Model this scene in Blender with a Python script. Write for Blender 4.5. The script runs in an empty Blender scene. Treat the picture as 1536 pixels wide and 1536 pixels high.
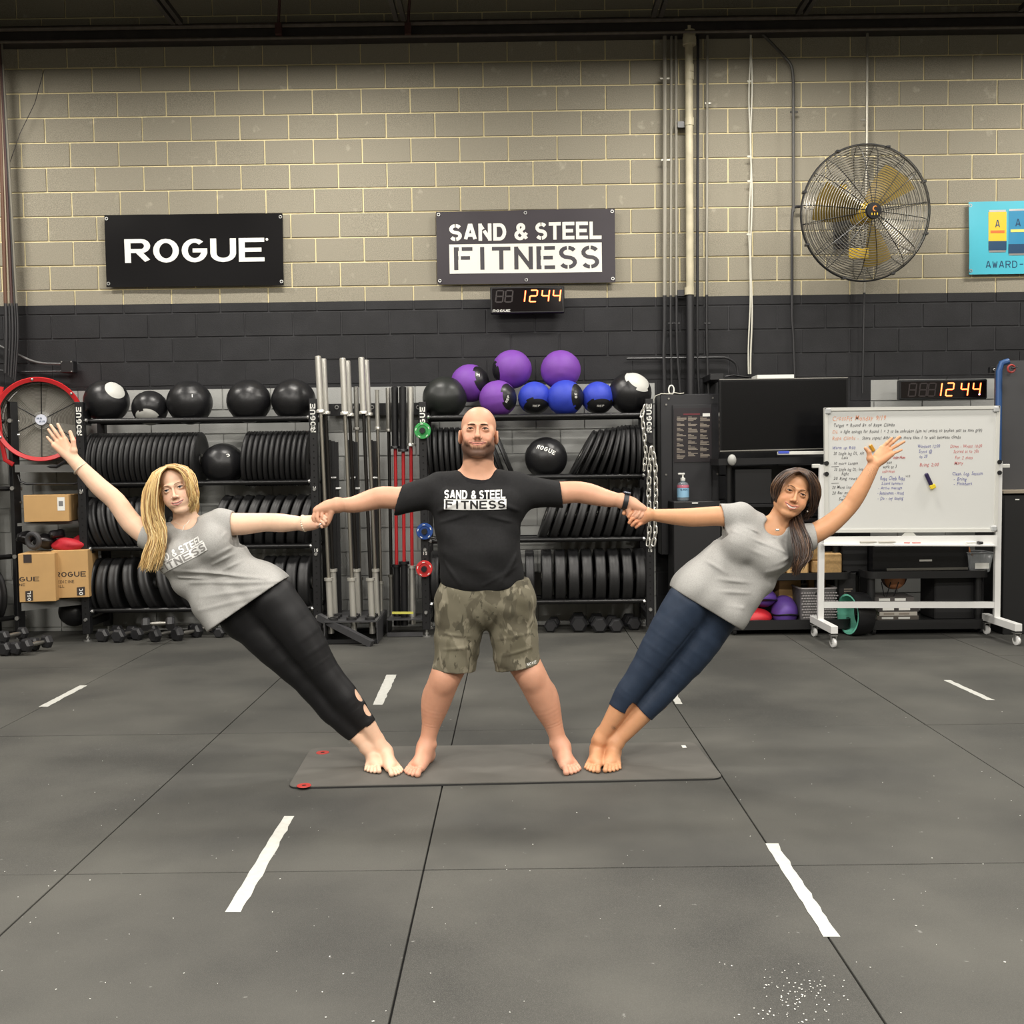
import bpy, math, random
import numpy as np
from mathutils import Vector, Matrix
from mathutils.bvhtree import BVHTree
random.seed(7)
SC = bpy.context.scene
COL = SC.collection
# ------------------------------------------------------------------ camera (fitted to the block courses and the mat seams)
F_PX, PITCH, ROLL, YAW, CAM_H = 1547.4, .0478, -.01343, -.0034, 1.383
def _axes():
    cy, sy, cp, sp = math.cos(YAW), math.sin(YAW), math.cos(PITCH), math.sin(PITCH)
    fwd = np.array([sy*cp, cy*cp, -sp]); right = np.array([cy, -sy, 0]); up = np.cross(right, fwd)
    c, s = math.cos(ROLL), math.sin(ROLL)
    return c*right+s*up, -s*right+c*up, fwd
AX_R, AX_U, AX_F = _axes()
cam_data = bpy.data.cameras.new('camera'); cam = bpy.data.objects.new('camera', cam_data); COL.objects.link(cam)
cam_data.sensor_width = 36; cam_data.sensor_fit = 'HORIZONTAL'; cam_data.lens = F_PX/1536*36; cam_data.clip_end = 100
cam.matrix_world = Matrix([[AX_R[i], AX_U[i], -AX_F[i], (0, 0, CAM_H)[i]] for i in range(3)]+[[0, 0, 0, 1]])
SC.camera = cam
w = bpy.data.worlds.new('world'); SC.world = w; w.use_nodes = True
w.node_tree.nodes['Background'].inputs[0].default_value = (.9, .93, 1, 1); w.node_tree.nodes['Background'].inputs[1].default_value = .06
SC.view_settings.view_transform = 'Standard'; SC.view_settings.look = 'None'; SC.view_settings.gamma = 1
SC.view_settings.use_curve_mapping = False; SC.view_settings.exposure = 0.0
LIGHT_POWER, LIGHT_COL = 92, (1, .95, .875)
LAMPS = [(x, y) for y in (7.15, 4.2, 1.2, -2.0) for x in (-4.6, -1.5, 1.7, 4.8)]
SC.cycles.max_bounces = 6; SC.cycles.diffuse_bounces = 3; SC.cycles.glossy_bounces = 3
SC.cycles.transmission_bounces = 5; SC.cycles.transparent_max_bounces = 8
SC.cycles.caustics_reflective = False; SC.cycles.caustics_refractive = False
WALL_Y = 8.73
def P(u, v, Y):                      # the point of the plane y=Y seen at pixel (u, v)
    d = AX_F*F_PX+AX_R*(u-768)+AX_U*(768-v); return d*(Y/d[1])+np.array([0, 0, CAM_H])
def G(u, v, z=0.):                   # the point of the plane z seen at pixel (u, v)
    d = AX_F*F_PX+AX_R*(u-768)+AX_U*(768-v); return d*((z-CAM_H)/d[2])+np.array([0, 0, CAM_H])
def V(*a): return np.array(a, float)
# ------------------------------------------------------------------ materials
MATS = {}
def srgb(r, g=None, b=None):
    if g is None: g = b = r
    f = lambda c: (c/255/12.92) if c/255 <= .04045 else ((c/255+.055)/1.055)**2.4
    return (f(r), f(g), f(b), 1)
def mat(name, col, rough=.6, metal=0., noise=0., scale=20., bump=0., bscale=200., emit=None, spec=None, alpha=None, trans=0., sheen=0., sss=0., attr=None, rnd=0., coat=0.):
    if name in MATS: return MATS[name]
    m = bpy.data.materials.new(name); m.use_nodes = True; nt = m.node_tree; N, L = nt.nodes, nt.links
    b = N['Principled BSDF']; b.inputs['Roughness'].default_value = rough; b.inputs['Metallic'].default_value = metal
    col = tuple(col) if len(col) == 4 else tuple(col)+(1,)
    b.inputs['Base Color'].default_value = col
    if spec is not None: b.inputs['Specular IOR Level'].default_value = spec
    if trans: b.inputs['Transmission Weight'].default_value = trans
    if sheen: b.inputs['Sheen Weight'].default_value = sheen
    if coat: b.inputs['Coat Weight'].default_value = coat
    if sss:
        b.inputs['Subsurface Weight'].default_value = sss; b.inputs['Subsurface Radius'].default_value = (1, .35, .2); b.inputs['Subsurface Scale'].default_value = .012
    if emit: b.inputs['Emission Color'].default_value = tuple(emit[:3])+(1,); b.inputs['Emission Strength'].default_value = emit[3]
    tc = N.new('ShaderNodeTexCoord'); src = None
    if attr:
        a = N.new('ShaderNodeAttribute'); a.attribute_name = attr; src = a.outputs['Color']
    if noise:
        n = N.new('ShaderNodeTexNoise'); n.inputs['Scale'].default_value = scale; n.inputs['Detail'].default_value = 5
        L.new(tc.outputs['Object'], n.inputs['Vector'])
        r = N.new('ShaderNodeMapRange'); r.inputs['From Min'].default_value = .3; r.inputs['From Max'].default_value = .7
        r.inputs['To Min'].default_value = 1-noise; r.inputs['To Max'].default_value = 1+noise; L.new(n.outputs['Fac'], r.inputs['Value'])
        mx = N.new('ShaderNodeVectorMath'); mx.operation = 'MULTIPLY'
        if src: L.new(src, mx.inputs[0])
        else: mx.inputs[0].default_value = col[:3]
        L.new(r.outputs['Result'], mx.inputs[1]); src = mx.outputs['Vector']
    if rnd:
        oi = N.new('ShaderNodeObjectInfo'); r = N.new('ShaderNodeMapRange'); r.inputs['To Min'].default_value = 1-rnd; r.inputs['To Max'].default_value = 1+rnd
        L.new(oi.outputs['Random'], r.inputs['Value']); mx = N.new('ShaderNodeVectorMath'); mx.operation = 'MULTIPLY'
        if src: L.new(src, mx.inputs[0])
        else: mx.inputs[0].default_value = col[:3]
        L.new(r.outputs['Result'], mx.inputs[1]); src = mx.outputs['Vector']
    if src: L.new(src, b.inputs['Base Color'])
    if bump:
        n = N.new('ShaderNodeTexNoise'); n.inputs['Scale'].default_value = bscale; n.inputs['Detail'].default_value = 3
        L.new(tc.outputs['Object'], n.inputs['Vector'])
        bp = N.new('ShaderNodeBump'); bp.inputs['Strength'].default_value = bump; bp.inputs['Distance'].default_value = .002
        L.new(n.outputs['Fac'], bp.inputs['Height']); L.new(bp.outputs['Normal'], b.inputs['Normal'])
    MATS[name] = m; return m
# ------------------------------------------------------------------ mesh builder
def nrm(v): v = np.asarray(v, float); return v/max(1e-12, np.linalg.norm(v))
def frame(d, hint=None):
    d = nrm(d); h = np.array(hint if hint is not None else ((0, 0, 1) if abs(d[2]) < .9 else (0, 1, 0)), float)
    n = nrm(np.cross(h, d)); return n, np.cross(d, n), d
class MB:
    def __init__(s): s.v, s.f, s.m, s.cur = [], [], [], 0
    def mi(s, i): s.cur = i; return s
    def add(s, vs, fs):
        o = len(s.v); s.v += [tuple(map(float, p)) for p in vs]; s.f += [tuple(i+o for i in f) for f in fs]; s.m += [s.cur]*len(fs); return s
    def box(s, c, size, R=None, bev=0.):
        c = np.asarray(c, float); h = np.asarray(size, float)/2; R = np.eye(3) if R is None else np.asarray(R)
        if bev <= 0:
            vs = [c+R@(h*np.array(q)) for q in [(-1,-1,-1),(1,-1,-1),(1,1,-1),(-1,1,-1),(-1,-1,1),(1,-1,1),(1,1,1),(-1,1,1)]]
            return s.add(vs, [(0,3,2,1),(4,5,6,7),(0,1,5,4),(1,2,6,5),(2,3,7,6),(3,0,4,7)])
        b = min(bev, h.min()*.95); vs = []
        for q in [(-1,-1,-1),(1,-1,-1),(1,1,-1),(-1,1,-1),(-1,-1,1),(1,-1,1),(1,1,1),(-1,1,1)]:
            q = np.array(q)
            for ax in range(3):
                p = h-b; p = p.copy(); p[ax] = h[ax]; vs.append(c+R@(p*q))
        X, Y, Z = (lambda i: i*3), (lambda i: i*3+1), (lambda i: i*3+2)
        fs = [(Z(0),Z(3),Z(2),Z(1)),(Z(4),Z(5),Z(6),Z(7)),(Y(0),Y(1),Y(5),Y(4)),(X(1),X(2),X(6),X(5)),(Y(2),Y(3),Y(7),Y(6)),(X(3),X(0),X(4),X(7))]
        fs += [(Z(0),Z(1),Y(1),Y(0)),(Z(1),Z(2),X(2),X(1)),(Z(2),Z(3),Y(3),Y(2)),(Z(3),Z(0),X(0),X(3)),
               (Y(4),Y(5),Z(5),Z(4)),(X(5),X(6),Z(6),Z(5)),(Y(6),Y(7),Z(7),Z(6)),(X(7),X(4),Z(4),Z(7)),
               (Y(0),Y(4),X(4),X(0)),(X(1),X(5),Y(5),Y(1)),(Y(2),Y(6),X(6),X(2)),(X(3),X(7),Y(7),Y(3))]
        fs += [(X(0),Z(0),Y(0)),(Y(1),Z(1),X(1)),(X(2),Z(2),Y(2)),(Y(3),Z(3),X(3)),(Y(4),Z(4),X(4)),(X(5),Z(5),Y(5)),(Y(6),Z(6),X(6)),(X(7),Z(7),Y(7))]
        return s.add(vs, fs)
    def tube(s, pts, r, n=8, caps=True, closed=False, hint=None, flat=1.):
        pts = [np.asarray(p, float) for p in pts]; m = len(pts); rs = r if hasattr(r, '__len__') else [r]*m; vs, fs = [], []
        prev = None
        for i, p in enumerate(pts):
            if closed: d = pts[(i+1) % m]-pts[i-1]
            else: d = pts[min(i+1, m-1)]-pts[max(i-1, 0)]
            d = nrm(d)
            if prev is None: a, b, _ = frame(d, hint)
            else: a = nrm(prev-d*np.dot(prev, d)); b = np.cross(d, a)
            prev = a
            for k in range(n):
                t = 2*math.pi*k/n; vs.append(p+rs[i]*(math.cos(t)*a+math.sin(t)*b*flat))
        for i in range(m if closed else m-1):
            j = (i+1) % m
            for k in range(n): fs.append((i*n+k, i*n+(k+1) % n, j*n+(k+1) % n, j*n+k))
        if caps and not closed: fs.append(tuple(range(n-1, -1, -1))); fs.append(tuple((m-1)*n+k for k in range(n)))
        return s.add(vs, fs)
    def cyl(s, a, b, r, n=12, r2=None): return s.tube([a, b], [r, r if r2 is None else r2], n)
    def lathe(s, prof, c=(0, 0, 0), axis=(0, 0, 1), n=24, closed=False, hint=None):   # prof: (radius, height)
        a, b, d = frame(axis, hint); c = np.asarray(c, float); vs, fs = [], []
        for r, h in prof:
            for k in range(n): t = 2*math.pi*k/n; vs.append(c+d*h+max(r, 1e-5)*(math.cos(t)*a+math.sin(t)*b))
        m = len(prof)
        for i in range(m if closed else m-1):
            j = (i+1) % m
            for k in range(n): fs.append((i*n+k, i*n+(k+1) % n, j*n+(k+1) % n, j*n+k))
        return s.add(vs, fs)
    def torus(s, c, R_, r, axis=(0, 0, 1), n=24, k=8):
        a, b, d = frame(axis); return s.tube([np.asarray(c)+R_*(math.cos(2*math.pi*i/n)*a+math.sin(2*math.pi*i/n)*b) for i in range(n)], r, k, closed=True)
    def prism(s, poly, a, b):        # poly: list of 3-D points, extruded from offset a to offset b
        n = len(poly); vs = [np.asarray(p)+a for p in poly]+[np.asarray(p)+b for p in poly]
        fs = [tuple(range(n-1, -1, -1)), tuple(range(n, 2*n))]+[(i, (i+1) % n, n+(i+1) % n, n+i) for i in range(n)]
        return s.add(vs, fs)
    def sphere(s, c, r, n=16, k=10, R=None):
        r = np.array([r, r, r], float) if not hasattr(r, '__len__') else np.asarray(r, float); R = np.eye(3) if R is None else R; vs, fs = [], []
        for i in range(k+1):
            p = math.pi*i/k
            for j in range(n):
                t = 2*math.pi*j/n; vs.append(np.asarray(c)+R@(r*np.array([math.sin(p)*math.cos(t), math.sin(p)*math.sin(t), -math.cos(p)])))
        for i in range(k):
            for j in range(n): fs.append((i*n+j, i*n+(j+1) % n, (i+1)*n+(j+1) % n, (i+1)*n+j))
        return s.add(vs, fs)
    def mesh(s, name, mats, smooth=35):
        me = bpy.data.meshes.new(name); me.from_pydata(s.v, [], s.f)
        for m in (mats if isinstance(mats, (list, tuple)) else [mats]): me.materials.append(m)
        if any(s.m): me.polygons.foreach_set('material_index', s.m)
        if smooth: me.polygons.foreach_set('use_smooth', [True]*len(s.f)); me.set_sharp_from_angle(angle=math.radians(smooth))
        me.update(); return me
    def build(s, name, mats, parent=None, smooth=35, loc=None):
        """loc: the object's origin (the vertices are given in world space and get shifted back)."""
        if loc is not None: o = np.asarray(loc, float); s.v = [tuple(np.array(p)-o) for p in s.v]
        ob = bpy.data.objects.new(name, s.mesh(name, mats, smooth)); COL.objects.link(ob)
        if loc is not None: ob.location = loc
        if parent is not None: ob.parent = parent
        return ob
def tag(o, label=None, cat=None, group=None, kind=None):
    if label: o['label'] = label
    if cat: o['category'] = cat
    if group: o['group'] = group
    if kind: o['kind'] = kind
    return o
def empty(name, loc, label=None, cat=None, group=None, rz=0):
    o = bpy.data.objects.new(name, None); COL.objects.link(o); o.location = loc; o.rotation_euler[2] = rz; o.empty_display_size = .05
    return tag(o, label, cat, group)
KIDS = {}
def copy_tree(o, parent=None):
    c = o.copy(); COL.objects.link(c); c.parent = parent
    for ch in list(o.children): copy_tree(ch, c)
    return c
def poly_grid(pts, step):
    out = [pts[0]]
    for a, b in zip(pts[:-1], pts[1:]):
        a, b = np.asarray(a, float), np.asarray(b, float)
        if np.linalg.norm(b-a) < 1e-7: continue
        n = max(1, int(math.ceil(np.linalg.norm(b-a)/step)))
        for i in range(1, n+1): out.append(a+(b-a)*i/n)
    return out
# ------------------------------------------------------------------ stroke lettering: polylines on a 4 x 6 cell, drawn as ribbons
def arc(cx, cy, rx, ry, a0, a1, n=8): return [(cx+rx*math.cos(math.radians(a0+(a1-a0)*i/n)), cy+ry*math.sin(math.radians(a0+(a1-a0)*i/n))) for i in range(n+1)]
O_ = arc(2, 3, 2, 3, 0, 360, 20)
GL = {
 'R': [[(0, 0), (0, 6)], [(0, 6), (2.8, 6)]+arc(2.8, 4.5, 1.2, 1.5, 90, -90)+[(0, 3)], [(2, 3), (4, 0)]],
 'O': [O_], 'G': [arc(2, 3, 2, 3, 48, 345, 16)+[(3.93, 3), (2.2, 3)]],
 'U': [[(0, 6), (0, 2)]+arc(2, 2, 2, 2, 180, 360)+[(4, 2), (4, 6)]],
 'E': [[(4, 6), (0, 6), (0, 0), (4, 0)], [(0, 3), (3.4, 3)]],
 'S': [arc(2, 4.5, 1.9, 1.5, 25, 270, 10)+arc(2, 1.5, 1.9, 1.5, 90, -155, 10)],
 'A': [[(0, 0), (1.7, 6), (2.3, 6), (4, 0)], [(.6, 1.8), (3.4, 1.8)]],
 'N': [[(0, 0), (0, 6)], [(0, 6), (4, 0)], [(4, 0), (4, 6)]],
 'D': [[(0, 0), (0, 6), (2, 6)]+arc(2, 3, 2, 3, 90, -90, 10)+[(0, 0)]],
 'T': [[(0, 6), (4, 6)], [(2, 6), (2, 0)]], 'L': [[(0, 6), (0, 0), (4, 0)]],
 'F': [[(0, 0), (0, 6), (4, 6)], [(0, 3.2), (3.3, 3.2)]], 'I': [[(2, 0), (2, 6)]],
 '&': [[(4, 0), (1, 4)]+arc(1.9, 4.7, 1, 1.2, 200, -20, 8)+[(.9, 2.6)]+arc(1.6, 1.5, 1.4, 1.5, 120, 290, 8)+[(4, 2.4)]],
 'M': [[(0, 0), (0, 6)], [(0, 6), (2, 2)], [(2, 2), (4, 6)], [(4, 6), (4, 0)]], 'C': [arc(2, 3, 2, 3, 50, 310, 14)],
 'B': [[(0, 0), (0, 6), (2.6, 6)]+arc(2.6, 4.6, 1.2, 1.4, 90, -90, 6)+[(0, 3.2)], [(2.6, 3.2)]+arc(2.5, 1.6, 1.5, 1.6, 90, -90, 6)+[(0, 0)]],
 'W': [[(0, 6), (1, 0)], [(1, 0), (2, 5)], [(2, 5), (3, 0)], [(3, 0), (4, 6)]], '-': [[(.8, 3), (3.2, 3)]], 'V': [[(0, 6), (2, 0)], [(2, 0), (4, 6)]],
 'Y': [[(0, 6), (2, 3), (4, 6)], [(2, 3), (2, 0)]], 'P': [[(0, 0), (0, 6), (2.8, 6)]+arc(2.8, 4.5, 1.2, 1.5, 90, -90)+[(0, 3)]],
 '0': [O_], '1': [[(1, 5), (2, 6), (2, 0)]], '2': [arc(2, 4.2, 1.9, 1.8, 170, -20, 8)+[(0, 0), (4, 0)]], '3': [arc(2, 4.5, 1.8, 1.5, 150, -90, 8), arc(2, 1.6, 1.9, 1.6, 90, -150, 8)],
 '4': [[(3, 0), (3, 6), (0, 2), (4, 2)]], '5': [[(4, 6), (.4, 6), (.2, 3.4)]+arc(1.9, 1.9, 2, 1.9, 120, -150, 8)], '8': [arc(2, 4.5, 1.6, 1.5, 0, 360, 12), arc(2, 1.6, 1.9, 1.6, 0, 360, 12)],
 'H': [[(0, 0), (0, 6)], [(4, 0), (4, 6)], [(0, 3), (4, 3)]],
}
def ribbon(pts, wd, step=.5):
    """2-D polyline -> quads (list of 4 points), mitred."""
    pts = [np.array(p, float) for p in poly_grid(pts, step)]; m = len(pts); closed = np.linalg.norm(pts[0]-pts[-1]) < 1e-6; L, Rr = [], []
    for i in range(m):
        a = pts[i-1] if i else (pts[-2] if closed else None); b = pts[i+1] if i < m-1 else (pts[1] if closed else None)
        d1 = nrm(pts[i]-a) if a is not None else nrm(b-pts[i]); d2 = nrm(b-pts[i]) if b is not None else d1
        t = d1+d2; t = nrm(t) if np.linalg.norm(t) > .2 else d1; n = np.array([-t[1], t[0]]); k = wd/2/max(.45, np.dot(t, d1))
        e = np.zeros(2); q_ = min(abs(d1[0]), abs(d1[1])) < .15
        if not closed and i == 0 and q_: e = -d1*wd/2*.98
        if not closed and i == m-1 and q_: e = d1*wd/2*.98
        L.append(pts[i]+n*k+e); Rr.append(pts[i]-n*k+e)
    return [(Rr[i], Rr[i+1], L[i+1], L[i]) for i in range(m-1)]
def lettering(text, mapf, x0, x1, y0, y1, wd=1.15, gap=1.4, space=2.4, cuts=None, mb=None, lift=0., step=.8):
    """Draw TEXT between x0..x1, y0..y1 of a 2-D sheet; mapf(x, y, lift) gives the 3-D point."""
    mb = mb or MB(); W = sum((space if c == ' ' else (2.2 if c == 'I' else 4)+wd+gap) for c in text)-gap; x = 0
    sx = (x1-x0)/W; sy = (y1-y0)/(6+wd)
    for c in text:
        if c == ' ': x += space; continue
        off = -.9 if c == 'I' else 0
        for st in GL.get(c, []):
            for q in ribbon(st, wd, step):
                q = [(p[0]+x+wd/2+off, p[1]+wd/2) for p in q]
                if cuts and cuts(c, np.mean([p[0]-x-wd/2-off for p in q]), np.mean([p[1]-wd/2 for p in q])): continue
                mb.add([mapf(x0+p[0]*sx, y0+p[1]*sy, lift) for p in q], [(0, 1, 2, 3)])
        x += (2.2 if c == 'I' else 4)+wd+gap
    return mb
def wall_map(u0, v0, Y):             # sheet metres (x right, y up) with its origin at a pixel of plane Y, facing the camera
    o = P(u0, v0, Y); return lambda x, y, l: (o[0]+x, Y-l, o[2]+y)
# ------------------------------------------------------------------ setting
B, H = .4064, .2032
PAINT_Z = float(P(520, 452, WALL_Y)[2])
def block_material():
    m = bpy.data.materials.new('painted concrete block'); m.use_nodes = True; nt = m.node_tree; N, L = nt.nodes, nt.links; b = N['Principled BSDF']
    geo = N.new('ShaderNodeNewGeometry'); sp = N.new('ShaderNodeSeparateXYZ'); L.new(geo.outputs['Position'], sp.inputs[0])
    def math_(op, a, bb):
        n = N.new('ShaderNodeMath'); n.operation = op
        for i, x in enumerate((a, bb)):
            if isinstance(x, (int, float)): n.inputs[i].default_value = x
            else: L.new(x, n.inputs[i])
        return n.outputs[0]
    def noise(scale, det=4):
        n = N.new('ShaderNodeTexNoise'); n.inputs['Scale'].default_value = scale; n.inputs['Detail'].default_value = det; L.new(geo.outputs['Position'], n.inputs['Vector']); return n.outputs['Fac']
    def mixc(f, a, c):
        n = N.new('ShaderNodeMix'); n.data_type = 'RGBA'
        if isinstance(f, (int, float)): n.inputs[0].default_value = f
        else: L.new(f, n.inputs[0])
        for i, x in ((6, a), (7, c)):
            if isinstance(x, tuple): n.inputs[i].default_value = x
            else: L.new(x, n.inputs[i])
        return n.outputs[2]
    def ramp(f, a, c):
        n = N.new('ShaderNodeMapRange'); n.clamp = True; n.inputs[1].default_value = a; n.inputs[2].default_value = c; L.new(f, n.inputs[0]); return n.outputs[0]
    return m, b, N, L, sp, math_, noise, mixc, ramp
def wall_mat(name, natural, nat2, painted_black, grey):
    m, b, N, L, sp, math_, noise, mixc, ramp = block_material(); m.name = name
    oi = N.new('ShaderNodeObjectInfo')
    c = mixc(ramp(noise(150, 2), .38, .62), natural, nat2)
    c = mixc(ramp(noise(2.2), .35, .75), c, tuple(np.array(natural)*.86))
    c = mixc(math_('MULTIPLY', oi.outputs['Random'], .22), c, tuple(np.array(natural)*.72))
    c = mixc(ramp(noise(9, 6), .66, .76), c, tuple(np.minimum(1, np.array(natural)*1.14)))
    below = math_('LESS_THAN', sp.outputs[2], math_('ADD', math_('MULTIPLY', sp.outputs[0], 0.0), PAINT_Z))
    c = mixc(below, c, mixc(ramp(noise(5), .4, .7), painted_black, tuple(np.array(painted_black)*1.35)))
    low = math_('LESS_THAN', sp.outputs[2], 2.032+.004)
    panel = math_('MULTIPLY', math_('GREATER_THAN', sp.outputs[0], float(P(982, 600, WALL_Y)[0])), math_('LESS_THAN', sp.outputs[0], float(P(1306, 600, WALL_Y)[0])))
    c = mixc(math_('MULTIPLY', low, math_('SUBTRACT', 1, panel)), c, grey)
    L.new(c, b.inputs['Base Color']); b.inputs['Roughness'].default_value = .8; b.inputs['Specular IOR Level'].default_value = .3
    r = N.new('ShaderNodeMix'); r.data_type = 'FLOAT'; L.new(below, r.inputs[0]); r.inputs[2].default_value = .92; r.inputs[3].default_value = .6; L.new(r.outputs[0], b.inputs['Roughness'])
    bp = N.new('ShaderNodeBump'); bp.inputs['Strength'].default_value = .5; bp.inputs['Distance'].default_value = .003; L.new(noise(160, 3), bp.inputs['Height']); L.new(bp.outputs[0], b.inputs['Normal'])
    return m
M_BLOCK = wall_mat('concrete block', srgb(158, 152, 136), srgb(132, 127, 113), srgb(35, 35, 37), srgb(166, 167, 164))
M_MORTAR = wall_mat('mortar', srgb(240, 226, 180), srgb(226, 212, 168), srgb(56, 56, 58), srgb(150, 151, 148))
WX0, WX1, WZ = -6.9, 7.1, 5.6
wall = MB().box(((WX0+WX1)/2, WALL_Y+.106, WZ/2), (WX1-WX0, .2, WZ)).build('wall_back', M_MORTAR, smooth=0); tag(wall, kind='structure')
bm1 = MB().box((0, 0, 0), (B-.011, .012, H-.011), bev=.003).mesh('brick', M_BLOCK, 0)
rest = MB(); X0 = -3.880
for n in range(0, 27):
    off = X0+(0 if n % 2 == 0 else B/2)-B*8
    for k in range(0, 36):
        xc = off+k*B+B/2
        if xc < WX0 or xc > WX1: continue
        zc = n*H+H/2+.031; yj = random.uniform(-.001, .001)
        u = 768+(xc)*F_PX/WALL_Y
        if n == 0: rest.box((xc, WALL_Y+.001, .014), (B-.011, .012, .026))
        if 11 <= n <= 23 and -20 < u < 1545:
            o = bpy.data.objects.new('brick', bm1); COL.objects.link(o); o.location = (xc, WALL_Y+yj+.0035, zc+.002); o.parent = wall
        else: rest.box((xc, WALL_Y+yj+.0035, zc+.002), (B-.011, .012, H-.011))
tag(rest.build('brick_courses', M_BLOCK, wall, smooth=0), kind='stuff')
# floor: rubber mats with open seams
def rubber_mat():
    m, b, N, L, sp, math_, noise, mixc, ramp = block_material(); m.name = 'rubber mat'
    oi = N.new('ShaderNodeObjectInfo')
    c = mixc(ramp(noise(1.1, 6), .36, .68), srgb(54, 54, 52), srgb(86, 85, 80))  # broad blotches: mat wear, plus soft streaky floor shadows painted into the colour
    c = mixc(ramp(noise(500, 2), .45, .8), c, srgb(96, 95, 90))
    c = mixc(math_('MULTIPLY', oi.outputs['Random'], .16), c, srgb(50, 50, 50))
    c = mixc(math_('MULTIPLY', ramp(noise(34, 7), .70, .76), .5), c, srgb(150, 150, 146))
    L.new(c, b.inputs['Base Color']); b.inputs['Roughness'].default_value = .7; b.inputs['Specular IOR Level'].default_value = .25
    bp = N.new('ShaderNodeBump'); bp.inputs['Strength'].default_value = .35; bp.inputs['Distance'].default_value = .002; L.new(noise(300, 3), bp.inputs['Height']); L.new(bp.outputs[0], b.inputs['Normal'])
    return m
M_MAT = rubber_mat()
fl = MB().box(((WX0+WX1)/2, 2, -.062), (WX1-WX0+.4, 14.4, .1)).build('floor', mat('dark subfloor', srgb(22), .9), smooth=0); tag(fl, kind='structure')
XS, YS, MX, MY = -.330, 3.456, 1.2192, 1.8288
mm = MB().box((0, 0, -.006), (MX-.006, MY-.006, .012), bev=.0015).mesh('floor_mat', M_MAT, 0)
for i in range(-6, 6):
    for j in range(-4, 3):
        o = bpy.data.objects.new('floor_mat', mm); COL.objects.link(o); o.parent = fl
        x = XS+(i+.5)*MX; y = YS+(j+.5)*MY
        if j == 2: o.scale[1] = min(1, (WALL_Y-.01-(YS+j*MY))/MY); y = YS+j*MY+MY*o.scale[1]/2+.003
        o.location = (x, y, random.uniform(-.0008, .0006))
# side and rear walls, ceiling
M_SIDE = mat('painted side wall', srgb(120, 118, 110), .85, noise=.12, scale=3)
for nm, c, s in (('wall_left', (WX0-.1, 2, WZ/2), (.2, 14, WZ)), ('wall_right', (WX1+.1, 2, WZ/2), (.2, 14, WZ)), ('wall_front', (.1, -5, WZ/2), (14.4, .2, WZ))):
    tag(MB().box(c, s).build(nm, M_SIDE, smooth=0), kind='structure')
M_DECK = mat('black painted steel deck', srgb(30, 28, 28), .7, noise=.3, scale=4)
M_STEEL = mat('dark painted steel', srgb(46, 42, 40), .55, noise=.25, scale=8)
dk = MB(); pr = []
x = WX0
while x < WX1: pr += [(x, 0), (x+.09, 0), (x+.12, .04), (x+.21, .04)]; x += .24
vs = [(a, -4.9, 5.34+h) for a, h in pr]+[(a, WALL_Y, 5.34+h) for a, h in pr]; n = len(pr)
dk.add(vs, [(i, i+n, i+1+n, i+1) for i in range(n-1)]); dk.box(((WX0+WX1)/2, 2, 5.5), (WX1-WX0, 13.8, .1))
ceil = dk.build('ceiling', M_DECK, smooth=0); tag(ceil, kind='structure')
# open-web joists, running away from the camera
for x in (-4.4, -2.65, -.87, 1.18, 2.33, 4.1):
    j = MB()
    for dz in (4.93, 5.3): 
        for s in (-.025, .025): j.box((x+s*1.2, 1.8, dz), (.035, 13.2, .04))
    yy = WALL_Y-.4; k = 0
    while yy > -3: j.cyl((x, yy, 4.94 if k % 2 else 5.29), (x, yy-.42, 5.29 if k % 2 else 4.94), .012, 6); yy -= .42; k += 1
    tag(j.build('ceiling_joist', M_STEEL, ceil, smooth=0))
# beam and pipes along the wall top
bmz = float(P(768, 47, WALL_Y-.15)[2])
tb = MB().box((.1, WALL_Y-.07, bmz-.02), (WX1-WX0, .13, .012)).box((.1, WALL_Y-.135, bmz+.04), (WX1-WX0, .008, .12)).box((.1, WALL_Y-.07, bmz+.1), (WX1-WX0, .13, .012)); tag(tb.build('trim_1', M_STEEL, smooth=0), kind='structure')
for dz, r in ((-.045, .013), (.055, .018)):
    pb = MB().cyl((WX0, WALL_Y-.20, bmz+dz), (WX1, WALL_Y-.20, bmz+dz), r, 8).build('overhead_pipe', mat('old grey pipe', srgb(84, 76, 68), .5, noise=.2))
    tag(pb, 'thin grey pipe along the wall top, lower of the two' if dz < 0 else 'grey pipe along the wall top, upper of the two', 'pipe')
for u, a in ((418, 'by the corner'), (612, 'near the middle')):
    p = P(u, 44, WALL_Y-.22); h = MB().box(p, (.05, .05, .09)).cyl(p+V(0, 0, .04), p+V(.05, -.1, .45), .012, 6)
    tag(h.build('pipe_hanger', mat('rust brown steel', srgb(62, 34, 30), .6)), 'small rust brown hanger holding the overhead pipes '+a, 'hanger')
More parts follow.
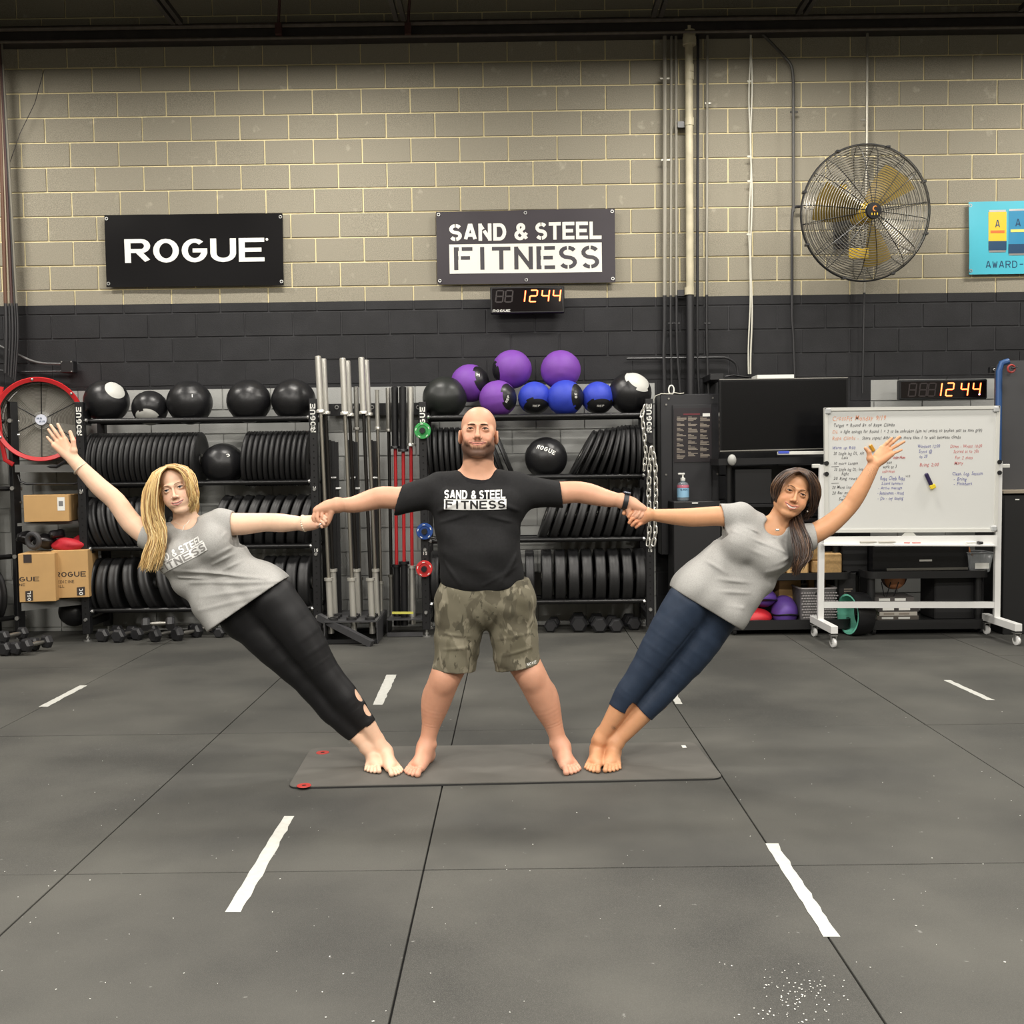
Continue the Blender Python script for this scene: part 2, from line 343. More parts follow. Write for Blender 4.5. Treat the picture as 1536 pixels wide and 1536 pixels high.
# lamps: linear high-bays hung under the joists (all above the frame)
M_LAMP = mat('lamp diffuser', (1, 1, 1), .5, emit=(1, .95, .86, 3)); M_WHITE = mat('white enamel', srgb(225, 225, 220), .4)
for i, (x, y) in enumerate(LAMPS):
    z = 4.72; e = empty('ceiling_lamp', (x, y, z), 'ceiling lamp, %s from the corner rack side, %s row from the block wall' % (('first', 'second', 'third', 'fourth')[i % 4], ('first', 'second', 'third', 'fourth')[i//4]), 'lamp', 'ceiling lamps above the frame')
    hs = MB().add([(x-.6, y-.16, z), (x+.6, y-.16, z), (x+.6, y-.08, z+.09), (x-.6, y-.08, z+.09), (x-.6, y+.16, z), (x+.6, y+.16, z), (x+.6, y+.08, z+.09), (x-.6, y+.08, z+.09)], [(0, 1, 2, 3), (5, 4, 7, 6), (3, 2, 6, 7), (0, 3, 7, 4), (1, 5, 6, 2)])
    hs.build('housing', M_WHITE, e, 0, loc=(x, y, z)).location = (0, 0, 0)
    MB().box((0, 0, .02), (1.16, .26, .01)).build('diffuser', M_LAMP, e, 0)
    for s in (-.5, .5): MB().cyl((s, 0, .09), (s, 0, .58), .004, 5).build('hanging_cable', M_STEEL, e)
    ld = bpy.data.lights.new('lamp_light', 'AREA'); ld.shape = 'RECTANGLE'; ld.size = 1.15; ld.size_y = .28; ld.energy = LIGHT_POWER*(1.05 if y > 6 else (.66 if y > 3 else (1.6 if y > 0 else 1.9))); ld.color = LIGHT_COL
    lo = bpy.data.objects.new('lamp_light', ld); COL.objects.link(lo); lo.parent = e; lo.location = (0, 0, -.02)
# tape strips on the floor
M_TAPE = mat('pale grey tape', srgb(186, 186, 180), .6, noise=.08, scale=30)
TAPES = [([(426, 1224), (442, 1224), (362, 1368), (337, 1368)], 'long pale tape strip in front of the yoga mat, on the blonde woman side'),
 ([(1148, 1265), (1166, 1265), (1259, 1405), (1236, 1405)], 'long pale tape strip in front of the yoga mat, on the brunette woman side'),
 ([(580, 1012), (595, 1012), (574, 1057), (559, 1057)], 'short pale tape strip behind the blonde woman ankles'),
 ([(992, 1015), (1004, 1015), (1023, 1056), (1013, 1056)], 'short pale tape strip behind the brunette woman shins'),
 ([(1415, 1020), (1425, 1020), (1492, 1050), (1480, 1050)], 'thin pale tape strip in front of the whiteboard'),
 ([(120, 1028), (131, 1028), (71, 1060), (58, 1060)], 'thin pale tape strip in front of the cardboard box shelves')]
for q, lb in TAPES:
    a, b_, c, d = [G(*p, .001) for p in q]; n = 22; vs = []
    for i in range(n+1):
        t = i/n; l = a+(d-a)*t; r = b_+(c-b_)*t; jj = random.uniform(-.004, .004); ax = nrm(r-l); vs += [l+ax*random.uniform(-.002, .002), r+ax*jj]
    mb = MB().add([v for v in vs]+[v-V(0, 0, .0012) for v in vs], [(2*i+1, 2*i, 2*i+2, 2*i+3) for i in range(n)])
    tag(mb.build('tape_strip', M_TAPE, smooth=0, loc=G(*q[3], 0)), lb, 'tape')
# chalk crumbs on the mats
cr = MB()
for k in range(240):
    if k < 110: u, v = random.gauss(1195, 40), random.gauss(1498, 22)
    else: u, v = random.uniform(0, 1536), random.uniform(1060, 1536)
    if v > 1535: continue
    p = G(u, v, .001); s = random.uniform(.0012, .0035); cr.box(p, (s*random.uniform(.8, 2), s, .0014), Matrix.Rotation(random.uniform(0, 3), 3, 'Z'))
tag(cr.build('chalk_crumbs', mat('chalk', srgb(205, 205, 200), .9), smooth=0), 'tiny white chalk crumbs scattered over the black mats', 'crumbs', kind='stuff')
# ------------------------------------------------------------------ gear along the wall
M_BLK = mat('black powder coat', srgb(24, 24, 26), .38, noise=.15, scale=6)
M_TUBE = mat('black satin tube', srgb(20, 20, 21), .32)
M_RUB = mat('black rubber', srgb(33, 33, 34), .48, noise=.12, scale=12)
M_HOLE = mat('dark hole', srgb(4), .9)
M_ZINC = mat('zinc', srgb(200, 200, 198), .3, .9)
M_CHROME = mat('chrome', srgb(222, 220, 212), .3, .75)
M_STEELB = mat('brushed steel', srgb(150, 148, 142), .38, .9)
M_WHITEP = mat('white print', srgb(232, 232, 226), .5)
M_VINYL = mat('black vinyl', srgb(28, 27, 29), .34, bump=.15, bscale=60)
YF, YB = 8.2, 8.62
def quad_label(name, pts, m, parent, th=.0012):
    a, b, c, d = [np.array(p, float) for p in pts]; n = nrm(np.cross(b-a, d-a))
    return MB().prism([a, b, c, d], n*0, n*th).build(name, m, parent, 0)
def make_rack(uL, uR, tubes, label):
    xl, xr = float(P(uL, 780, YF)[0]), float(P(uR, 780, YF)[0]); top = float(P(uL, 603, YF)[2]); W_ = .062
    r = empty('storage_rack', ((xl+xr)/2, (YF+YB)/2, 0), label, 'rack')
    L = V((xl+xr)/2, (YF+YB)/2, 0)
    for x in (xl, xr):
        for y in (YF, YB):
            MB().box(V(x, y, top/2+.03)-L, (W_, W_, top-.06), bev=.004).build('upright', M_BLK, r)
            f = MB().cyl(V(x, y, .0)-L, V(x, y, .012)-L, .034, 14).cyl(V(x, y, .012)-L, V(x, y, .062)-L, .009, 8); f.cyl(V(x, y, .022)-L, V(x, y, .034)-L, .016, 6).build('levelling_foot', M_ZINC, r)
        MB().box(V(x, (YF+YB)/2, .14)-L, (.05, YB-YF-W_, .05)).build('side_brace', M_BLK, r)
        MB().box(V(x, (YF+YB)/2, top-.09)-L, (.05, YB-YF-W_, .05)).build('side_brace', M_BLK, r)
        hb = MB()
        for k in range(int((top-.3)/.0508)): hb.cyl(V(x, YF-W_/2-.0008, .12+k*.0508)-L, V(x, YF-W_/2+.001, .12+k*.0508)-L, .0072, 8)
        tag(hb.build('bolt_holes', M_HOLE, r), kind='stuff')
        z0 = top-.03; u0 = x
        mp = lambda a, b, l, x=x, z0=z0: V(x+.021-b, YF-W_/2-.0015-l, z0-.235+a)-L   # lettering turned upwards
        lettering('ROGUE', mp, 0, .225, 0, .042, wd=1.5, gap=1.2, step=3).build('lettering', M_WHITEP, r, 0)
        for i, num in enumerate(('8', '11', '15')):
            mp2 = lambda a, b, l, zz=float(P(uL, (647, 739, 832)[i], YF)[2]), x=x: V(x-.017+a, YF-W_/2-.0015-l, zz+b)-L
            lettering(num, mp2, 0, .034, 0, .026, wd=1.4, step=3).build('hole_number', M_WHITEP, r, 0)
    zs = []
    for v in tubes:
        z = float(P(uL, v, YF+.07)[2]); zs.append(z)
        for y in (YF+.065, YB-.065):
            MB().cyl(V(xl+.02, y, z)-L, V(xr-.02, y, z)-L, .021, 12).build('shelf_tube', M_TUBE, r)
        for x, s in ((xl, 1), (xr, -1)):
            MB().box(V(x+s*.034, YF+.05, z+.0)-L, (.008, .13, .07)).build('tube_bracket', M_BLK, r)
            MB().cyl(V(x+s*.03, YF+.0, z+.004)-L, V(x+s*.052, YF+.0, z+.004)-L, .016, 8).build('bolt', M_ZINC, r)
            if v > 700: MB().cyl(V(x, YF-.031, z-.06)-L, V(x, YF-.046, z-.06)-L, .016, 10, .012).build('bolt', M_ZINC, r)
    return r, xl, xr, zs
R1 = make_rack(126, 474, (632, 727, 823, 916), 'black steel storage rack with medicine balls and plates behind the blonde woman')
R2 = make_rack(637, 974, (627, 718, 812, 905), 'black steel storage rack with purple and blue balls behind the man')
# ---------------- plates
ORD = ['first', 'second', 'third', 'fourth', 'fifth', 'sixth', 'seventh', 'eighth', 'ninth', 'tenth', 'eleventh', 'twelfth', 'thirteenth', 'fourteenth', 'fifteenth', 'sixteenth', 'seventeenth', 'eighteenth', 'nineteenth', 'twentieth', 'twenty-first', 'twenty-second']
PLATE = {}
def plate_mesh(t):
    k = round(t, 4)
    if k not in PLATE:
        R_, h = .225, t/2; m = MB()
        m.lathe([(.026, -h*.9), (.05, -h*.9), (.052, -h*.55), (.15, -h*.5), (.178, -h*.92), (R_-.012, -h), (R_-.003, -h+.005), (R_, -h*.55), (R_-.004, -h*.3), (R_-.004, h*.3), (R_, h*.55), (R_-.003, h-.005), (R_-.012, h), (.178, h*.92), (.15, h*.5), (.052, h*.55), (.05, h*.9), (.026, h*.9)], axis=(1, 0, 0), n=40, closed=True)
        hub = MB().lathe([(.0255, -h*.93), (.048, -h*.93), (.048, -h*.85), (.048, h*.85), (.048, h*.93), (.0255, h*.93)], axis=(1, 0, 0), n=20, closed=True)
        PLATE[k] = (m.mesh('bumper_plate', M_RUB, 50), hub.mesh('hub', M_STEELB, 40))
    return PLATE[k]
def plates(us, tilt, t, tz, lab, group, vref):
    """us: pixel columns of the plate's foot; tilt: degrees (tops towards image right), scalar or list."""
    for i, u in enumerate(us):
        a = math.radians(tilt[i] if hasattr(tilt, '__len__') else tilt); me, hm = plate_mesh(t)
        yc = (YF+YB)/2+random.uniform(-.004, .004); xb = float(P(u, vref, yc)[0]); rr = .168+.021
        o = bpy.data.objects.new('bumper_plate', me); COL.objects.link(o); h = bpy.data.objects.new('hub', hm); COL.objects.link(h); h.parent = o
        ex = abs(math.sin(a))*t/2
        o.location = (xb+rr*math.sin(a), yc, tz+rr*math.cos(a)+ex); o.rotation_euler = (random.uniform(0, 6.28), a, 0); o.rotation_mode = 'XYZ'
        tag(o, lab.replace('{o}', ORD[i]), 'weight plate', group)
def lin(a, b, n): return [a+(b-a)*i/(n-1) for i in range(n)] if n > 1 else [a]
z1, z2 = R1[3], R2[3]
plates(lin(139, 299, 21), 2.5, .0385, z1[1], 'thin black plate behind the raised arm, {o} from the lettered rack post', 'thin plates behind the raised arm', 727)
plates(lin(373, 462, 12), 4, .0375, z1[1], 'thin black plate beside the vertical barbells, {o} from the lone medicine ball', 'thin plates beside the vertical barbells', 727)
plates(lin(150, 262, 9), -13, .062, z1[2], 'leaning black plate behind the blonde hair, {o} from the cardboard box shelves', 'middle row plates behind the blonde woman', 823)
plates(lin(330, 456, 9), 13, .066, z1[2], 'leaning black plate above the blonde woman straight arm, {o} from her shoulder side', 'middle row plates above the outstretched arm', 823)
plates([149, 167, 187, 214, 240, 268, 296], [0, 0, -3, -10, -14, -15, -16], .078, z1[3], 'thick black plate on the lowest tubes, {o} from the cardboard cartons', 'lowest row plates near the cardboard boxes', 916)
plates([408, 426.5, 445, 463], 0, .086, z1[3], 'thick upright black plate at the barbell holder, {o} from the blonde woman hip', 'lowest row plates at the barbells', 916)
plates(lin(650, 716, 9), -3, .037, z2[1], 'thin black plate behind the man shoulder, {o} from the green change plate', 'upper row plates behind the man', 718)
plates([743, 756, 770], [-16, -20, -22], .037, z2[1], 'thin black plate leaning towards the bald head, {o} from his ear', 'plates leaning towards the man head', 718)
plates([857, 870, 883, 896, 909, 921, 934, 945, 954, 962], [29, 26, 23, 20, 16, 11, 5, 2, 1, 0], .038, z2[1], 'thin leaning black plate near the chains, {o} from the lettered ball', 'upper row plates beside the chains', 718)
plates(lin(812, 954, 10), lin(20, 12, 10), .062, z2[2], 'leaning black plate under the man watch arm, {o} from his shirt', 'middle row plates beneath the watch arm', 812)
plates([655, 673, 775, 795], 0, .07, z2[3], 'thick black plate beside the man hips, {o} from the red change plate', 'lowest row plates beside the man hips', 905)
plates(lin(820, 958, 8), 0, .083, z2[3], 'thick upright black plate above the hex dumbbells, {o} from the man shorts', 'lowest row plates above the dumbbells', 905)
# ---------------- medicine balls
def ball(u, v, r, lab, base, panel=None, axis=(0, -1, 0), cap=.62, Y=8.40, name='medicine_ball', group=None, text=None, txt=None, second=None, lum=1.0):
    c = P(u, v, Y); R_ = r*Y/F_PX; ax = nrm(axis); m = MB(); n, k = 40, 26; e1, e2, e3 = frame(ax); vs = []
    rg = np.random.RandomState(int(u*7+v)); ph = rg.rand(4)*6.28
    for i in range(k+1):
        p = math.pi*i/k
        for j in range(n):
            t = 2*math.pi*j/n; d = math.sin(p)*(math.cos(t)*e1+math.sin(t)*e2)+math.cos(p)*e3
            edge = cap+.12*abs(math.cos(1.5*t+ph[0]))
            g = min(abs(p-edge), abs(math.pi-p-edge)); mer = abs(((t+ph[1])/(2*math.pi/4)) % 1-.5)*(2*math.pi/4)*math.sin(p) if edge < p < math.pi-edge else 1
            gg = min(g, abs(mer)); s = 1-.022*math.exp(-(gg/.045)**2)+.006*math.sin(4*t+ph[2])*math.exp(-(g/.18)**2)
            vs.append(R_*s*d*np.array([1, 1, .975]))
    fs, mi = [], []
    for i in range(k):
        p = math.pi*(i+.5)/k
        for j in range(n):
            t = 2*math.pi*(j+.5)/n; edge = cap+.12*abs(math.cos(1.5*t+ph[0])); fs.append((i*n+j, i*n+(j+1) % n, (i+1)*n+(j+1) % n, (i+1)*n+j))
            mi.append(1 if (p < edge or (second and math.pi-p < edge)) else 0)
    m.v = [tuple(x) for x in vs]; m.f = fs; m.m = mi
    o = m.build(name, [base, panel or base], None, 60); o.location = c; tag(o, lab, 'ball', group)
    if text:
        d0 = nrm(txt[0]); up = np.array(txt[1], float); up = nrm(up-d0*np.dot(up, d0)); rt = np.cross(up, -d0)*-1
        hw, hh = txt[2], txt[3]
        def mp(x, y, l): return (R_*1.008+l)*nrm(d0+rt*x+up*y)*np.array([1, 1, .98])
        lettering(text, mp, -hw, hw, -hh, hh, wd=1.4, step=1).build('lettering', M_WHITEP, o, 0)
    return o
M_LEATH = mat('black leatherette', srgb(26, 26, 28), .36, bump=.25, bscale=40)
M_CREAM = mat('off white leatherette', srgb(196, 196, 190), .5)
M_PURP = mat('purple ball cover', srgb(116, 62, 160), .62, noise=.05)
M_BLUE = mat('blue ball cover', srgb(42, 62, 180), .6, noise=.05)
ball(160, 602, 33, 'black medicine ball with a white panel, at the rack post with vertical white lettering', M_LEATH, M_CREAM, (.75, -.62, .62), .42, second=True)
ball(225, 612, 26.5, 'small black medicine ball with a white lower panel between two larger ones', M_LEATH, M_CREAM, (.05, -.8, -.85), .62)
ball(284.5, 604, 33.5, 'large black medicine ball with a small white square, above the blonde woman head', M_LEATH, None, (0, -.3, 1), text='I', txt=((.45, -1, .28), (0, .1, 1), .05, .07))
ball(373.5, 602, 33, 'plain black medicine ball on the top tubes, second from the vertical barbells', M_LEATH, None, (.4, -.3, 1))
ball(440.5, 601, 33, 'plain black medicine ball on the top tubes, touching the vertical barbells', M_LEATH, None, (-.4, -.6, 1))
ball(335, 696, 32, 'black medicine ball lying between two batches of thin plates above the blonde woman', M_LEATH, None, (.2, -.5, 1), text='3', txt=((.55, -1, .5), (-.4, .1, 1), .1, .07))
ball(667, 597, 33, 'dull black medicine ball on the top tubes at the green collar', mat('dull black ball', srgb(30, 33, 31), .42), None, (.1, -.4, 1), .9, name='medicine_ball')
ball(705, 575, 29, 'purple and black wall ball behind the man head', M_PURP, M_LEATH, (.85, -.45, .25), .72, Y=8.5, text='M', txt=((.55, -1, .45), (.2, 0, 1), .09, .08))
ball(768, 554, 29.5, 'upper purple wall ball resting on two others, black patch low at its side', M_PURP, M_LEATH, (-.95, -.25, -.15), .5, Y=8.5)
ball(841, 555, 30, 'plain purple wall ball on top of the blue ones', M_PURP, None, (0, .6, 1), .9, Y=8.47)
ball(747, 598, 28, 'lower purple wall ball with a black lettered panel beside the man head', M_PURP, M_LEATH, (.86, -.55, .1), .72, Y=8.36, text='REP', txt=((.60, -1, -.1), (-.95, 0, .35), .2, .07))
ball(802, 597, 25, 'blue wall ball with a black lower panel, next to the lower purple one', M_BLUE, M_LEATH, (.1, -.6, -.85), .8, text='REP', txt=((.1, -1, -.62), (0, -.3, 1), .22, .07))
ball(848, 597, 27.5, 'middle blue wall ball marked 20 in white on a black panel', M_BLUE, M_LEATH, (.95, -.45, .05), .78, Y=8.36, text='20', txt=((.62, -1, .08), (1, .3, 0), .14, .08))
ball(897, 597, 25, 'blue wall ball between the one marked 20 and the white panelled black one', M_BLUE, M_LEATH, (.1, -.6, -.85), .8, text='REP', txt=((.1, -1, -.62), (0, -.3, 1), .22, .07))
ball(945, 590, 32, 'black medicine ball with a white upper panel above the steel chains', M_LEATH, M_CREAM, (.45, -.7, .75), .58)
ball(819, 687, 32, 'black medicine ball lettered in white, alone between plates beside the man shoulder', M_LEATH, None, (-.3, -.4, 1), text='ROGUE', txt=((-.02, -1, .45), (.4, 0, 1), .5, .11))
# ---------------- dumbbells
DBH = {}
def dumbbell(u, v, r, ang, lab, group=None, z=None, Y=None):
    """u, v: pixel of the near head's centre."""
    rr = r*(Y or 7.9)/F_PX
    k = round(rr, 3)
    if k not in DBH:
        hm = MB(); w_ = rr*1.15
        prof = [(rr*.72, -w_/2), (rr, -w_/2+rr*.28), (rr, w_/2-rr*.28), (rr*.72, w_/2)]
        vs = []
        for q, h in prof:
            for i in range(6): t = math.pi/3*i; vs.append((h, q*math.cos(t), q*math.sin(t)))
        hm.add(vs, [(i*6+j, i*6+(j+1) % 6, (i+1)*6+(j+1) % 6, (i+1)*6+j) for i in range(3) for j in range(6)]+[tuple(range(5, -1, -1)), tuple(range(18, 24))])
        ha = MB().tube([(-.09, 0, 0), (-.04, 0, 0), (0, 0, 0), (.04, 0, 0), (.09, 0, 0)], [.013, .015, .018, .015, .013], 12)
        DBH[k] = (hm.mesh('head', mat('black rubber hex', srgb(38, 38, 40), .45), 20), ha.mesh('hex_dumbbell', M_STEELB))
    hm, ha = DBH[k]
    o = bpy.data.objects.new('hex_dumbbell', ha); COL.objects.link(o)
    zc = rr*.87 if z is None else z
    p = G(u, v, zc) if Y is None else P(u, v, Y)
    a = math.radians(ang); d = V(math.cos(a), math.sin(a), 0); hd = .06+rr*.55
    o.location = p-d*hd*(-1 if d[1] < 0 else 1)*-1; o.rotation_euler[2] = a
    for s in (-1, 1):
        h = bpy.data.objects.new('head', hm); COL.objects.link(h); h.parent = o; h.location = (s*hd, 0, 0)
    return tag(o, lab, 'dumbbell', group)
for i_, q in enumerate([(154, 953, 11.5, 75), (178, 954, 11.5, 78), (206, 951, 11, 70), (233, 953, 11.5, 60), (266, 951, 12, 55), (289, 944, 10, 40)]):
    dumbbell(*q, 'black hex dumbbell behind the blonde woman, {o} from the rack foot'.replace('{o}', ORD[i_]), 'dumbbells below the rack behind the blonde woman')
dumbbell(219, 936, 11, 12, 'black hex dumbbell lying on top of the dumbbell row behind the blonde woman', z=.165)
dumbbell(329, 949, 9, 80, 'black hex dumbbell half behind the blonde woman leggings')
for i_, q in enumerate([(826, 939, 11, 80), (868, 936, 14.5, 88), (899, 937, 14, 92), (924, 938, 12.5, 95), (951, 935, 12, 97)]):
    dumbbell(*q, 'black hex dumbbell under the rack, {o} from the man shorts'.replace('{o}', ORD[i_]), 'dumbbells beside the man shorts')
for i_, q in enumerate([(8, 973, 12, 70), (24, 972, 11, 72), (40, 968, 11, 65), (6, 955, 10, 70)]):
    dumbbell(*q, 'black hex dumbbell in the corner heap, {o} from the picture edge'.replace('{o}', ORD[i_]), 'dumbbells in the corner', Y=7.6)
# ---------------- vertical barbells
def barbell(pt, pb, ut, vt, vb, Ytop, Ybot, shaft, sleeve, lab, ps=1.0, group=None):
    """pt, pb: pixel columns at the top (row vt) and the bottom (row vb)."""
    a, b = P(pt, vt, Ytop), P(pb, vb, Ybot); d = nrm(b-a); L_ = np.linalg.norm(b-a); r = empty('barbell', tuple(b), lab, 'barbell', group)
    sl = .415*ps; q = lambda t: a+d*t-b
    MB().lathe([(.0, 0), (.019, 0), (.025*ps, .006), (.025*ps, sl), (.0, sl)], q(0), d, 16).build('sleeve', sleeve, r)
    MB().lathe([(.0, 0), (.034*ps, 0), (.036*ps, .004), (.036*ps, .022), (.0, .022)], q(sl), d, 16).build('collar', sleeve, r)
    MB().lathe([(.0, 0), (.014, 0), (.014, L_-2*sl-.044), (0, L_-2*sl-.044)], q(sl+.022), d, 12).build('shaft', shaft, r)
    MB().lathe([(.0, 0), (.036*ps, 0), (.036*ps, .022), (0, .022)], q(L_-sl-.022), d, 16).build('collar', sleeve, r)
    MB().lathe([(.0, 0), (.025*ps, 0), (.025*ps, sl), (0, sl)], q(L_-sl), d, 16).build('sleeve', sleeve, r)
M_SHB = mat('black oxide shaft', srgb(46, 44, 42), .35, .7); M_SHS = mat('steel shaft', srgb(160, 156, 146), .35, .9)
M_RED = mat('red cerakote', srgb(176, 34, 38), .42)
barbell(477, 497, 0, 534, 950, 8.02, 8.02, M_SHS, M_CHROME, 'chrome sleeved barbell standing in the floor holder, next to the storage rack post')
barbell(485, 503, 0, 538, 935, 8.18, 8.18, M_SHB, M_CHROME, 'chrome sleeved barbell with dark shaft just behind the one at the rack post')
barbell(514, 531, 0, 537, 950, 8.02, 8.02, M_SHS, M_CHROME, 'middle front barbell of the floor holder, steel shaft and long chrome sleeves')
barbell(521, 538, 0, 541, 935, 8.18, 8.18, M_SHB, M_CHROME, 'dark shaft barbell just behind the middle front one of the holder')
barbell(542, 559, 0, 536, 950, 8.02, 8.02, M_SHB, M_CHROME, 'front barbell of the holder closest to the man, dark shaft, chrome sleeves')
barbell(549, 566, 0, 540, 935, 8.18, 8.18, M_SHS, M_CHROME, 'slim chrome barbell behind the front one closest to the man')
barbell(534, 541, 0, 580, 930, 8.42, 8.42, M_SHS, M_STEELB, 'shorter steel barbell at the wall with its sleeve between two tall chrome ones', .8)
barbell(565.5, 572, 0, 585, 930, 8.42, 8.42, M_SHS, M_CHROME, 'shorter thin steel barbell at the wall, beyond the tall chrome ones', .72)
barbell(582, 588, 0, 582, 926, 8.42, 8.42, M_SHB, M_STEELB, 'shorter barbell at the wall with a dark shaft, next to the black sleeved pair', .8)
barbell(592, 596, 0, 580, 938, 8.36, 8.36, M_RED, M_BLK, 'red shafted barbell with black sleeves, farther of the pair from the man', 1.15)
barbell(604, 607, 0, 580, 938, 8.30, 8.30, M_RED, M_BLK, 'red shafted barbell with black sleeves, in the middle of the red ones', 1.2)
barbell(615.5, 619, 0, 580, 936, 8.34, 8.34, M_RED, M_CHROME, 'red shafted barbell with chrome sleeves at the man elbow', 1.1)
# holder on the floor
hx0, hx1 = float(P(487, 968, 7.9)[0]), float(P(566, 968, 7.9)[0]); M_HOLD = mat('dark grey holder plate', srgb(62, 62, 64), .45, noise=.1)
hr = empty('barbell_holder', ((hx0+hx1)/2, 8.2, 0), 'black floor holder with rows of holes carrying the tall barbells', 'bar holder'); L = V((hx0+hx1)/2, 8.2, 0)
W_ = hx1-hx0
MB().box((0, 0, .175), (W_, .6, .012)).build('top_plate', M_HOLD, hr, 0)
MB().box((W_/2, 0, .088), (.008, .6, .17)).build('side_plate', M_HOLD, hr, 0); MB().box((-W_/2, 0, .088), (.008, .6, .17)).build('side_plate', M_HOLD, hr, 0)
MB().box((0, -.28, .02), (W_, .04, .03)).build('base_bar', M_BLK, hr, 0); MB().box((0, .28, .02), (W_, .04, .03)).build('base_bar', M_BLK, hr, 0)
for i in range(3):
    for k in range(3):
        MB().lathe([(.026, 0), (.04, 0), (.04, .022), (.026, .022)], (-W_/2+.06+i*(W_-.12)/2, -.25+k*.09, .18), n=18, closed=True).build('rubber_ring', M_RUB, hr)
for u0, u1, y, nt_ in ((492, 510, 8.36, 3), (521, 538, 8.36, 3), (554, 566, 8.36, 2)):
    for k in range(nt_):
        pt = P(u0+2.5+k*5.2, 660+k*1.5, y); pb = P(u0+2.5+k*5.2+5, 900, y); MB().box((pt+pb)/2*V(1, 1, 0)+V(0, 0, (pt[2]+.17)/2)-L, (.026, .026, pt[2]-.17)).build('upright_tube', M_BLK, hr)
    for dv, du in ((717, 8), (733, 15)):
        q = P(u0+du-3, dv, y-.02)-L; MB().cyl(q, q+V(.04, 0, 0), .012, 8).build('bolt', M_ZINC, hr)
p0, p1 = P(478, 925, 7.98), P(558, 966, 7.80); d = nrm(p1-p0); a, b, _ = frame(d)
tg = MB().box((p0+p1)/2, (.05, np.linalg.norm(p1-p0), .05), np.array([a, d, b]).T); tag(tg.build('steel_bar', M_HOLD, smooth=0, loc=tuple(V(*p1))), 'dark square steel bar lying aslant before the barbell holder', 'bar')
hr2x0, hr2x1 = float(P(583, 940, 8.3)[0]), float(P(636, 940, 8.3)[0])
h2 = empty('barbell_holder', ((hr2x0+hr2x1)/2, 8.35, 0), 'small low holder carrying the red shafted barbells beside the man', 'bar holder'); W2 = hr2x1-hr2x0
MB().box((0, 0, .14), (W2, .3, .01)).build('top_plate', M_HOLD, h2, 0); MB().box((0, -.14, .02), (W2, .03, .03)).build('base_bar', M_HOLD, h2, 0); MB().box((-W2/2, 0, .075), (.008, .3, .13)).build('side_plate', M_BLK, h2, 0)
quad_label('yellow_tape', [P(588, 921, 8.2)-V(*h2.location), P(620, 921, 8.2)-V(*h2.location), P(620, 917.5, 8.2)-V(*h2.location), P(588, 917.5, 8.2)-V(*h2.location)], mat('yellow tape', srgb(200, 196, 90), .6), h2)
# wall bracket behind the bars
c = P(565, 614, 8.66); c2 = P(632, 614, 8.66); br = MB().box(((P(492, 614, 8.68)+P(636, 614, 8.68))/2), (float((P(636, 614, 8.68)-P(492, 614, 8.68))[0]), .04, .10)); bo = br.build('wall_bracket', M_BLK, smooth=0, loc=tuple(P(565, 614, 8.68))); tag(bo, 'long black bracket on the wall behind the barbell tops', 'bracket')
for u in (505, 533, 558, 627):
    q = P(u, 611, 8.65)-V(*bo.location); MB().torus(q, .014, .004, (0, 1, 0), 14, 6).build('ring', M_ZINC, bo)
# small change plates pinned to the rack post
for (u, v, r, col, lab) in ((634, 646, 12.5, srgb(60, 160, 84), 'small green change plate pinned to the rack post beside the man ear'), (637, 797, 12.5, srgb(36, 72, 140), 'small blue change plate pinned to the rack post under the man sleeve'), (636.5, 853, 12.5, srgb(196, 52, 52), 'small red change plate pinned to the rack post beside the man waist')):
    c = P(u, v, YF-.07); R_ = r*8.13/F_PX; mm_ = mat('change plate '+lab.split()[1], col, .35)
    o = MB().lathe([(.016, -.012), (R_*.62, -.012), (R_*.66, -.018), (R_*.96, -.018), (R_, -.013), (R_, .013), (R_*.96, .018), (.016, .018)], (0, 0, 0), (0, 1, 0), 28, closed=True).build('change_plate', mm_); o.location = c; tag(o, lab, 'weight plate')
    MB().lathe([(0, -.045), (.022, -.045), (.024, -.03), (.024, 0), (.0, .0)], (0, 0, 0), (0, 1, 0), 16).build('hub', M_BLK, o)
    for k in range(5): t = 2*math.pi*k/5+.4; MB().box((R_*.8*math.cos(t), -.0195, R_*.8*math.sin(t)), (.02, .002, .006), Matrix.Rotation(-t-math.pi/2, 3, 'Y')).build('white_mark', M_WHITEP, o, 0)
# chains
def chain(pts, lk, rr, lab, Y):
    pts = [np.array(P(u, v, Y if len(q) == 0 else q[0]) if True else 0) for (u, v, *q) in pts]; path = poly_grid(pts, .002); acc = 0; o = empty('steel_chain', tuple(path[0]), lab, 'chain'); loc = path[0]; k = 0; nxt = 0
    me = MB(); seg = []
    for i in range(24):
        t = 2*math.pi*i/24; seg.append(((rr*2.3)*math.cos(t), 0, (lk*.5-rr*2.3)*(1 if math.sin(t) > 0 else -1)+(rr*2.3)*math.sin(t)))
    me.tube(seg, rr, 7, closed=True); mesh = me.mesh('link', M_CHROME, 60); pitch = lk-2*rr*1.35; dist = 0
    for i in range(1, len(path)):
        dist += np.linalg.norm(path[i]-path[i-1])
        if dist >= nxt:
            d = nrm(path[min(i+5, len(path)-1)]-path[max(0, i-6)]); a, b, _ = frame(d, (0, 1, 0)); ph = (35 if k % 2 else -50)+random.uniform(-14, 14); ph = math.radians(ph)
            a2 = a*math.cos(ph)+b*math.sin(ph); b2 = np.cross(d, a2); R_ = Matrix([[a2[q], b2[q], d[q]] for q in range(3)])
            l = bpy.data.objects.new('link', mesh); COL.objects.link(l); l.parent = o; l.location = path[i]-loc; l.rotation_euler = R_.to_euler(); nxt += pitch; k += 1
    return o
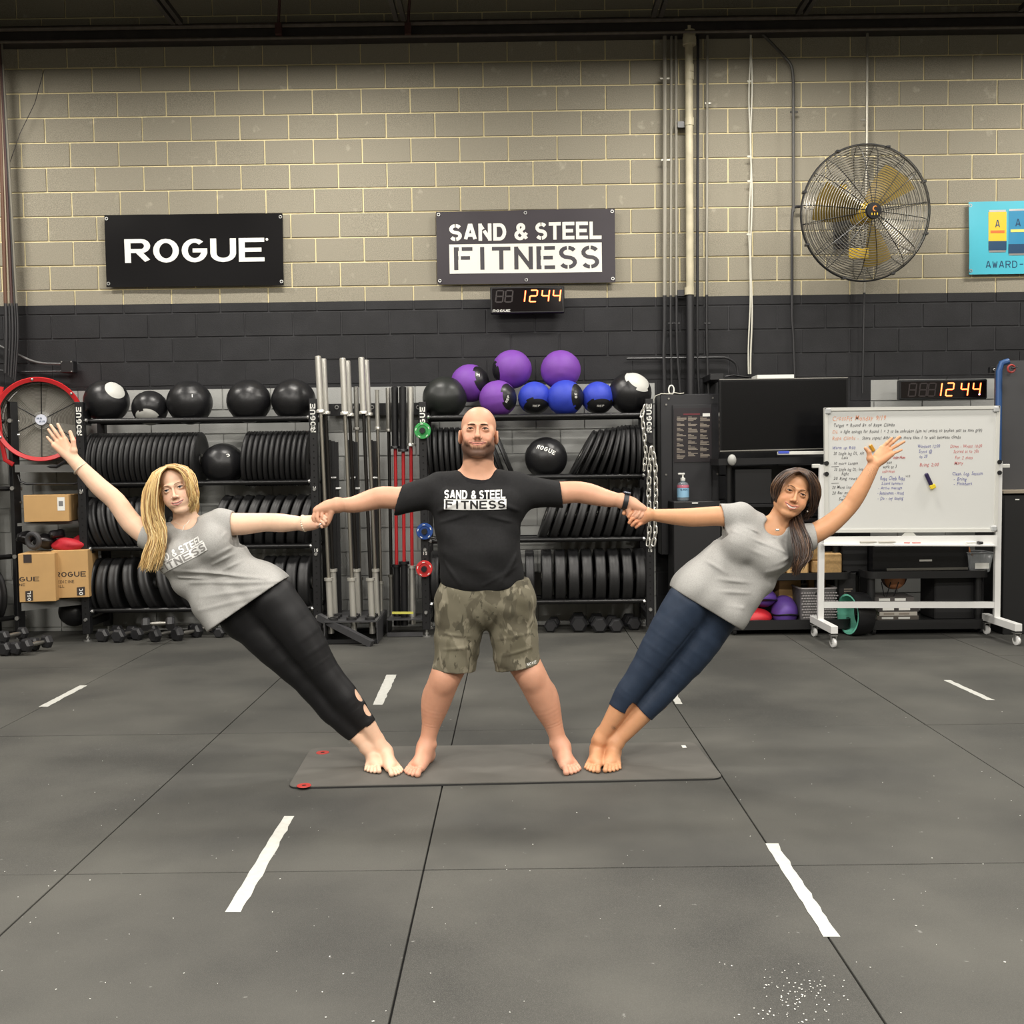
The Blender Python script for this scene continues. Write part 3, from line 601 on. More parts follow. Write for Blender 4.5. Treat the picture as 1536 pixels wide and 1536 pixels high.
chain([(966, 612), (963, 622), (966, 650), (969, 680), (966, 705)], .062, .0055, 'thin steel chain hanging at the inner side of the rack post', YF-.06)
chain([(977, 675), (974, 700), (973, 740), (974, 775), (974, 800), (972, 815)], .066, .0065, 'heavy doubled steel chain on the rack post, strand towards the man', YF-.075)
chain([(979, 675), (983, 700), (984, 740), (983, 775), (983, 800), (979, 822)], .066, .0065, 'heavy doubled steel chain on the rack post, strand towards the electrical cabinet', YF-.09)
kn = MB().lathe([(0, 0), (.02, 0), (.022, .02), (.012, .028), (.012, .05), (0, .05)], P(976, 661, YF-.085), (0, 1, 0), 16); tag(kn.build('chain_peg', M_BLK, loc=tuple(P(976, 661, YF-.06))), 'black peg on the rack post carrying the heavy chain', 'peg')
# ------------------------------------------------------------------ banners, clocks, fans, pipes, cabinet
def sheet(name, q, Y, m, label, cat, amp=.006, nx=24, ny=10, seed=1, loc=None):
    """A hanging sheet through four pixels (tl, tr, br, bl); returns (object, map(x01, y01, lift))."""
    tl, tr, br_, bl = [P(u, v, Y) for u, v in q]; rg = np.random.RandomState(seed); ph = rg.rand(6)*6.28
    def f(x, y, l=0.):
        p = (bl*(1-x)+br_*x)*(1-y)+(tl*(1-x)+tr*x)*y; e = min(x, 1-x)
        w_ = amp*(math.sin(9*x+3*y+ph[0])*.4+math.sin(5*y-4*x+ph[1])*.5+.8*math.exp(-e*14)*math.sin(30*y+ph[2])*.35+math.exp(-(1-y)*6)*math.sin(22*x+ph[3])*.4)
        return p-V(0, w_+amp*1.2+l, 0)
    o0 = f(.5, .5); mb = MB(); vs = [f(i/nx, j/ny)-o0 for j in range(ny+1) for i in range(nx+1)]; bk = [v+V(0, .0015, 0) for v in vs]; n = len(vs)
    fs = [(j*(nx+1)+i, j*(nx+1)+i+1, (j+1)*(nx+1)+i+1, (j+1)*(nx+1)+i) for j in range(ny) for i in range(nx)]
    mb.add(vs+bk, fs+[tuple(n+i for i in reversed(g)) for g in fs]); o = mb.build(name, m, None, 60); o.location = o0; tag(o, label, cat)
    return o, (lambda x, y, l: f(x, y, l+.001)-o0)
def grommets(o, f, pts):
    for x, y in pts: MB().torus(f(x, y, .001), .011, .004, (0, 1, 0), 14, 6).build('grommet', M_ZINC, o)
M_BAN = mat('black banner vinyl', srgb(15, 14, 15), .45, spec=.1)
M_BAN2 = mat('charcoal banner vinyl', srgb(64, 60, 64), .42, spec=.2, noise=.12, scale=1.2)
o, f = sheet('banner', [(157, 323), (424, 320), (426, 428), (160, 431)], 8.69, M_BAN, 'glossy black banner with wide white lettering, above the blonde woman', 'banner', seed=3)
nx = lambda u, a, b: (u-a)/(b-a)
lettering('ROGUE', lambda x, y, l: f(x, y, l), nx(187, 158, 425), nx(397, 158, 425), nx(394, 430, 322), nx(358.5, 430, 322), wd=1.25, gap=.55, step=.5).build('lettering', M_WHITEP, o, 0)
MB().lathe([(0, -.002), (.011, -.002), (.011, 0), (0, 0)], f(nx(401, 158, 425), nx(361, 430, 322), 0), (0, 1, 0), 14).build('dot', M_WHITEP, o)
grommets(o, f, [(.012, .95), (.988, .95), (.012, .05), (.988, .05)])
M_LET2 = mat('dark print', srgb(60, 57, 62), .5)
def stencil(f, fd, X0, X1, Yt0, Yt1, Yb0, Yb1, o, m_w, m_d, lift=.0, step=.8):
    """Two-line stencil sign: SAND & STEEL above a white box with FITNESS."""
    x = lambda a: X0+(X1-X0)*a
    cut = lambda c, a, b: (c in 'SD' and abs(a-2) < .22 and (b > 4.6 or b < 1.4)) or (c in 'ANE' and abs(b-3.9) < .13 and c == 'N') or (c == 'T' and abs(b-4.6) < .2) or (c == 'E' and abs(a-.9) < .2 and 1 > 2)
    mb = lettering('SAND', f, x(0), x(.375), Yt0, Yt1, wd=1.5, gap=.7, cuts=cut, lift=lift, step=step)
    lettering('&', f, x(.425), x(.52), Yt0, Yt1, wd=1.3, mb=mb, lift=lift, step=step); lettering('STEEL', f, x(.565), x(1), Yt0, Yt1, wd=1.5, gap=.7, cuts=cut, mb=mb, lift=lift, step=step)
    nx_, ny_ = 22, 6; y1, y0 = Yb1, Yb0
    vs = [f(X0+(X1-X0)*i/nx_, y0+(y1-y0)*j/ny_, lift) for j in range(ny_+1) for i in range(nx_+1)]
    mb.add(vs, [(j*(nx_+1)+i, j*(nx_+1)+i+1, (j+1)*(nx_+1)+i+1, (j+1)*(nx_+1)+i) for j in range(ny_) for i in range(nx_)])
    mb.build('white_print', m_w, o, 0); h = y1-y0
    cut2 = lambda c, a, b: (c in 'SFIE' and abs(a-2) < .3 and c == 'S' and (b > 4.4 or b < 1.6 or True) and abs(b-3) > 1.2) or (c in 'FE' and .75 < a < 1.25) or (c in 'TIN' and abs(b-3.6) < .16) or (c == 'T' and abs(b-5) < .3 and False)
    lettering('FITNESS', fd, X0+(X1-X0)*.03, X0+(X1-X0)*.985, y0+h*.12, y1-h*.10, wd=1.15, gap=1.0, cuts=cut2, lift=lift+.0012, step=step).build('dark_print', m_d, o, 0)
o, f = sheet('banner', [(654, 318), (922, 313), (923, 424), (656, 427)], 8.69, M_BAN2, 'charcoal banner with white stencil lettering, above the wall clock', 'banner', seed=8, amp=.007)
YY = lambda v: nx(v, 426, 316)
stencil(f, f, nx(674, 655, 922), nx(902, 655, 922), YY(361), YY(335), YY(410), YY(366), o, mat('cream print', srgb(226, 224, 214), .55), M_LET2)
grommets(o, f, [(.015, .96), (.5, .96), (.985, .96), (.015, .05), (.5, .05), (.985, .05)])
M_TEAL = mat('turquoise banner', srgb(70, 176, 196), .4, noise=.06, scale=2)
o, f = sheet('banner', [(1453, 303), (1700, 299), (1700, 408), (1453, 412)], 8.69, M_TEAL, 'turquoise banner with drink cans cut by the picture edge', 'banner', seed=5, nx=30)
U = lambda u: nx(u, 1453, 1700); YV = lambda v: nx(v, 411, 301)
M_NAVY = mat('navy print', srgb(18, 62, 96), .5)
lettering('AWARD-WINNING', f, U(1478), U(1600), YV(402), YV(391), wd=.9, gap=1.3).build('lettering', M_NAVY, o, 0)
def can(u0, u1, v0, v1, body, band):
    def pl(x0, x1, y0, y1, l): return [f(x0, y0, l), f(x1, y0, l), f(x1, y1, l), f(x0, y1, l)]
    for k, (a, b, c_, d, m, l) in enumerate(((u0, u1, v0, v1, body, .001), (u0+1, u1-1, v0-3, v0, M_ZINC, .001), (u0+1, u1-1, v1, v1+3, M_ZINC, .001), (u0, u1, v1-14, v1, M_NAVY, .002), (u0+3, u1-3, v0+28, v0+32, band, .002))):
        q = pl(U(a), U(b), YV(d), YV(c_), l); quad_label(('can_print', 'can_lid', 'can_base', 'hill_print', 'band_print')[k], q, m, o, .0004)
    lettering('A', f, U(u0+10), U(u1-10), YV(v0+24), YV(v0+12), wd=.9, lift=.003).build('lettering', M_NAVY, o, 0)
can(1482, 1509, 317, 375, mat('yellow can print', srgb(226, 188, 40), .5), mat('orange print', srgb(220, 110, 50), .5))
can(1512, 1540, 316, 380, mat('teal can print', srgb(36, 130, 170), .5), mat('yellow print', srgb(220, 216, 110), .5))
grommets(o, f, [(.01, .95), (.01, .05)])
# digital clocks
SEG = {'1': 'bc', '2': 'abged', '4': 'fgbc', '8': 'abcdefg'}
def digit(mb, ch, mp, x, y, w_, h, t, sl=.12):
    segs = {'a': [(t, h), (w_-t, h)], 'g': [(t, h/2), (w_-t, h/2)], 'd': [(t, 0), (w_-t, 0)], 'b': [(w_, h-t*.6), (w_, h/2+t*.6)], 'c': [(w_, h/2-t*.6), (w_, t*.6)], 'f': [(0, h-t*.6), (0, h/2+t*.6)], 'e': [(0, h/2-t*.6), (0, t*.6)]}
    for s in SEG[ch]:
        (ax, ay), (bx, by) = segs[s]
        for q in ribbon([(ax, ay), (bx, by)], t, 9): mb.add([mp(x+p[0]+sl*p[1], y+p[1], 0) for p in q], [(0, 1, 2, 3)])
M_LED = mat('led red', (1, .12, .03), .5, emit=(1, .10, .02, 2.2)); M_LEDC = mat('led core', (1, .5, .2), .5, emit=(1, .45, .10, 2.2)); M_UNLIT = mat('unlit segment', srgb(38, 30, 30), .4)
M_SCR = mat('smoked acrylic', srgb(14, 8, 9), .12)
def clock(u0, v0, u1, v1, Y, label, xs, dh, logo, unl):
    a, b = P(u0, v0, Y), P(u1, v1, Y); c = (a+b)/2; w_, h = b[0]-a[0], a[2]-b[2]
    r = empty('wall_clock', tuple(c+V(0, .03, 0)), label, 'clock'); L = c+V(0, .03, 0)
    MB().box((0, 0, 0), (w_, .06, h), bev=.008).build('body', M_BLK, r); MB().box((0, -.031, 0), (w_-.03, .004, h-.03)).build('screen', M_SCR, r, 0)
    mp = lambda x, y, l: c+V(-w_/2+x, -.0052-l, -h/2+y)-L; s = w_/(u1-u0)
    mb, mc = MB(), MB(); y0, hh = (v1-dh[1])*s, (dh[1]-dh[0])*s; wd = 10.5*s
    for ch, u in zip('1244', xs): digit(mb, ch, mp, (u-u0)*s, y0, wd, hh, .0125); digit(mc, ch, lambda x, y, l: mp(x, y, .0008), (u-u0)*s, y0, wd, hh, .0055)
    mb.build('digits', M_LED, r, 0); mc.build('digit_glow_line', M_LEDC, r, 0)
    if unl:
        mu = MB()
        for u in unl: digit(mu, '8', mp, (u-u0)*s, y0, wd, hh, .011)
        mu.build('unlit_digits', M_UNLIT, r, 0)
    if logo: lettering('ROGUE', mp, (738.5-u0)*s, (765-u0)*s, .012, .032, wd=1.1, gap=1.1).build('lettering', M_WHITEP, r, 0)
    return r
clock(735, 430, 847, 469, 8.60, 'black digital wall clock with glowing red digits below the charcoal banner', (776, 794, 812, 829), (435, 452), True, (743, 757))
ck = clock(1349, 570, 1481, 598, 8.45, 'long black digital clock with red digits above the whiteboard', (1400, 1418, 1440, 1458), (574, 593), False, (1362, 1378, 1391))
MB().sphere((float(P(1472, 591, 8.41)[0]-ck.location[0]), -.034, float(P(1472, 591, 8.41)[2]-ck.location[2])), .006, 8, 6).build('blue_led', mat('blue led', (.4, .6, 1), .5, emit=(.4, .6, 1, 8)), ck)
# conduits and pipes (upper part bare metal or cream, lower part painted black with the wall)
M_COND = mat('galvanized conduit', srgb(158, 154, 142), .42, .55); M_CONDB = mat('black painted pipe', srgb(40, 40, 42), .4); M_CREAMP = mat('old cream paint', srgb(184, 176, 150), .5, noise=.15, scale=9)
zp = PAINT_Z
def pipe(pts, r, label, up=M_COND, low=M_CONDB, cat='pipe', Y=8.66, name='wall_conduit', n=8, straps=()):
    ps = [P(u, v, q[0] if q else Y) for u, v, *q in pts]; k = next((i for i in range(len(ps)-1) if ps[i][2] > zp >= ps[i+1][2]), None)
    loc = tuple(ps[0]); r0 = empty(name, loc, label, cat)
    def seg(q, m, nm): MB().tube([p-V(*loc) for p in q], r, n).build(nm, m, r0)
    if k is None: seg(ps, up if ps[0][2] > zp else low, 'run')
    else:
        t = (ps[k][2]-zp)/(ps[k][2]-ps[k+1][2]); mid = ps[k]+(ps[k+1]-ps[k])*t; seg(ps[:k+1]+[mid], up, 'upper_run'); seg([mid]+ps[k+1:], low, 'lower_run')
    for u, v in straps:
        p = P(u, v, Y)-V(*loc); MB().box(p, (r*5, .01, .018), bev=.003).build('strap', up if v < 445 else low, r0)
    return r0
def bend(pts, n=6):
    out = [pts[0]]
    for a, b, c in zip(pts[:-2], pts[1:-1], pts[2:]):
        a, b, c = map(np.array, (a, b, c)); d1, d2 = b-a, c-b; l = min(np.linalg.norm(d1), np.linalg.norm(d2))*.4; p, q = b-d1/np.linalg.norm(d1)*l, b+d2/np.linalg.norm(d2)*l
        for i in range(n+1): t = i/n; out.append(tuple((1-t)**2*p+2*t*(1-t)*b+t*t*q))
    out.append(pts[-1]); return out
pipe(bend([(997, 40), (997, 490), (995.5, 530), (997.5, 592)]), .017, 'stout bare conduit just beside the block expansion joint, first of the group', straps=[(997, 118), (999, 240)])
pipe(bend([(1007, 45), (1006, 500), (1007, 545), (1008, 592)]), .011, 'thin conduit, second of the group above the electrical cabinet', straps=[(1007, 485)])
pipe(bend([(1014, 45), (1015, 490), (1016, 530), (1021, 592)]), .012, 'thin conduit touching the big round pipe on its banner side', straps=[(1015, 485)])
pipe(bend([(1047, 45), (1046, 490), (1046, 540), (1049, 592)]), .012, 'thin conduit just behind the big round pipe, painted black lower down', up=M_CONDB)
pipe(bend([(1061, 40), (1060, 490), (1061, 540), (1063, 592)]), .011, 'thin bright conduit between the big round pipe and the white cables', straps=[(1062, 155), (1061, 485)])
bp = pipe([(1033, 40), (1035, 430), (1036, 592)], .032, 'big round cream painted pipe running up to the roof steel', up=M_CREAMP, Y=8.62, name='drain_pipe', n=16)
for v, rr in ((52, .05), (62, .055), (103, .037), (115, .037), (183, .038), (437, .04)):
    c = P(1034, v, 8.62)-V(*bp.location); MB().lathe([(.02, -.03), (rr, -.03), (rr, .03), (.02, .03)], c, (0, 0, 1), 18, closed=True).build('pipe_collar', M_CREAMP, bp)
for v in (188, 440): c = P(1024, v, 8.66)-V(*bp.location); MB().box(c, (.09, .05, .05)).build('pipe_clamp', M_CONDB, bp, 0)
c1 = pipe([(1125+1.6*math.sin(v/31)+(-1 if v > 400 else 0), v) for v in range(45, 562, 12)], .006, 'white cable strapped to the wall, left of the two entwined ones', up=mat('white cable', srgb(205, 203, 190), .5), low=mat('white cable', srgb(205, 203, 190), .5), cat='cable', name='wall_cable', n=6)
c1['label'] = 'white cable snaking down the wall behind the television, wavier of two'
pipe([(1127-1.2*math.sin(v/27), v) for v in range(45, 562, 12)], .007, 'white cable running down the wall behind the television, straighter of two', up=MATS['white cable'], low=MATS['white cable'], cat='cable', name='wall_cable', n=6, straps=[(1124, 122), (1124, 235), (1124, 272), (1123, 352)])
pipe(bend([(1135, 42), (1172, 80), (1188, 98), (1190, 120), (1190, 318)]), .013, 'bent black conduit coming down at an angle from the roof steel', up=mat('dull conduit', srgb(72, 70, 66), .5), straps=[(1191, 168)])
pipe(bend([(1204, 310), (1190, 310), (1188, 325), (1188, 480), (1190, 500), (1193, 590)]), .012, 'black conduit elbow running down from the yellow fan', up=M_CONDB, low=M_CONDB)
pipe([(1301, 42), (1300, 222), (1297, 400), (1294, 590)], .011, 'slim vertical conduit behind the caged yellow fan', straps=[(1296, 180)])
pipe(bend([(940, 538), (1090, 536), (1105, 545), (1108, 566)]), .011, 'black conduit curving down beside the television top', up=M_CONDB, low=M_CONDB)
# corner of cables at the far end of the wall
cols = [srgb(96, 66, 50), srgb(150, 140, 120), srgb(70, 46, 42), srgb(52, 50, 50), srgb(120, 116, 104)]
for i, (du, r_) in enumerate(((0, .016), (5, .008), (9, .012), (13, .008), (16, .009))):
    pts = [(-4+du*.4, 60), (0+du*.5, 150), (4+du*.8, 300), (8+du, 440), (10+du*1.1, 500), (8+du*.9, 560+3*i)]
    pipe(bend(pts), r_, ('brown pipe, innermost of the cable bundle in the wall corner', 'pale cable in the wall corner bundle beside the brown pipe', 'rust coloured pipe in the middle of the wall corner bundle', 'dark grey cable in the wall corner bundle', 'beige cable on the outside of the wall corner bundle')[i], up=mat('corner cable %d' % i, cols[i], .5), cat='cable', name='corner_cable', Y=8.6)
jb = empty('junction_box', tuple(P(105, 551, 8.66)), 'small black junction box above the red drum fan', 'electrical box')
MB().box((0, -.02, 0), (.105, .09, .10), bev=.006).build('box', M_BLK, jb)
for x, y in ((.04, .04), (-.04, .04), (.04, -.04)): MB().cyl((x, -.066, y), (x, -.07, y), .006, 8).build('screw', M_ZINC, jb)
pipe(bend([(-10, 514), (10, 524), (55, 545), (96, 546)]), .010, 'grey conduit dropping aslant to the small junction box', low=mat('grey painted conduit', srgb(84, 84, 84), .5))
pipe(bend([(-10, 554), (20, 558), (96, 557)]), .008, 'thin lower conduit reaching the small junction box', low=M_CONDB)
# thin hanging wire high up
pipe([(66, 105), (52, 155), (30, 200), (9, 260)], .003, 'thin dark wire hanging aslant across the blocks', up=M_STEEL, cat='wire', name='hanging_wire', n=5)
# ------------------------------------------------------------------ caged yellow wall fan
fc = P(1298, 320, 8.15); fan = empty('wall_fan', tuple(fc), 'large caged wall fan with yellow blades', 'fan'); RF = 97.5*8.15/F_PX
M_WIRE = mat('cage wire', srgb(150, 147, 140), .3, .7); M_YEL = mat('yellow enamel', srgb(214, 176, 36), .45); ax = nrm((.09, -1, -.10)); e1, e2, _ = frame(ax, (0, 0, 1)); e1, e2 = -e1, e2
def dome(r, s):   # cage profile: r = 0..1
    return ax*(s*(.13*math.sqrt(max(0, 1-(r)**2.2))+.01))
for s in (1, -1):
    cg = MB()
    for i in range(25):
        r = .12+.88*i/24; cg.tube([dome(r, s)+RF*r*(math.cos(t)*e1+math.sin(t)*e2) for t in np.linspace(0, 2*math.pi, 49)[:-1]], .0030 if i < 24 else .005, 4, closed=True)
    tag(cg.build('cage_rings' , M_WIRE, fan), kind='stuff')
    for k in range(16):
        t = 2*math.pi*(k+.3*(k % 2))/16+.1; MB().tube([dome(r, s)*1.02+RF*r*(math.cos(t)*e1+math.sin(t)*e2) for r in np.linspace(.1, 1, 8)], .0032, 5).build('cage_spoke', M_BLK, fan)
MB().tube([RF*1.005*(math.cos(t)*e1+math.sin(t)*e2) for t in np.linspace(0, 2*math.pi, 65)[:-1]], .009, 6, closed=True, flat=1.8).build('cage_rim', M_BLK, fan)
for k in range(8):
    t = 2*math.pi*k/8+.3; c = RF*1.01*(math.cos(t)*e1+math.sin(t)*e2); MB().box(c, (.03, .05, .016)).build('rim_clip', M_BLK, fan, 0)
hb = dome(.1, 1)*1.05; MB().lathe([(0, .02), (.058, .018), (.062, .0), (0, 0)], hb, ax, 28).build('hub_badge', M_BLK, fan)
lettering('EAGLE'[:0] or 'III', lambda x, y, l: hb+ax*(.0215+l)+e1*0+V(x, 0, y), -.03, .03, -.035, -.018, wd=1.6, gap=.6).build('badge_print', M_YEL, fan, 0)
MB().tube([hb+ax*.022+V(.004+.016*math.cos(t), 0, .012+.018*math.sin(t)) for t in np.linspace(.6, 5.2, 12)], [.001]+[.005]*9+[.003, .001], 6).build('badge_emblem', mat('orange badge', srgb(206, 130, 50), .5), fan)
MB().lathe([(0, -.16), (.075, -.16), (.08, -.10), (.08, .0), (.05, .03), (0, .03)], (0, 0, 0)-ax*.0, ax, 24).build('motor', M_YEL, fan)
for k in range(3):
    t0 = 2*math.pi*k/3+.09; b = MB(); vs = []; n_, m_ = 8, 8
    for i in range(n_+1):
        r = .07+(RF*.80-.07)*i/n_
        for j in range(m_+1):
            w2 = (j/m_-.5); an = t0+w2*(1.0-.3*i/n_)+.15*i/n_; h = (w2*.16)*(1-.4*i/n_)
            vs.append(r*(math.cos(an)*e1+math.sin(an)*e2)+ax*(h+.01))
    fs = [(i*(m_+1)+j, i*(m_+1)+j+1, (i+1)*(m_+1)+j+1, (i+1)*(m_+1)+j) for i in range(n_) for j in range(m_)]; nv = len(vs)
    b.add(vs+[v-ax*.003 for v in vs], fs+[tuple(nv+i for i in reversed(g)) for g in fs]); b.build('blade', mat('ochre blade', srgb(134, 112, 44), .5), fan, 60)
q = P(1292, 378, 8.05)-fc; MB().box(q+V(0, .06, 0), (.15, .02, .08), bev=.004).build('warning_label', M_YEL, fan)
MB().box(-ax*.2+V(0, .0, 0), (.09, .12, .1), bev=.01).build('mount_block', M_BLK, fan); MB().tube([V(0, .2, 0), V(-.03, .3, -.02), V(-.03, .50, -.02)], .028, 10).build('wall_arm', M_BLK, fan); MB().box((-.03, .52, -.02), (.12, .03, .3), bev=.006).build('wall_plate', M_BLK, fan)
for dx, dz in ((-.11, .06), (-.14, .23), (-.17, -.2)): MB().box(V(dx, .12, dz), (.07, .05, .05), bev=.01).build('control_box', M_BLK if dz != .23 else M_YEL, fan)
MB().tube([V(-.1, .1, .06), V(-.2, .1, .18), V(-.12, .1, .3)], .006, 6).build('cord', M_BLK, fan)
# ------------------------------------------------------------------ red drum fan on the corner shelves
dc = P(59, 629, 8.32); RD = 62*8.32/F_PX; dr = empty('drum_fan', tuple(dc), 'red drum fan with a white hub badge behind the raised hand', 'fan'); ax = nrm((.30, -1, .0)); e1, e2, _ = frame(ax)
M_REDE = mat('red enamel', srgb(196, 40, 44), .35); M_GRIL = mat('grey grille', srgb(170, 166, 156), .5, .1)
MB().lathe([(RD-.03, .0), (RD, .01), (RD+.006, 0), (RD, -.012), (RD-.01, -.26), (RD-.02, -.27), (RD-.016, -.01)], (0, 0, 0), ax, 56, closed=True).build('drum', M_REDE, dr)
MB().lathe([(RD-.021, -.005), (RD-.022, -.25)], (0, 0, 0), ax, 56).build('drum_lining', mat('dark fan lining', srgb(96, 88, 80), .6), dr)
gr = MB()
for i in range(24): r = .05+(RD-.08)*i/23; gr.tube([ax*-.12+r*(math.cos(t)*e1+math.sin(t)*e2) for t in np.linspace(0, 2*math.pi, 41)[:-1]], .0026, 4, closed=True)
tag(gr.build('grille_rings', M_GRIL, dr), kind='stuff')
for k in range(6): t = math.pi*k/3+.5; MB().cyl(ax*-.115+.05*(math.cos(t)*e1+math.sin(t)*e2), ax*-.115+(RD-.03)*(math.cos(t)*e1+math.sin(t)*e2), .004, 5).build('grille_spoke', M_BLK, dr)
MB().lathe([(0, -.08), (.042, -.08), (.046, -.10), (0, -.10)], (0, 0, 0), ax, 24).build('hub_badge', mat('white badge', srgb(214, 218, 232), .4), dr)
rt_ = nrm(V(-ax[1], ax[0], 0)); 
lettering('MAX', lambda x, y, l: ax*(-.078+l)+rt_*x+V(0, 0, y), -.03, .032, .002, .02, wd=1).build('badge_print', M_NAVY, dr, 0); lettering('AIR', lambda x, y, l: ax*(-.078+l)+rt_*x+V(0, 0, y), -.012, .03, -.022, -.006, wd=1).build('badge_print', M_NAVY, dr, 0)
MB().lathe([(0, -.13), (.07, -.13), (.075, -.2), (0, -.2)], (0, 0, 0), ax, 20).build('motor', M_ZINC, dr)
for k in range(4):
    t0 = math.pi/2*k+.3; vs = []
    for i in range(6):
        r = .06+(RD-.1)*i/5
        for j in range(5): w2 = j/4-.5; an = t0+w2*.9; vs.append(r*(math.cos(an)*e1+math.sin(an)*e2)+ax*(-.2+w2*.07))
    fs = [(i*5+j, i*5+j+1, (i+1)*5+j+1, (i+1)*5+j) for i in range(5) for j in range(4)]; MB().add(vs, fs).build('blade', mat('grey fan blade', srgb(160, 156, 146), .5), dr, 60)
MB().lathe([(RD-.03, -.24), (.03, -.24)], (0, 0, 0), ax, 40).build('rear_screen', mat('rear screen', srgb(196, 192, 182), .7), dr)
for k, t in enumerate((.7, 1.7, 3.6, 5.2)): c = (RD-.012)*(math.cos(t)*e1+math.sin(t)*e2)+ax*.008; MB().sphere(c, .012, 8, 6).build('clip', M_ZINC, dr)
yk = [P(u, v, 8.30)-dc for u, v in ((2, 580), (-3, 610), (0, 650), (8, 690), (20, 697))]; MB().tube(yk, .02, 8, flat=.5).build('yoke', M_REDE, dr)
MB().tube([P(u, v, 8.25)-dc for u, v in ((30, 700), (85, 700), (98, 692), (104, 660))], .014, 8).build('stand', M_BLK, dr)
# ------------------------------------------------------------------ corner shelving with boxes
M_SHELF = mat('grey steel shelf', srgb(96, 96, 94), .45)
def board(name, uL, vL, uR, vR, YL, YR, depth, th, label):
    a, b = P(uL, vL, YL), P(uR, vR, YR); bk = V(0, depth, 0); z = V(0, 0, -th)
    o = MB().prism([a, b, b+bk, a+bk], z*0, z).build(name, M_SHELF, smooth=0, loc=tuple(a)); return tag(o, label, 'shelf')
board('steel_shelf', 22, 697, 126, 697, 8.2, 8.28, .36, .06, 'grey steel shelf board carrying the red drum fan')
b2 = board('steel_shelf', 26, 785, 128, 781, 8.1, 8.28, .36, .022, 'grey steel shelf board below the top cardboard box')
board('steel_shelf', 32, 905, 131, 895, 7.95, 8.25, .4, .06, 'lowest grey steel shelf board, under the medicine ball boxes')
for k, (uu, vv) in enumerate(((25, 722), (128, 720))): pass
pl = MB().tube([P(u, v, 8.2) for u, v in ((27, 712), (30, 722), (40, 726), (112, 726), (124, 722))], .009, 8); tag(pl.build('steel_hoop', M_TUBE, loc=tuple(P(60, 726, 8.2))), 'thin black steel hoop hanging under the drum fan shelf', 'hoop')
M_CARD = mat('cardboard', srgb(190, 152, 100), .75, noise=.06, scale=6); M_CARDS = mat('printed card', srgb(52, 42, 38), .6)
def carton(u0, u1, vt, vb, Y, dep, label, rz=0, tape=True):
    a, b = P(u0, vb, Y), P(u1, vt, Y); w_, h = b[0]-a[0], b[2]-a[2]; cx = (a[0]+b[0])/2
    o = MB().box((0, dep/2, h/2), (w_, dep, h), bev=.003).build('cardboard_box', M_CARD); o.location = (cx, Y, a[2]); o.rotation_euler[2] = math.radians(rz); tag(o, label, 'box')
    MB().box((0, dep/2, h+.0008), (w_-.01, .003, .001)).build('lid_gap', M_CARDS, o, 0)
    return o, w_, h
o, w_, h = carton(38, 101, 742, 783, 8.12, .28, 'small cardboard box with a white shipping label on the middle shelf', 8)
quad_label('shipping_label', [(w_/2-.085, -.0005, h-.125), (w_/2-.03, -.0005, h-.125), (w_/2-.03, -.0005, h-.02), (w_/2-.085, -.0005, h-.02)], M_WHITEP, o)
quad_label('label_print', [(w_/2-.075, -.002, h-.09), (w_/2-.042, -.002, h-.09), (w_/2-.042, -.002, h-.05), (w_/2-.075, -.002, h-.05)], mat('grey print', srgb(120), .6), o, .0004)
o, w_, h = carton(31, 80, 830, 903, 7.97, .34, 'medicine ball carton with cut off lettering, beside the corner rack post', 9)
mp = lambda x, y, l: V(-w_/2+x, -.001-l, y); lettering('GUE', mp, .004, .15, h-.215, h-.18, wd=1.1, gap=.9).build('lettering', M_CARDS, o, 0)
lettering('NE', mp, .002, .045, h-.25, h-.23, wd=.9).build('lettering', M_CARDS, o, 0)
quad_label('printed_strip', [mp(.045, .005, 0), mp(.10, .012, 0), mp(.10, .09, 0), mp(.045, .085, 0)], M_CARDS, o); lettering('OGL', lambda x, y, l: mp(.085-y, .01+x, .002+l), 0, .075, 0, .025, wd=1.3).build('lettering', M_WHITEP, o, 0)
quad_label('printed_patch', [mp(.04, h-.07, 0), mp(.10, h-.07, 0), mp(.10, h-.005, 0), mp(.04, h-.005, 0)], M_CARDS, o)
o, w_, h = carton(80.5, 130, 825, 897, 8.09, .34, 'medicine ball carton lettered in black beside the storage rack post', 9)
mp = lambda x, y, l: V(-w_/2+x, -.001-l, y); lettering('ROGUE', mp, .022, .255, h-.21, h-.17, wd=1.1, gap=.9).build('lettering', M_CARDS, o, 0)
lettering('MEDICINE', mp, .022, .165, h-.26, h-.236, wd=1).build('lettering', M_CARDS, o, 0); lettering('BALL', mp, .022, .09, h-.295, h-.272, wd=1).build('lettering', M_CARDS, o, 0)
quad_label('printed_strip', [mp(w_-.09, .015, 0), mp(w_-.03, .018, 0), mp(w_-.03, .085, 0), mp(w_-.09, .08, 0)], M_CARDS, o); lettering('OC', lambda x, y, l: mp(w_-.045-y, .02+x, .002+l), 0, .055, 0, .028, wd=1.3).build('lettering', M_WHITEP, o, 0)
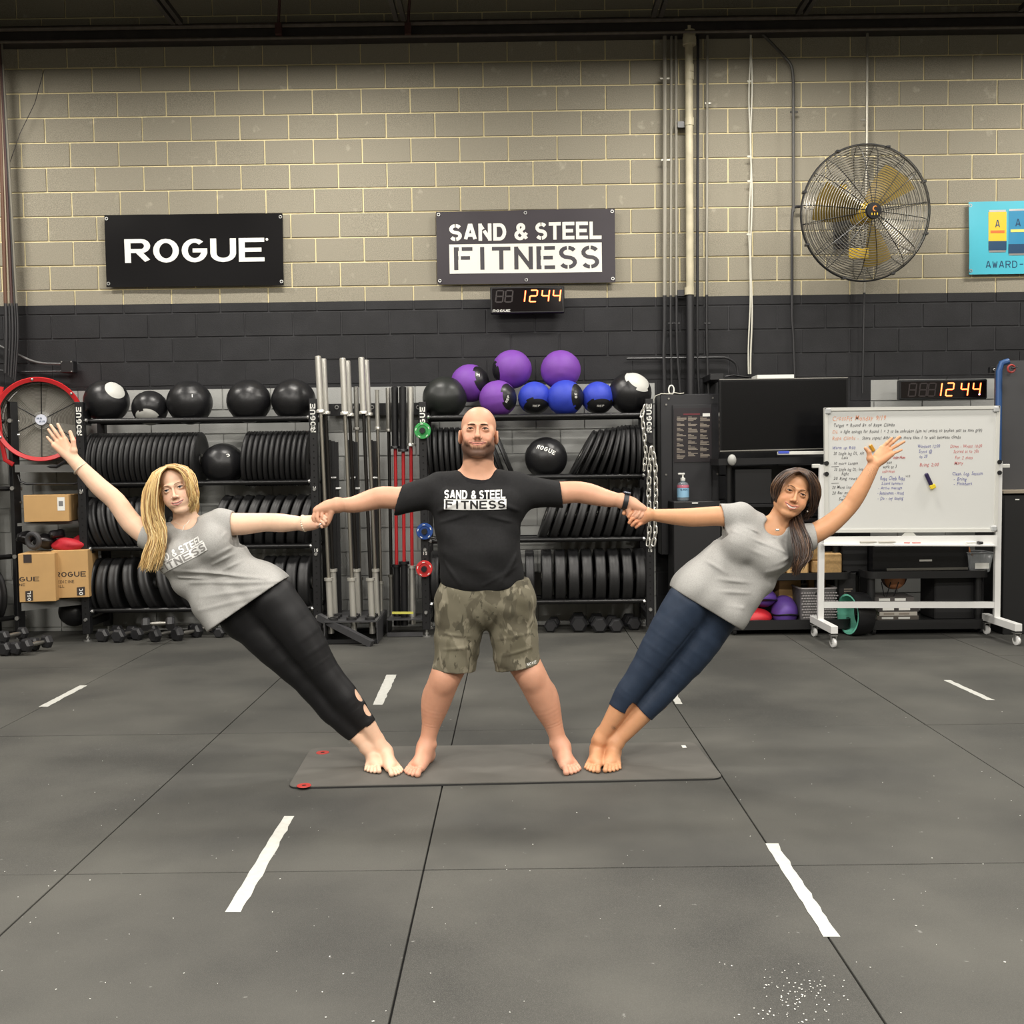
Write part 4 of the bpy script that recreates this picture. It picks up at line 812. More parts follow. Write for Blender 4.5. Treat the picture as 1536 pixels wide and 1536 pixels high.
# things on the cartons
M_REDC = mat('red fabric', srgb(178, 30, 44), .6)
def blob(name, c, r, m, label, cat, seed=0, R=None, amp=.12, parent=None):
    rg = np.random.RandomState(seed); ph = rg.rand(8)*6.28; mb = MB().sphere((0, 0, 0), 1, 24, 14); vs = []
    for p in mb.v:
        p = np.array(p); s = 1+amp*(math.sin(3*p[0]+4*p[1]+ph[0])*.5+math.sin(5*p[2]+3*p[0]+ph[1])*.4+math.sin(9*p[1]+7*p[2]+ph[2])*.2); vs.append((R if R is not None else np.eye(3))@(p*s*np.array(r)))
    mb.v = [tuple(v) for v in vs]; o = mb.build(name, m, parent, 60); o.location = c
    return tag(o, label, cat) if label else o
blob('folded_bag', tuple(P(104, 818, 8.2)), (.14, .1, .06), M_REDC, 'crumpled red fabric bag on top of the cartons', 'bag', 3)
blob('folded_bag', tuple(P(121, 813, 8.3)), (.06, .1, .055), M_REDC, 'smaller red bundle against the storage rack post', 'bag', 5)
st = MB().torus(P(50, 811, 8.05), .055, .02, (0.3, 1, .1), 26, 10); tag(st.build('ankle_strap', mat('grey webbing', srgb(60, 60, 62), .7), loc=tuple(P(50, 811, 8.05))), 'grey ring shaped strap lying on the cartons', 'strap')
for k, (u, v, s) in enumerate(((40, 806, .07), (68, 812, .08), (86, 801, .05))):
    blob('webbing_roll', tuple(P(u, v, 8.22)), (s, .1, s*.75), M_VINYL, ('black webbing roll next to the corner rack post', 'black webbing roll beside the red bag', 'small black roll standing above the red bag')[k], 'strap', k+11, amp=.2)
ball(112, 917, 23, 'dark ball on the floor under the lowest shelf board', M_LEATH, None, (0, 0, 1), Y=8.4)
# corner rack: turned towards the room, mostly outside the frame
cb = G(31, 958); cr_ = empty('corner_rack', tuple(V(cb[0], cb[1], 0)), 'black corner rack post with bolted tubes at the picture edge', 'rack'); top = float(P(15, 603, cb[1])[2]); Lc = V(cb[0], cb[1], 0)
dv = nrm(V(-.62, -.78, 0)); ang = math.atan2(dv[1], dv[0]); Rz = np.array(Matrix.Rotation(ang, 3, 'Z'))
MB().box((0, 0, top/2), (.062, .062, top), Rz, bev=.004).build('upright', M_BLK, cr_); MB().box(V(0, 0, top/2)+dv*1.83, (.062, .062, top), Rz, bev=.004).build('upright', M_BLK, cr_)
nb = V(dv[1], -dv[0], 0)
for sgn, off in ((1, 0), (1, .42)):
    if off:
        for t in (0, 1.83): MB().box(V(0, 0, top/2)+dv*t+nb*off, (.062, .062, top), Rz).build('upright', M_BLK, cr_)
rows = [float(P(20, v, cb[1])[2]) for v in (632, 733, 835, 927)]
for z in rows:
    for off in (.065, .355): MB().cyl(V(0, 0, z)+nb*off+dv*.02, V(0, 0, z)+nb*off+dv*1.8, .021, 10).build('shelf_tube', M_TUBE, cr_)
    MB().cyl(V(0, 0, z)-dv*.03, V(0, 0, z)-dv*.05, .017, 10).build('bolt', M_ZINC, cr_); MB().cyl(V(.005, -.02, z-.11)-dv*.03, V(.005, -.02, z-.11)-dv*.05, .017, 10).build('bolt', M_ZINC, cr_)
    MB().cyl(V(0, -.03, z+.004), V(0, -.055, z+.004), .017, 10).build('bolt', M_ZINC, cr_)
f_ = MB().cyl((0, 0, 0), (0, 0, .012), .036, 14).cyl((0, 0, .012), (0, 0, .06), .009, 8); f_.build('levelling_foot', M_ZINC, cr_)
me, hm = plate_mesh(.07)
for k in range(8):
    o = bpy.data.objects.new('bumper_plate', me); COL.objects.link(o); q = Lc+dv*(.13+k*.085)+nb*.21; o.location = (q[0], q[1], rows[3]+.19); o.rotation_euler = (0, 0, ang)
    h = bpy.data.objects.new('hub', hm); COL.objects.link(h); h.parent = o; tag(o, 'thick black plate on the corner rack, %s from its front post' % ORD[k], 'weight plate', 'plates on the corner rack')
for k, z in enumerate(rows[:3]):
    for t in (.26, .63):
        if k == 2: continue
        q = Lc+dv*t+nb*.21+V(0, 0, z+.135); o = MB().sphere((0, 0, 0), .172, 28, 18).build('medicine_ball', M_LEATH, None, 80); o.location = tuple(q); tag(o, 'black medicine ball on the %s tubes of the corner rack, %s the drum fan' % (('top', 'second')[k], 'close to' if t < .5 else 'farther from'), 'ball', 'balls on the corner rack '+('top', 'second row')[k])
# ------------------------------------------------------------------ electrical cabinet, television, shelves, whiteboard
def bx(name, u0, v0, u1, v1, Y, dep, m, parent=None, bev=.004, loc=None):
    """A box whose front face fills the pixels (u0, v0)-(u1, v1) at depth Y."""
    a, b = P(u0, (v0+v1)/2, Y), P(u1, (v0+v1)/2, Y); t, q = P((u0+u1)/2, v0, Y), P((u0+u1)/2, v1, Y)
    c = V((a[0]+b[0])/2, Y+dep/2, (t[2]+q[2])/2); s = (b[0]-a[0], dep, t[2]-q[2]); L = V(0, 0, 0) if loc is None else V(*loc)
    return MB().box(c-L, s, bev=bev).build(name, m, parent, 0)
def thing_box(name, u0, v0, u1, v1, Y, dep, m, label, cat, bev=.006, floor=False):
    c = P((u0+u1)/2, v1, Y); loc = (float(c[0]), Y+dep/2, 0. if floor else float(c[2]))
    r = empty(name, loc, label, cat)
    if floor:
        a, b, t = P(u0, v1, Y), P(u1, v1, Y), P((u0+u1)/2, v0, Y)
        MB().box((0, 0, t[2]/2), (b[0]-a[0], dep, t[2]), bev=bev).build('body', m, r, 0)
    else: bx('body', u0, v0, u1, v1, Y, dep, m, r, bev, loc)
    return r, loc
M_CAB = mat('black painted cabinet', srgb(38, 38, 41), .45, noise=.08, scale=5)
eb, L = thing_box('electrical_cabinet', 991, 591, 1079, 832, 8.5, .2, M_CAB, 'tall black electrical cabinet with a poster on its door', 'cabinet')
bx('door', 1009, 607, 1068, 832, 8.485, .015, M_CAB, eb, .003, L)
for u, v in ((1003, 598), (1069, 597), (999, 607), (999, 712), (1076, 711), (1007, 825)): q = P(u, v, 8.5)-V(*L); MB().cyl(q, q-V(0, .008, 0), .008, 8).build('screw', M_STEELB, eb)
M_POST = mat('dark poster', srgb(34, 28, 32), .45)
po = tag(bx('poster', 1011, 612, 1067.5, 693, 8.478, .004, M_POST, None, 0), 'dark poster with three columns of small print on the electrical cabinet', 'poster')
M_INK = mat('beige print', srgb(150, 140, 128), .6); M_INKR = mat('dull red print', srgb(110, 42, 50), .6)
def on(u, v, Y): return P(u, v, Y)
rg = random.Random(5); pm = MB()
for cx in (1015, 1032, 1050):
    v = 625
    while v < 686:
        for k in range(rg.choice((3, 4))):
            ln = rg.uniform(8, 15) if k else rg.uniform(4, 6); a, b = P(cx+rg.uniform(0, .5), v, 8.4765), P(cx+ln, v+.9, 8.4765); pm.add([(a[0], a[1], b[2]), (b[0], a[1], b[2]), (b[0], a[1], a[2]), (a[0], a[1], a[2])], [(0, 1, 2, 3)]); v += 1.8
        v += 2.2
tag(pm.build('small_print', M_INK, po, 0), kind='stuff')
def strip(u0, v0, u1, v1, Y, m, parent, name, loc=(0, 0, 0)): a, b = P(u0, v0, Y), P(u1, v1, Y); L = V(*loc); return MB().add([V(a[0], Y, b[2])-L, V(b[0], Y, b[2])-L, V(b[0], Y, a[2])-L, V(a[0], Y, a[2])-L], [(0, 1, 2, 3)]).build(name, m, parent, 0)
strip(1025, 620.5, 1050, 622, 8.4762, M_INKR, po, 'title_print'); strip(1054, 620, 1065, 624.5, 8.4762, M_WHITEP, po, 'logo_print')
# carabiner and cable crumbs on top
cq = P(1007, 585, 8.52); cab = MB().tube([cq+V(.022*math.cos(t), 0, .038*math.sin(t)) for t in np.linspace(0, 2*math.pi, 19)[:-1]], .006, 8, closed=True).build('carabiner', M_WHITEP, loc=tuple(cq)); tag(cab, 'white carabiner ring standing on the electrical cabinet', 'carabiner')
cc = MB().tube([P(u, v, 8.5) for u, v in ((980, 601), (983, 594), (992, 590.5), (1003, 591), (1012, 589), (1020, 590.5), (1026, 589.5))], .004, 6); tag(cc.build('loose_cord', MATS['white cable'], loc=tuple(P(1000, 591, 8.5))), 'loose pale cord end lying over the electrical cabinet edge', 'cord')
# speaker under the cabinet with the hand sanitizer on it
sp, L = thing_box('floor_speaker', 1011, 752, 1082, 945, 8.22, .3, mat('black speaker case', srgb(22, 22, 24), .5), 'tall black cabinet box under the pump bottle', 'speaker', floor=True)
L = sp.location; strip(1038, 753.6, 1047, 755.4, 8.2185, M_WHITEP, sp, 'badge', L)
bc = P(1024.5, 751.5, 8.32); bt = empty('pump_bottle', tuple(bc), 'clear hand sanitizer pump bottle with a pale blue label', 'bottle'); s = 8.32/F_PX; bt.location[2] = bc[2]
M_GEL = mat('clear gel plastic', srgb(190, 206, 216), .12, trans=.7); M_LBL = mat('pale blue label', srgb(150, 196, 226), .4); M_PNK = mat('pink label band', srgb(206, 120, 140), .4)
MB().lathe([(0, 0), (.042, 0), (.048, .006), (.048, .125), (.04, .145), (.02, .155), (.02, .165), (0, .165)], n=28).build('bottle', M_GEL, bt)
MB().lathe([(.0487, .03), (.0487, .105)], n=28).build('label', M_LBL, bt); MB().lathe([(.0489, .108), (.0489, .13)], n=28).build('label_band', M_PNK, bt)
lettering('SAN', lambda x, y, l: V(.0495*math.sin(x/.0495), -.0495*math.cos(x/.0495), y), -.03, .03, .085, .1, wd=1.1).build('lettering', M_NAVY, bt, 0)
MB().lathe([(.0, .165), (.02, .165), (.02, .185), (.007, .188), (.007, .215), (0, .215)], n=18).box((-.012, 0, .22), (.055, .018, .014), bev=.003).build('pump', M_WHITEP, bt)
# television on its stand
tv = empty('television', tuple(P(1176, 680, 8.2)), 'large flat television with a blank dark screen', 'television'); L = tv.location
def quadbox(name, q, Y, dep, m, parent, L):
    ps = [P(u, v, Y)-V(*L) for u, v in q]; return MB().prism([ps[3], ps[2], ps[1], ps[0]], V(0, 0, 0), V(0, dep, 0)).build(name, m, parent, 0)
quadbox('bezel', [(1079, 570), (1272, 567), (1272, 675), (1080, 680)], 8.2, .05, mat('glossy black bezel', srgb(16, 16, 18), .25), tv, L)
quadbox('screen', [(1082, 572.5), (1269.5, 569.5), (1269.5, 670.5), (1082.5, 675)], 8.198, .004, mat('tv screen', srgb(5, 5, 7), .22, spec=.4), tv, L)
quadbox('top_edge', [(1079, 568.6), (1272, 565.8), (1272, 567.2), (1079, 570)], 8.2, .03, M_STEELB, tv, L)
quadbox('lower_trim', [(1080, 676), (1272, 671), (1272, 672.6), (1080, 677.6)], 8.196, .004, M_STEELB, tv, L)
ts = empty('television_stand', (float(P(1176, 800, 8.25)[0]), 8.3, 0), 'black shelf stand under the television with boxes inside', 'stand'); L = ts.location
M_STD = mat('black glass shelf', srgb(26, 26, 28), .3)
quadbox('shelf', [(1078, 688), (1300, 684), (1300, 693), (1078, 698)], 8.12, .35, M_STD, ts, L)
quadbox('shelf', [(1100, 757), (1260, 755), (1260, 759), (1100, 761)], 8.12, .4, M_STD, ts, L); quadbox('shelf', [(1100, 778), (1260, 777), (1260, 782), (1100, 784)], 8.12, .4, M_STD, ts, L)
for u in (1095, 1256):
    a = P(u, 700, 8.16); MB().tube([V(a[0], 8.2, a[2]+.05)-V(*L), V(a[0], 8.2, .01)-V(*L)], .026, 12).build('leg', M_TUBE, ts)
q = P(1176, 735, 8.45); MB().box(V(q[0], 8.5, q[2])-V(*L), (.85, .02, .4)).build('back_panel', M_BLK, ts, 0)
g = tag(bx('game_console', 1102, 703, 1158, 756, 8.2, .25, mat('black device case', srgb(20, 20, 22), .4), None, .006), 'black device case on the shelf under the television', 'device')
g.data.transform(Matrix.Translation((0, 0, 0)))
sb = tag(bx('sensor_bar', 1168, 677, 1236, 682, 8.14, .05, M_WHITEP, None, .003), 'thin white sensor bar with a blue end under the screen', 'sensor bar'); bx('blue_end', 1168, 676.5, 1184, 680.5, 8.135, .02, mat('blue plastic', srgb(70, 90, 200), .4), sb, .002)
tag(bx('paper_stack', 1136, 562, 1191, 568.5, 8.22, .2, M_WHITEP, None, 0), 'white papers lying on the television top edge', 'paper')
tag(bx('cable_box', 1065, 560.5, 1086, 570, 8.4, .33, M_BLK, None), 'small black box on the wall beside the television corner', 'box')
tag(MB().tube([P(u, v, 8.3) for u, v in ((1088, 565), (1100, 563), (1115, 565), (1124, 566.5))], .014, 8, flat=.5).build('remote_control', M_VINYL, loc=tuple(P(1105, 564, 8.3))), 'dark remote control lying on the television top edge', 'remote')
cp = MB().sphere((0, 0, 0), (.035, .03, .045), 12, 8).build('crumpled_wrapper', mat('clear wrapper', srgb(210, 210, 205), .2, trans=.4)); cp.location = P(1098, 690, 8.1); tag(cp, 'small crumpled clear wrapper on the shelf end beside the television', 'wrapper')
cd = MB()
for k in range(5): cd.tube([P(u, v+k*3.5, 8.15) for u, v in ((1190, 762), (1205, 758), (1218, 760), (1228, 756))], .006, 6)
tag(cd.build('coiled_cable', M_VINYL, loc=tuple(P(1210, 765, 8.15))), 'coiled black cables on the shelf below the television', 'cable', kind='stuff')
# low carts
M_CART = mat('black plastic cart', srgb(30, 30, 31), .38)
def rounded(x0, x1, y0, y1, z, r=.08, n=5):
    out = []
    for cx, cy, a in ((x1-r, y0+r, -90), (x1-r, y1-r, 0), (x0+r, y1-r, 90), (x0+r, y0+r, 180)):
        for i in range(n+1): t = math.radians(a+90*i/n); out.append(V(cx+r*math.cos(t), cy+r*math.sin(t), z))
    return out
def cart(u0, u1, vt, vb, Y, dep, label, posts=(.12, .88)):
    x0, x1 = float(P(u0, 940, Y)[0]), float(P(u1, 940, Y)[0]); zt, zb = float(P(u0, vt, Y)[2]), .045; loc = ((x0+x1)/2, Y+dep/2, 0); L = V(*loc); r = empty('utility_cart', loc, label, 'cart')
    for z, h, nm in ((zt, .055, 'top_tray'), (zb+.075, .075, 'base_tray')):
        pts = rounded(x0, x1, Y, Y+dep, z); pts = [p-L for p in pts]; i2 = [p-L-V(0, 0, .02) for p in rounded(x0+.02, x1-.02, Y+.02, Y+dep-.02, z, .06)]; n = len(pts)
        mb = MB(); mb.add(pts+[p-V(0, 0, h) for p in pts], [((i+1) % n, i, n+i, n+(i+1) % n) for i in range(n)]+[tuple(range(2*n-1, n-1, -1))])
        i1 = [p+V(0, 0, .02) for p in i2]; mb.add(pts+i1+i2, [(i, (i+1) % n, n+(i+1) % n, n+i) for i in range(n)]+[(n+i, n+(i+1) % n, 2*n+(i+1) % n, 2*n+i) for i in range(n)]+[tuple(range(2*n, 3*n))]); mb.build(nm, M_CART, r, 30)
    for fx in posts:
        for y in (.07, dep-.07): x = x0+(x1-x0)*fx; MB().cyl(V(x, Y+y, zb+.04)-L, V(x, Y+y, zt-.04)-L, .03, 12).build('post', M_CART, r)
    for fx in (.06, .94):
        for y in (.05, dep-.05): x = x0+(x1-x0)*fx; MB().cyl(V(x-.012, Y+y, .035)-L, V(x+.012, Y+y, .035)-L, .034, 16).build('wheel', M_RUB, r)
    return r, zt-.02, zb+.055
k1, z1t, z1b = cart(1092, 1280, 861, 945, 8.05, .45, 'black cart with cork blocks above and bolsters below', (.06, .74))
k2, z2t, z2b = cart(1302, 1486, 858, 945, 7.98, .5, 'black cart with the printer behind the whiteboard stand', (.0+.05, .93))
M_CORK = mat('cork', srgb(196, 160, 108), .8, noise=.14, scale=60)
def stand_box(name, u0, u1, vt, vb, Y, dep, m, label, cat, z=None, bev=.01, rz=0):
    a, b, t = P(u0, vb, Y), P(u1, vb, Y), P(u0, vt, Y); zz = a[2] if z is None else z; h = t[2]-a[2]
    o = MB().box((0, 0, h/2), (b[0]-a[0], dep, h), bev=bev).build(name, m, None, 30); o.location = ((a[0]+b[0])/2, Y+dep/2, zz); o.rotation_euler[2] = math.radians(rz); return tag(o, label, cat)
stand_box('yoga_block', 1236, 1263, 830, 861, 8.14, .14, M_CORK, 'cork yoga block standing alone beside the whiteboard leg', 'yoga block', z1t)
stand_box('yoga_block', 1183, 1214, 843, 862, 8.12, .2, M_CORK, 'lower cork yoga block of the pile behind the brown ponytail', 'yoga block', z1t, rz=-4)
stand_box('yoga_block', 1187, 1214, 824, 843, 8.12, .2, M_CORK, 'upper cork yoga block of the pile behind the brown ponytail', 'yoga block', z1t+float(P(0, 843, 8.12)[2]-P(0, 862, 8.12)[2]), rz=3)
stand_box('yoga_block', 1218, 1233, 841, 860, 8.2, .22, M_CORK, 'lower cork yoga block behind the whiteboard leg', 'yoga block', z1t)
stand_box('yoga_block', 1217, 1232, 820, 841, 8.2, .22, M_CORK, 'upper cork yoga block behind the whiteboard leg', 'yoga block', z1t+float(P(0, 841, 8.2)[2]-P(0, 860, 8.2)[2]))
stand_box('yoga_block', 1160, 1177, 851, 861, 8.14, .2, M_CORK, 'cork yoga block peeping out beside the grey shirt', 'yoga block', z1t)
stand_box('cardboard_box', 1165, 1200, 874, 930, 8.3, .15, M_CARD, 'cardboard box behind the purple bolsters', 'box', z1b, .003, 12)
stand_box('cardboard_box', 1213, 1239, 871, 930, 8.32, .12, M_CARD, 'narrow cardboard box behind the woven basket', 'box', z1b, .003)
stand_box('printed_box', 1250, 1284, 876, 945, 8.2, .2, mat('black box', srgb(26, 26, 26), .5), 'black box with white lines of print behind the woven basket', 'box', z1b, .004)
for k in range(6): strip(1266, 883+k*3.2, 1266+random.uniform(10, 17), 884.2+k*3.2, 8.195, M_INK, bpy.data.objects['printed_box'], 'print_line', bpy.data.objects['printed_box'].location)
M_PFAB = mat('purple bolster fabric', srgb(96, 66, 150), .55); M_RFAB = mat('red bolster fabric', srgb(196, 38, 48), .5)
def bag(u0, u1, v0, v1, Y, m, label, seed, z=None):
    a, b = P(u0, v1, Y), P(u1, v0, Y); c = (a+b)/2; r = V((b[0]-a[0])/2, .13, (b[2]-a[2])/2)
    o = blob('sand_bag', tuple(c+V(0, .13, 0)), tuple(r), m, label, 'bag', seed, amp=.06)
    MB().tube([V(r[0]*1.015*math.cos(t), r[1]*1.02*math.sin(t), -.01+.006*math.sin(3*t)) for t in np.linspace(0, 2*math.pi, 33)[:-1]], .014, 6, closed=True, hint=(0, 0, 1), flat=.5).build('webbing_band', M_VINYL, o); return o
bag(1110, 1164, 914, 946, 8.08, M_RFAB, 'red sand bag with a black band on the lower cart tray', 3)
bag(1127, 1170, 884, 914, 8.12, M_PFAB, 'purple sand bag lying on the red one', 5)
bag(1163, 1202, 896, 946, 8.08, M_PFAB, 'round purple sand bag beside the woven basket', 7)
# woven basket
x0, x1 = float(P(1203, 945, 8.06)[0]), float(P(1254, 945, 8.06)[0]); bh = float((P(1200, 895, 8.06)-P(1200, 945, 8.06))[2]); M_BSK = mat('grey plastic weave', srgb(138, 134, 134), .55)
bk = empty('woven_basket', ((x0+x1)/2, 8.06+.15, z1b), 'grey woven plastic basket on the lower cart tray', 'basket'); w_ = x1-x0
rim = rounded(-w_/2-.012, w_/2+.012, -.15, .15, bh, .04); MB().tube(rim, .008, 6, closed=True).build('rim', M_BSK, bk)
body = MB()
for k, (e, zz) in enumerate(((0, 0), (.012, bh))): body.v += [tuple(p) for p in rounded(-w_/2-e, w_/2+e, -.15, .15, zz, .04)]
n = len(body.v)//2; body.f = [(i, (i+1) % n, n+(i+1) % n, n+i) for i in range(n)]+[tuple(range(n-1, -1, -1))]; body.m = [0]*len(body.f); body.build('liner', mat('basket liner', srgb(92, 90, 90), .7), bk, 30)
wv = MB()
for r in range(11):
    for c in range(14):
        x = -w_/2+w_*(c+.5+(.5 if r % 2 else 0))/14; z = bh*(r+.6)/12.2
        if x > w_/2: continue
        wv.box((x*(1+.08*z/bh), -.153, z), (w_/14*.92, .008, bh/12.2*.55), bev=.003)
tag(wv.build('weave', M_BSK, bk, 0), kind='stuff'); MB().box((0, -.156, bh*.86), (.06, .006, .018)).build('handle_slot', M_HOLE, bk, 0)
# yoga wheel
wc = V(float(P(1287, 930, 7.98)[0]), 8.03, .17); wh = empty('yoga_roller', (wc[0], wc[1], 0), 'black yoga wheel with mint green inner lining', 'yoga wheel'); ax = nrm((-.97, -.24, 0)); rr = .163
MB().lathe([(rr-.012, -.07), (rr, -.07), (rr+.004, -.05), (rr+.004, .05), (rr, .07), (rr-.012, .07)], (0, 0, rr+.004), ax, 48, closed=True).build('tread', M_BLK, wh)
M_MINT = mat('mint plastic', srgb(120, 206, 180), .4)
MB().lathe([(rr-.013, -.071), (rr-.013, .071), (rr-.006, .074), (rr-.019, .074), (rr-.019, -.074), (rr-.006, -.074)], (0, 0, rr+.004), ax, 48, closed=True).build('lining', M_MINT, wh)
# printer, bin, books, ball holder
pr = stand_box('printer', 1310, 1454, 815, 857, 8.08, .36, mat('black printer case', srgb(18, 18, 20), .25), 'black printer on the cart behind the whiteboard tray', 'printer', z2t, .012); L = pr.location
strip(1379, 839.5, 1398, 842, 8.079, M_WHITEP, pr, 'badge', L); strip(1330, 852.5, 1452, 854.5, 8.079, M_STEELB, pr, 'tray_edge', L)
stand_box('equipment_case', 1262, 1303, 822, 864, 8.2, .3, mat('charcoal case', srgb(28, 28, 30), .5), 'charcoal equipment case behind the lone cork block', 'case', z1t, .012)
pb = empty('plastic_bin', (float(P(1472, 857, 8.05)[0]), 8.15, z2t), 'small clear plastic bin with a white label on the printer cart', 'bin'); wb = float((P(1490, 857, 8.05)-P(1456, 857, 8.05))[0]); M_CLR = mat('clear bin plastic', srgb(206, 210, 212), .15, trans=.75)
lo, hi = rounded(-wb/2+.012, wb/2-.012, -.09, .09, 0, .02), rounded(-wb/2-.01, wb/2+.01, -.11, .11, .15, .02); n = len(lo)
MB().add(lo+hi, [(i, (i+1) % n, n+(i+1) % n, n+i) for i in range(n)]+[tuple(range(n-1, -1, -1))]).build('bin_wall', M_CLR, pb, 30); MB().tube(hi, .006, 6, closed=True).build('rim', M_CLR, pb); MB().box((.0, -.112, .05), (.11, .003, .045)).build('label', M_WHITEP, pb, 0)
gd = blob('round_gourd', (float(pb.location[0])-.05, 8.2, z2t+.15), (.03, .03, .05), mat('tan skin', srgb(160, 104, 62), .5), 'tan knob of something standing in the clear bin', 'knob', 2)
M_PAGE = mat('book pages', srgb(206, 202, 190), .7)
bkz = z2b
for k, (u0, u1, hgt, col, lb) in enumerate(((1316, 1378, .036, srgb(96, 90, 84), 'lowest grey book of the pile on the printer cart'), (1320, 1376, .03, srgb(196, 190, 180), 'pale book lying second from the bottom of the pile'), (1318, 1378, .046, srgb(60, 56, 56), 'dark spined book in the middle of the pile'), (1312, 1370, .028, srgb(214, 210, 200), 'white book second from the top of the pile'), (1313, 1371, .045, srgb(84, 80, 78), 'dark book on top of the pile on the printer cart'))):
    a, b = P(u0, 940, 8.1), P(u1, 940, 8.1); w_ = b[0]-a[0]; o = empty('book', ((a[0]+b[0])/2, 8.22, bkz), lb, 'book', rz=random.uniform(-.05, .05)); m = mat('book cover %d' % k, col, .5)
    MB().box((0, 0, .002), (w_, .24, .004)).box((0, 0, hgt-.002), (w_, .24, .004)).box((0, -.119, hgt/2), (w_, .004, hgt)).build('cover', m, o, 0); MB().box((0, .003, hgt/2), (w_-.01, .225, hgt-.008)).build('pages', M_PAGE, o, 0)
    for j in range(2): MB().box((-w_*.25+j*w_*.4, -.1218, hgt/2), (w_*.28, .001, hgt*.45)).build('spine_print', M_WHITEP if k in (0, 2, 4) else M_INK, o, 0)
    bkz += hgt+.0005
bq = P(1341, 868, 8.2); bl = MB().sphere((0, 0, 0), .085, 24, 16).build('brown_ball', mat('tan rubber', srgb(206, 140, 100), .5), None, 80); bl.location = bq; tag(bl, 'tan ball held in a dark ring under the printer cart top', 'ball')
MB().tube([V(.09*math.cos(t), .0, .02+.09*math.sin(t)*-1) for t in np.linspace(.1, 3.04, 16)], .016, 8).build('rim_ring', mat('maroon ring', srgb(60, 20, 20), .4), bl)
for u0, u1 in ((1322, 1328), (1336, 1328), (1348, 1338)):
    tag(MB().tube([P(u0, 873, 8.1), P(u1, 902, 8.12)], .004, 5).build('wire_stay', M_BLK, loc=tuple(P(u0, 873, 8.1))), {1322: 'dark wire stay slanting down from the tan ball, innermost', 1336: 'dark wire stay crossing under the middle of the tan ball', 1348: 'dark wire stay on the whiteboard side of the tan ball'}[u0], 'wire')
stand_box('fabric_cube', 1402, 1476, 870, 944, 8.1, .3, mat('black cube fabric', srgb(24, 24, 25), .7), 'black fabric storage cube on the lower tray of the printer cart', 'storage box', z2b, .01)
# whiteboard on castors
YB_ = 7.78; wbx = empty('whiteboard', (float(P(1366, 960, YB_)[0]), YB_+.06, 0), 'mobile whiteboard covered in handwritten class notes', 'whiteboard'); L = wbx.location
M_WB = mat('whiteboard surface', srgb(212, 213, 210), .3, spec=.4); M_ALU = mat('pale aluminium frame', srgb(206, 206, 200), .35); M_WST = mat('white powder coat', srgb(222, 222, 220), .35)
def wq(name, q, Y, dep, m): return quadbox(name, q, Y, dep, m, wbx, L)
TL, TR, BR, BL = (1238.5, 614), (1497, 611), (1493, 795.5), (1240, 796.5)
def W(x, y, l=0.):
    tl, tr, br_, bl_ = [P(u, v, YB_) for u, v in (TL, TR, BR, BL)]; p = (bl_*(1-x)+br_*x)*(1-y)+(tl*(1-x)+tr*x)*y; return V(p[0], YB_-l, p[2])-V(*L)
def wpx(u, v, l): # sheet point under a pixel
    p = P(u, v, YB_); return V(p[0], YB_-l, p[2])-V(*L)
MB().prism([W(0, 0), W(1, 0), W(1, 1), W(0, 1)], V(0, 0, 0), V(0, .018, 0)).build('writing_surface', M_WB, wbx, 0)
for a, b in (((0, 0), (1, 0)), ((1, 0), (1, 1)), ((1, 1), (0, 1)), ((0, 1), (0, 0))):
    p, q = W(*a), W(*b); d = nrm(q-p); s_, t_, _ = frame(d, (0, 1, 0)); MB().box((p+q)/2+V(0, .004, 0), (.024, np.linalg.norm(q-p)+.02, .03), np.array([s_, d, t_]).T).build('frame_edge', M_ALU, wbx, 0)
for a in ((0, 0), (1, 0), (1, 1), (0, 1)): MB().box(W(*a)+V((-.5+a[0])*-.03, -.002, (-.5+a[1])*-.03), (.045, .034, .045), bev=.008).build('corner_cap', mat('grey cap', srgb(176, 178, 178), .4), wbx, 0)
def post(uT, vT, uB):
    a = P(uT, vT, YB_+.03); b = P(uB, 940, YB_+.03); z0 = .155; MB().box(V((a[0]+b[0])/2, YB_+.03, (a[2]+z0)/2)-V(*L), (.044, .03, a[2]-z0), np.array(Matrix.Rotation(math.atan2(a[0]-b[0], a[2]-z0), 3, 'Y'))).build('leg', M_WST, wbx, 0)
    x = b[0]
    fy0, fy1 = 7.46, 8.0; MB().box(V(x, (fy0+fy1)/2, .135)-V(*L), (.05, fy1-fy0, .055), bev=.002).build('foot', M_WST, wbx, 0)
    for y in (fy0+.03, fy1-.03):
        cst = empty('castor', (0, 0, 0)); cst.parent = wbx; cst.location = V(x, y, 0)-V(*L)
        MB().lathe([(0, -.012), (.024, -.012), (.033, -.009), (.036, 0), (.033, .009), (.024, .012), (0, .012)], (0, 0, .036), (1, .3, 0), 24).build('wheel', M_WST, cst)
        MB().box((0, 0, .092), (.05, .05, .006)).box((-.018, 0, .065), (.003, .03, .055)).box((.018, 0, .065), (.003, .03, .055)).cyl((-.02, 0, .036), (.02, 0, .036), .006, 8).build('fork', M_ZINC, cst, 0)
post(1233, 697, 1230.5); post(1498, 692, 1494.5)
for u0, v0 in ((1236, 695), (1495, 693)):
    for dv in (0, 16): q = P(u0+3, v0+dv, YB_)-V(*L); MB().cyl(q-V(0, .02, 0), q+V(0, .01, 0), .017, 12).build('pivot_knob', M_BLK, wbx)
for u in (1224, 1508): q = P(u, 699, YB_+.05)-V(*L); MB().box(q, (.06, .03, .03), bev=.004).build('pivot_arm', M_ALU, wbx, 0)
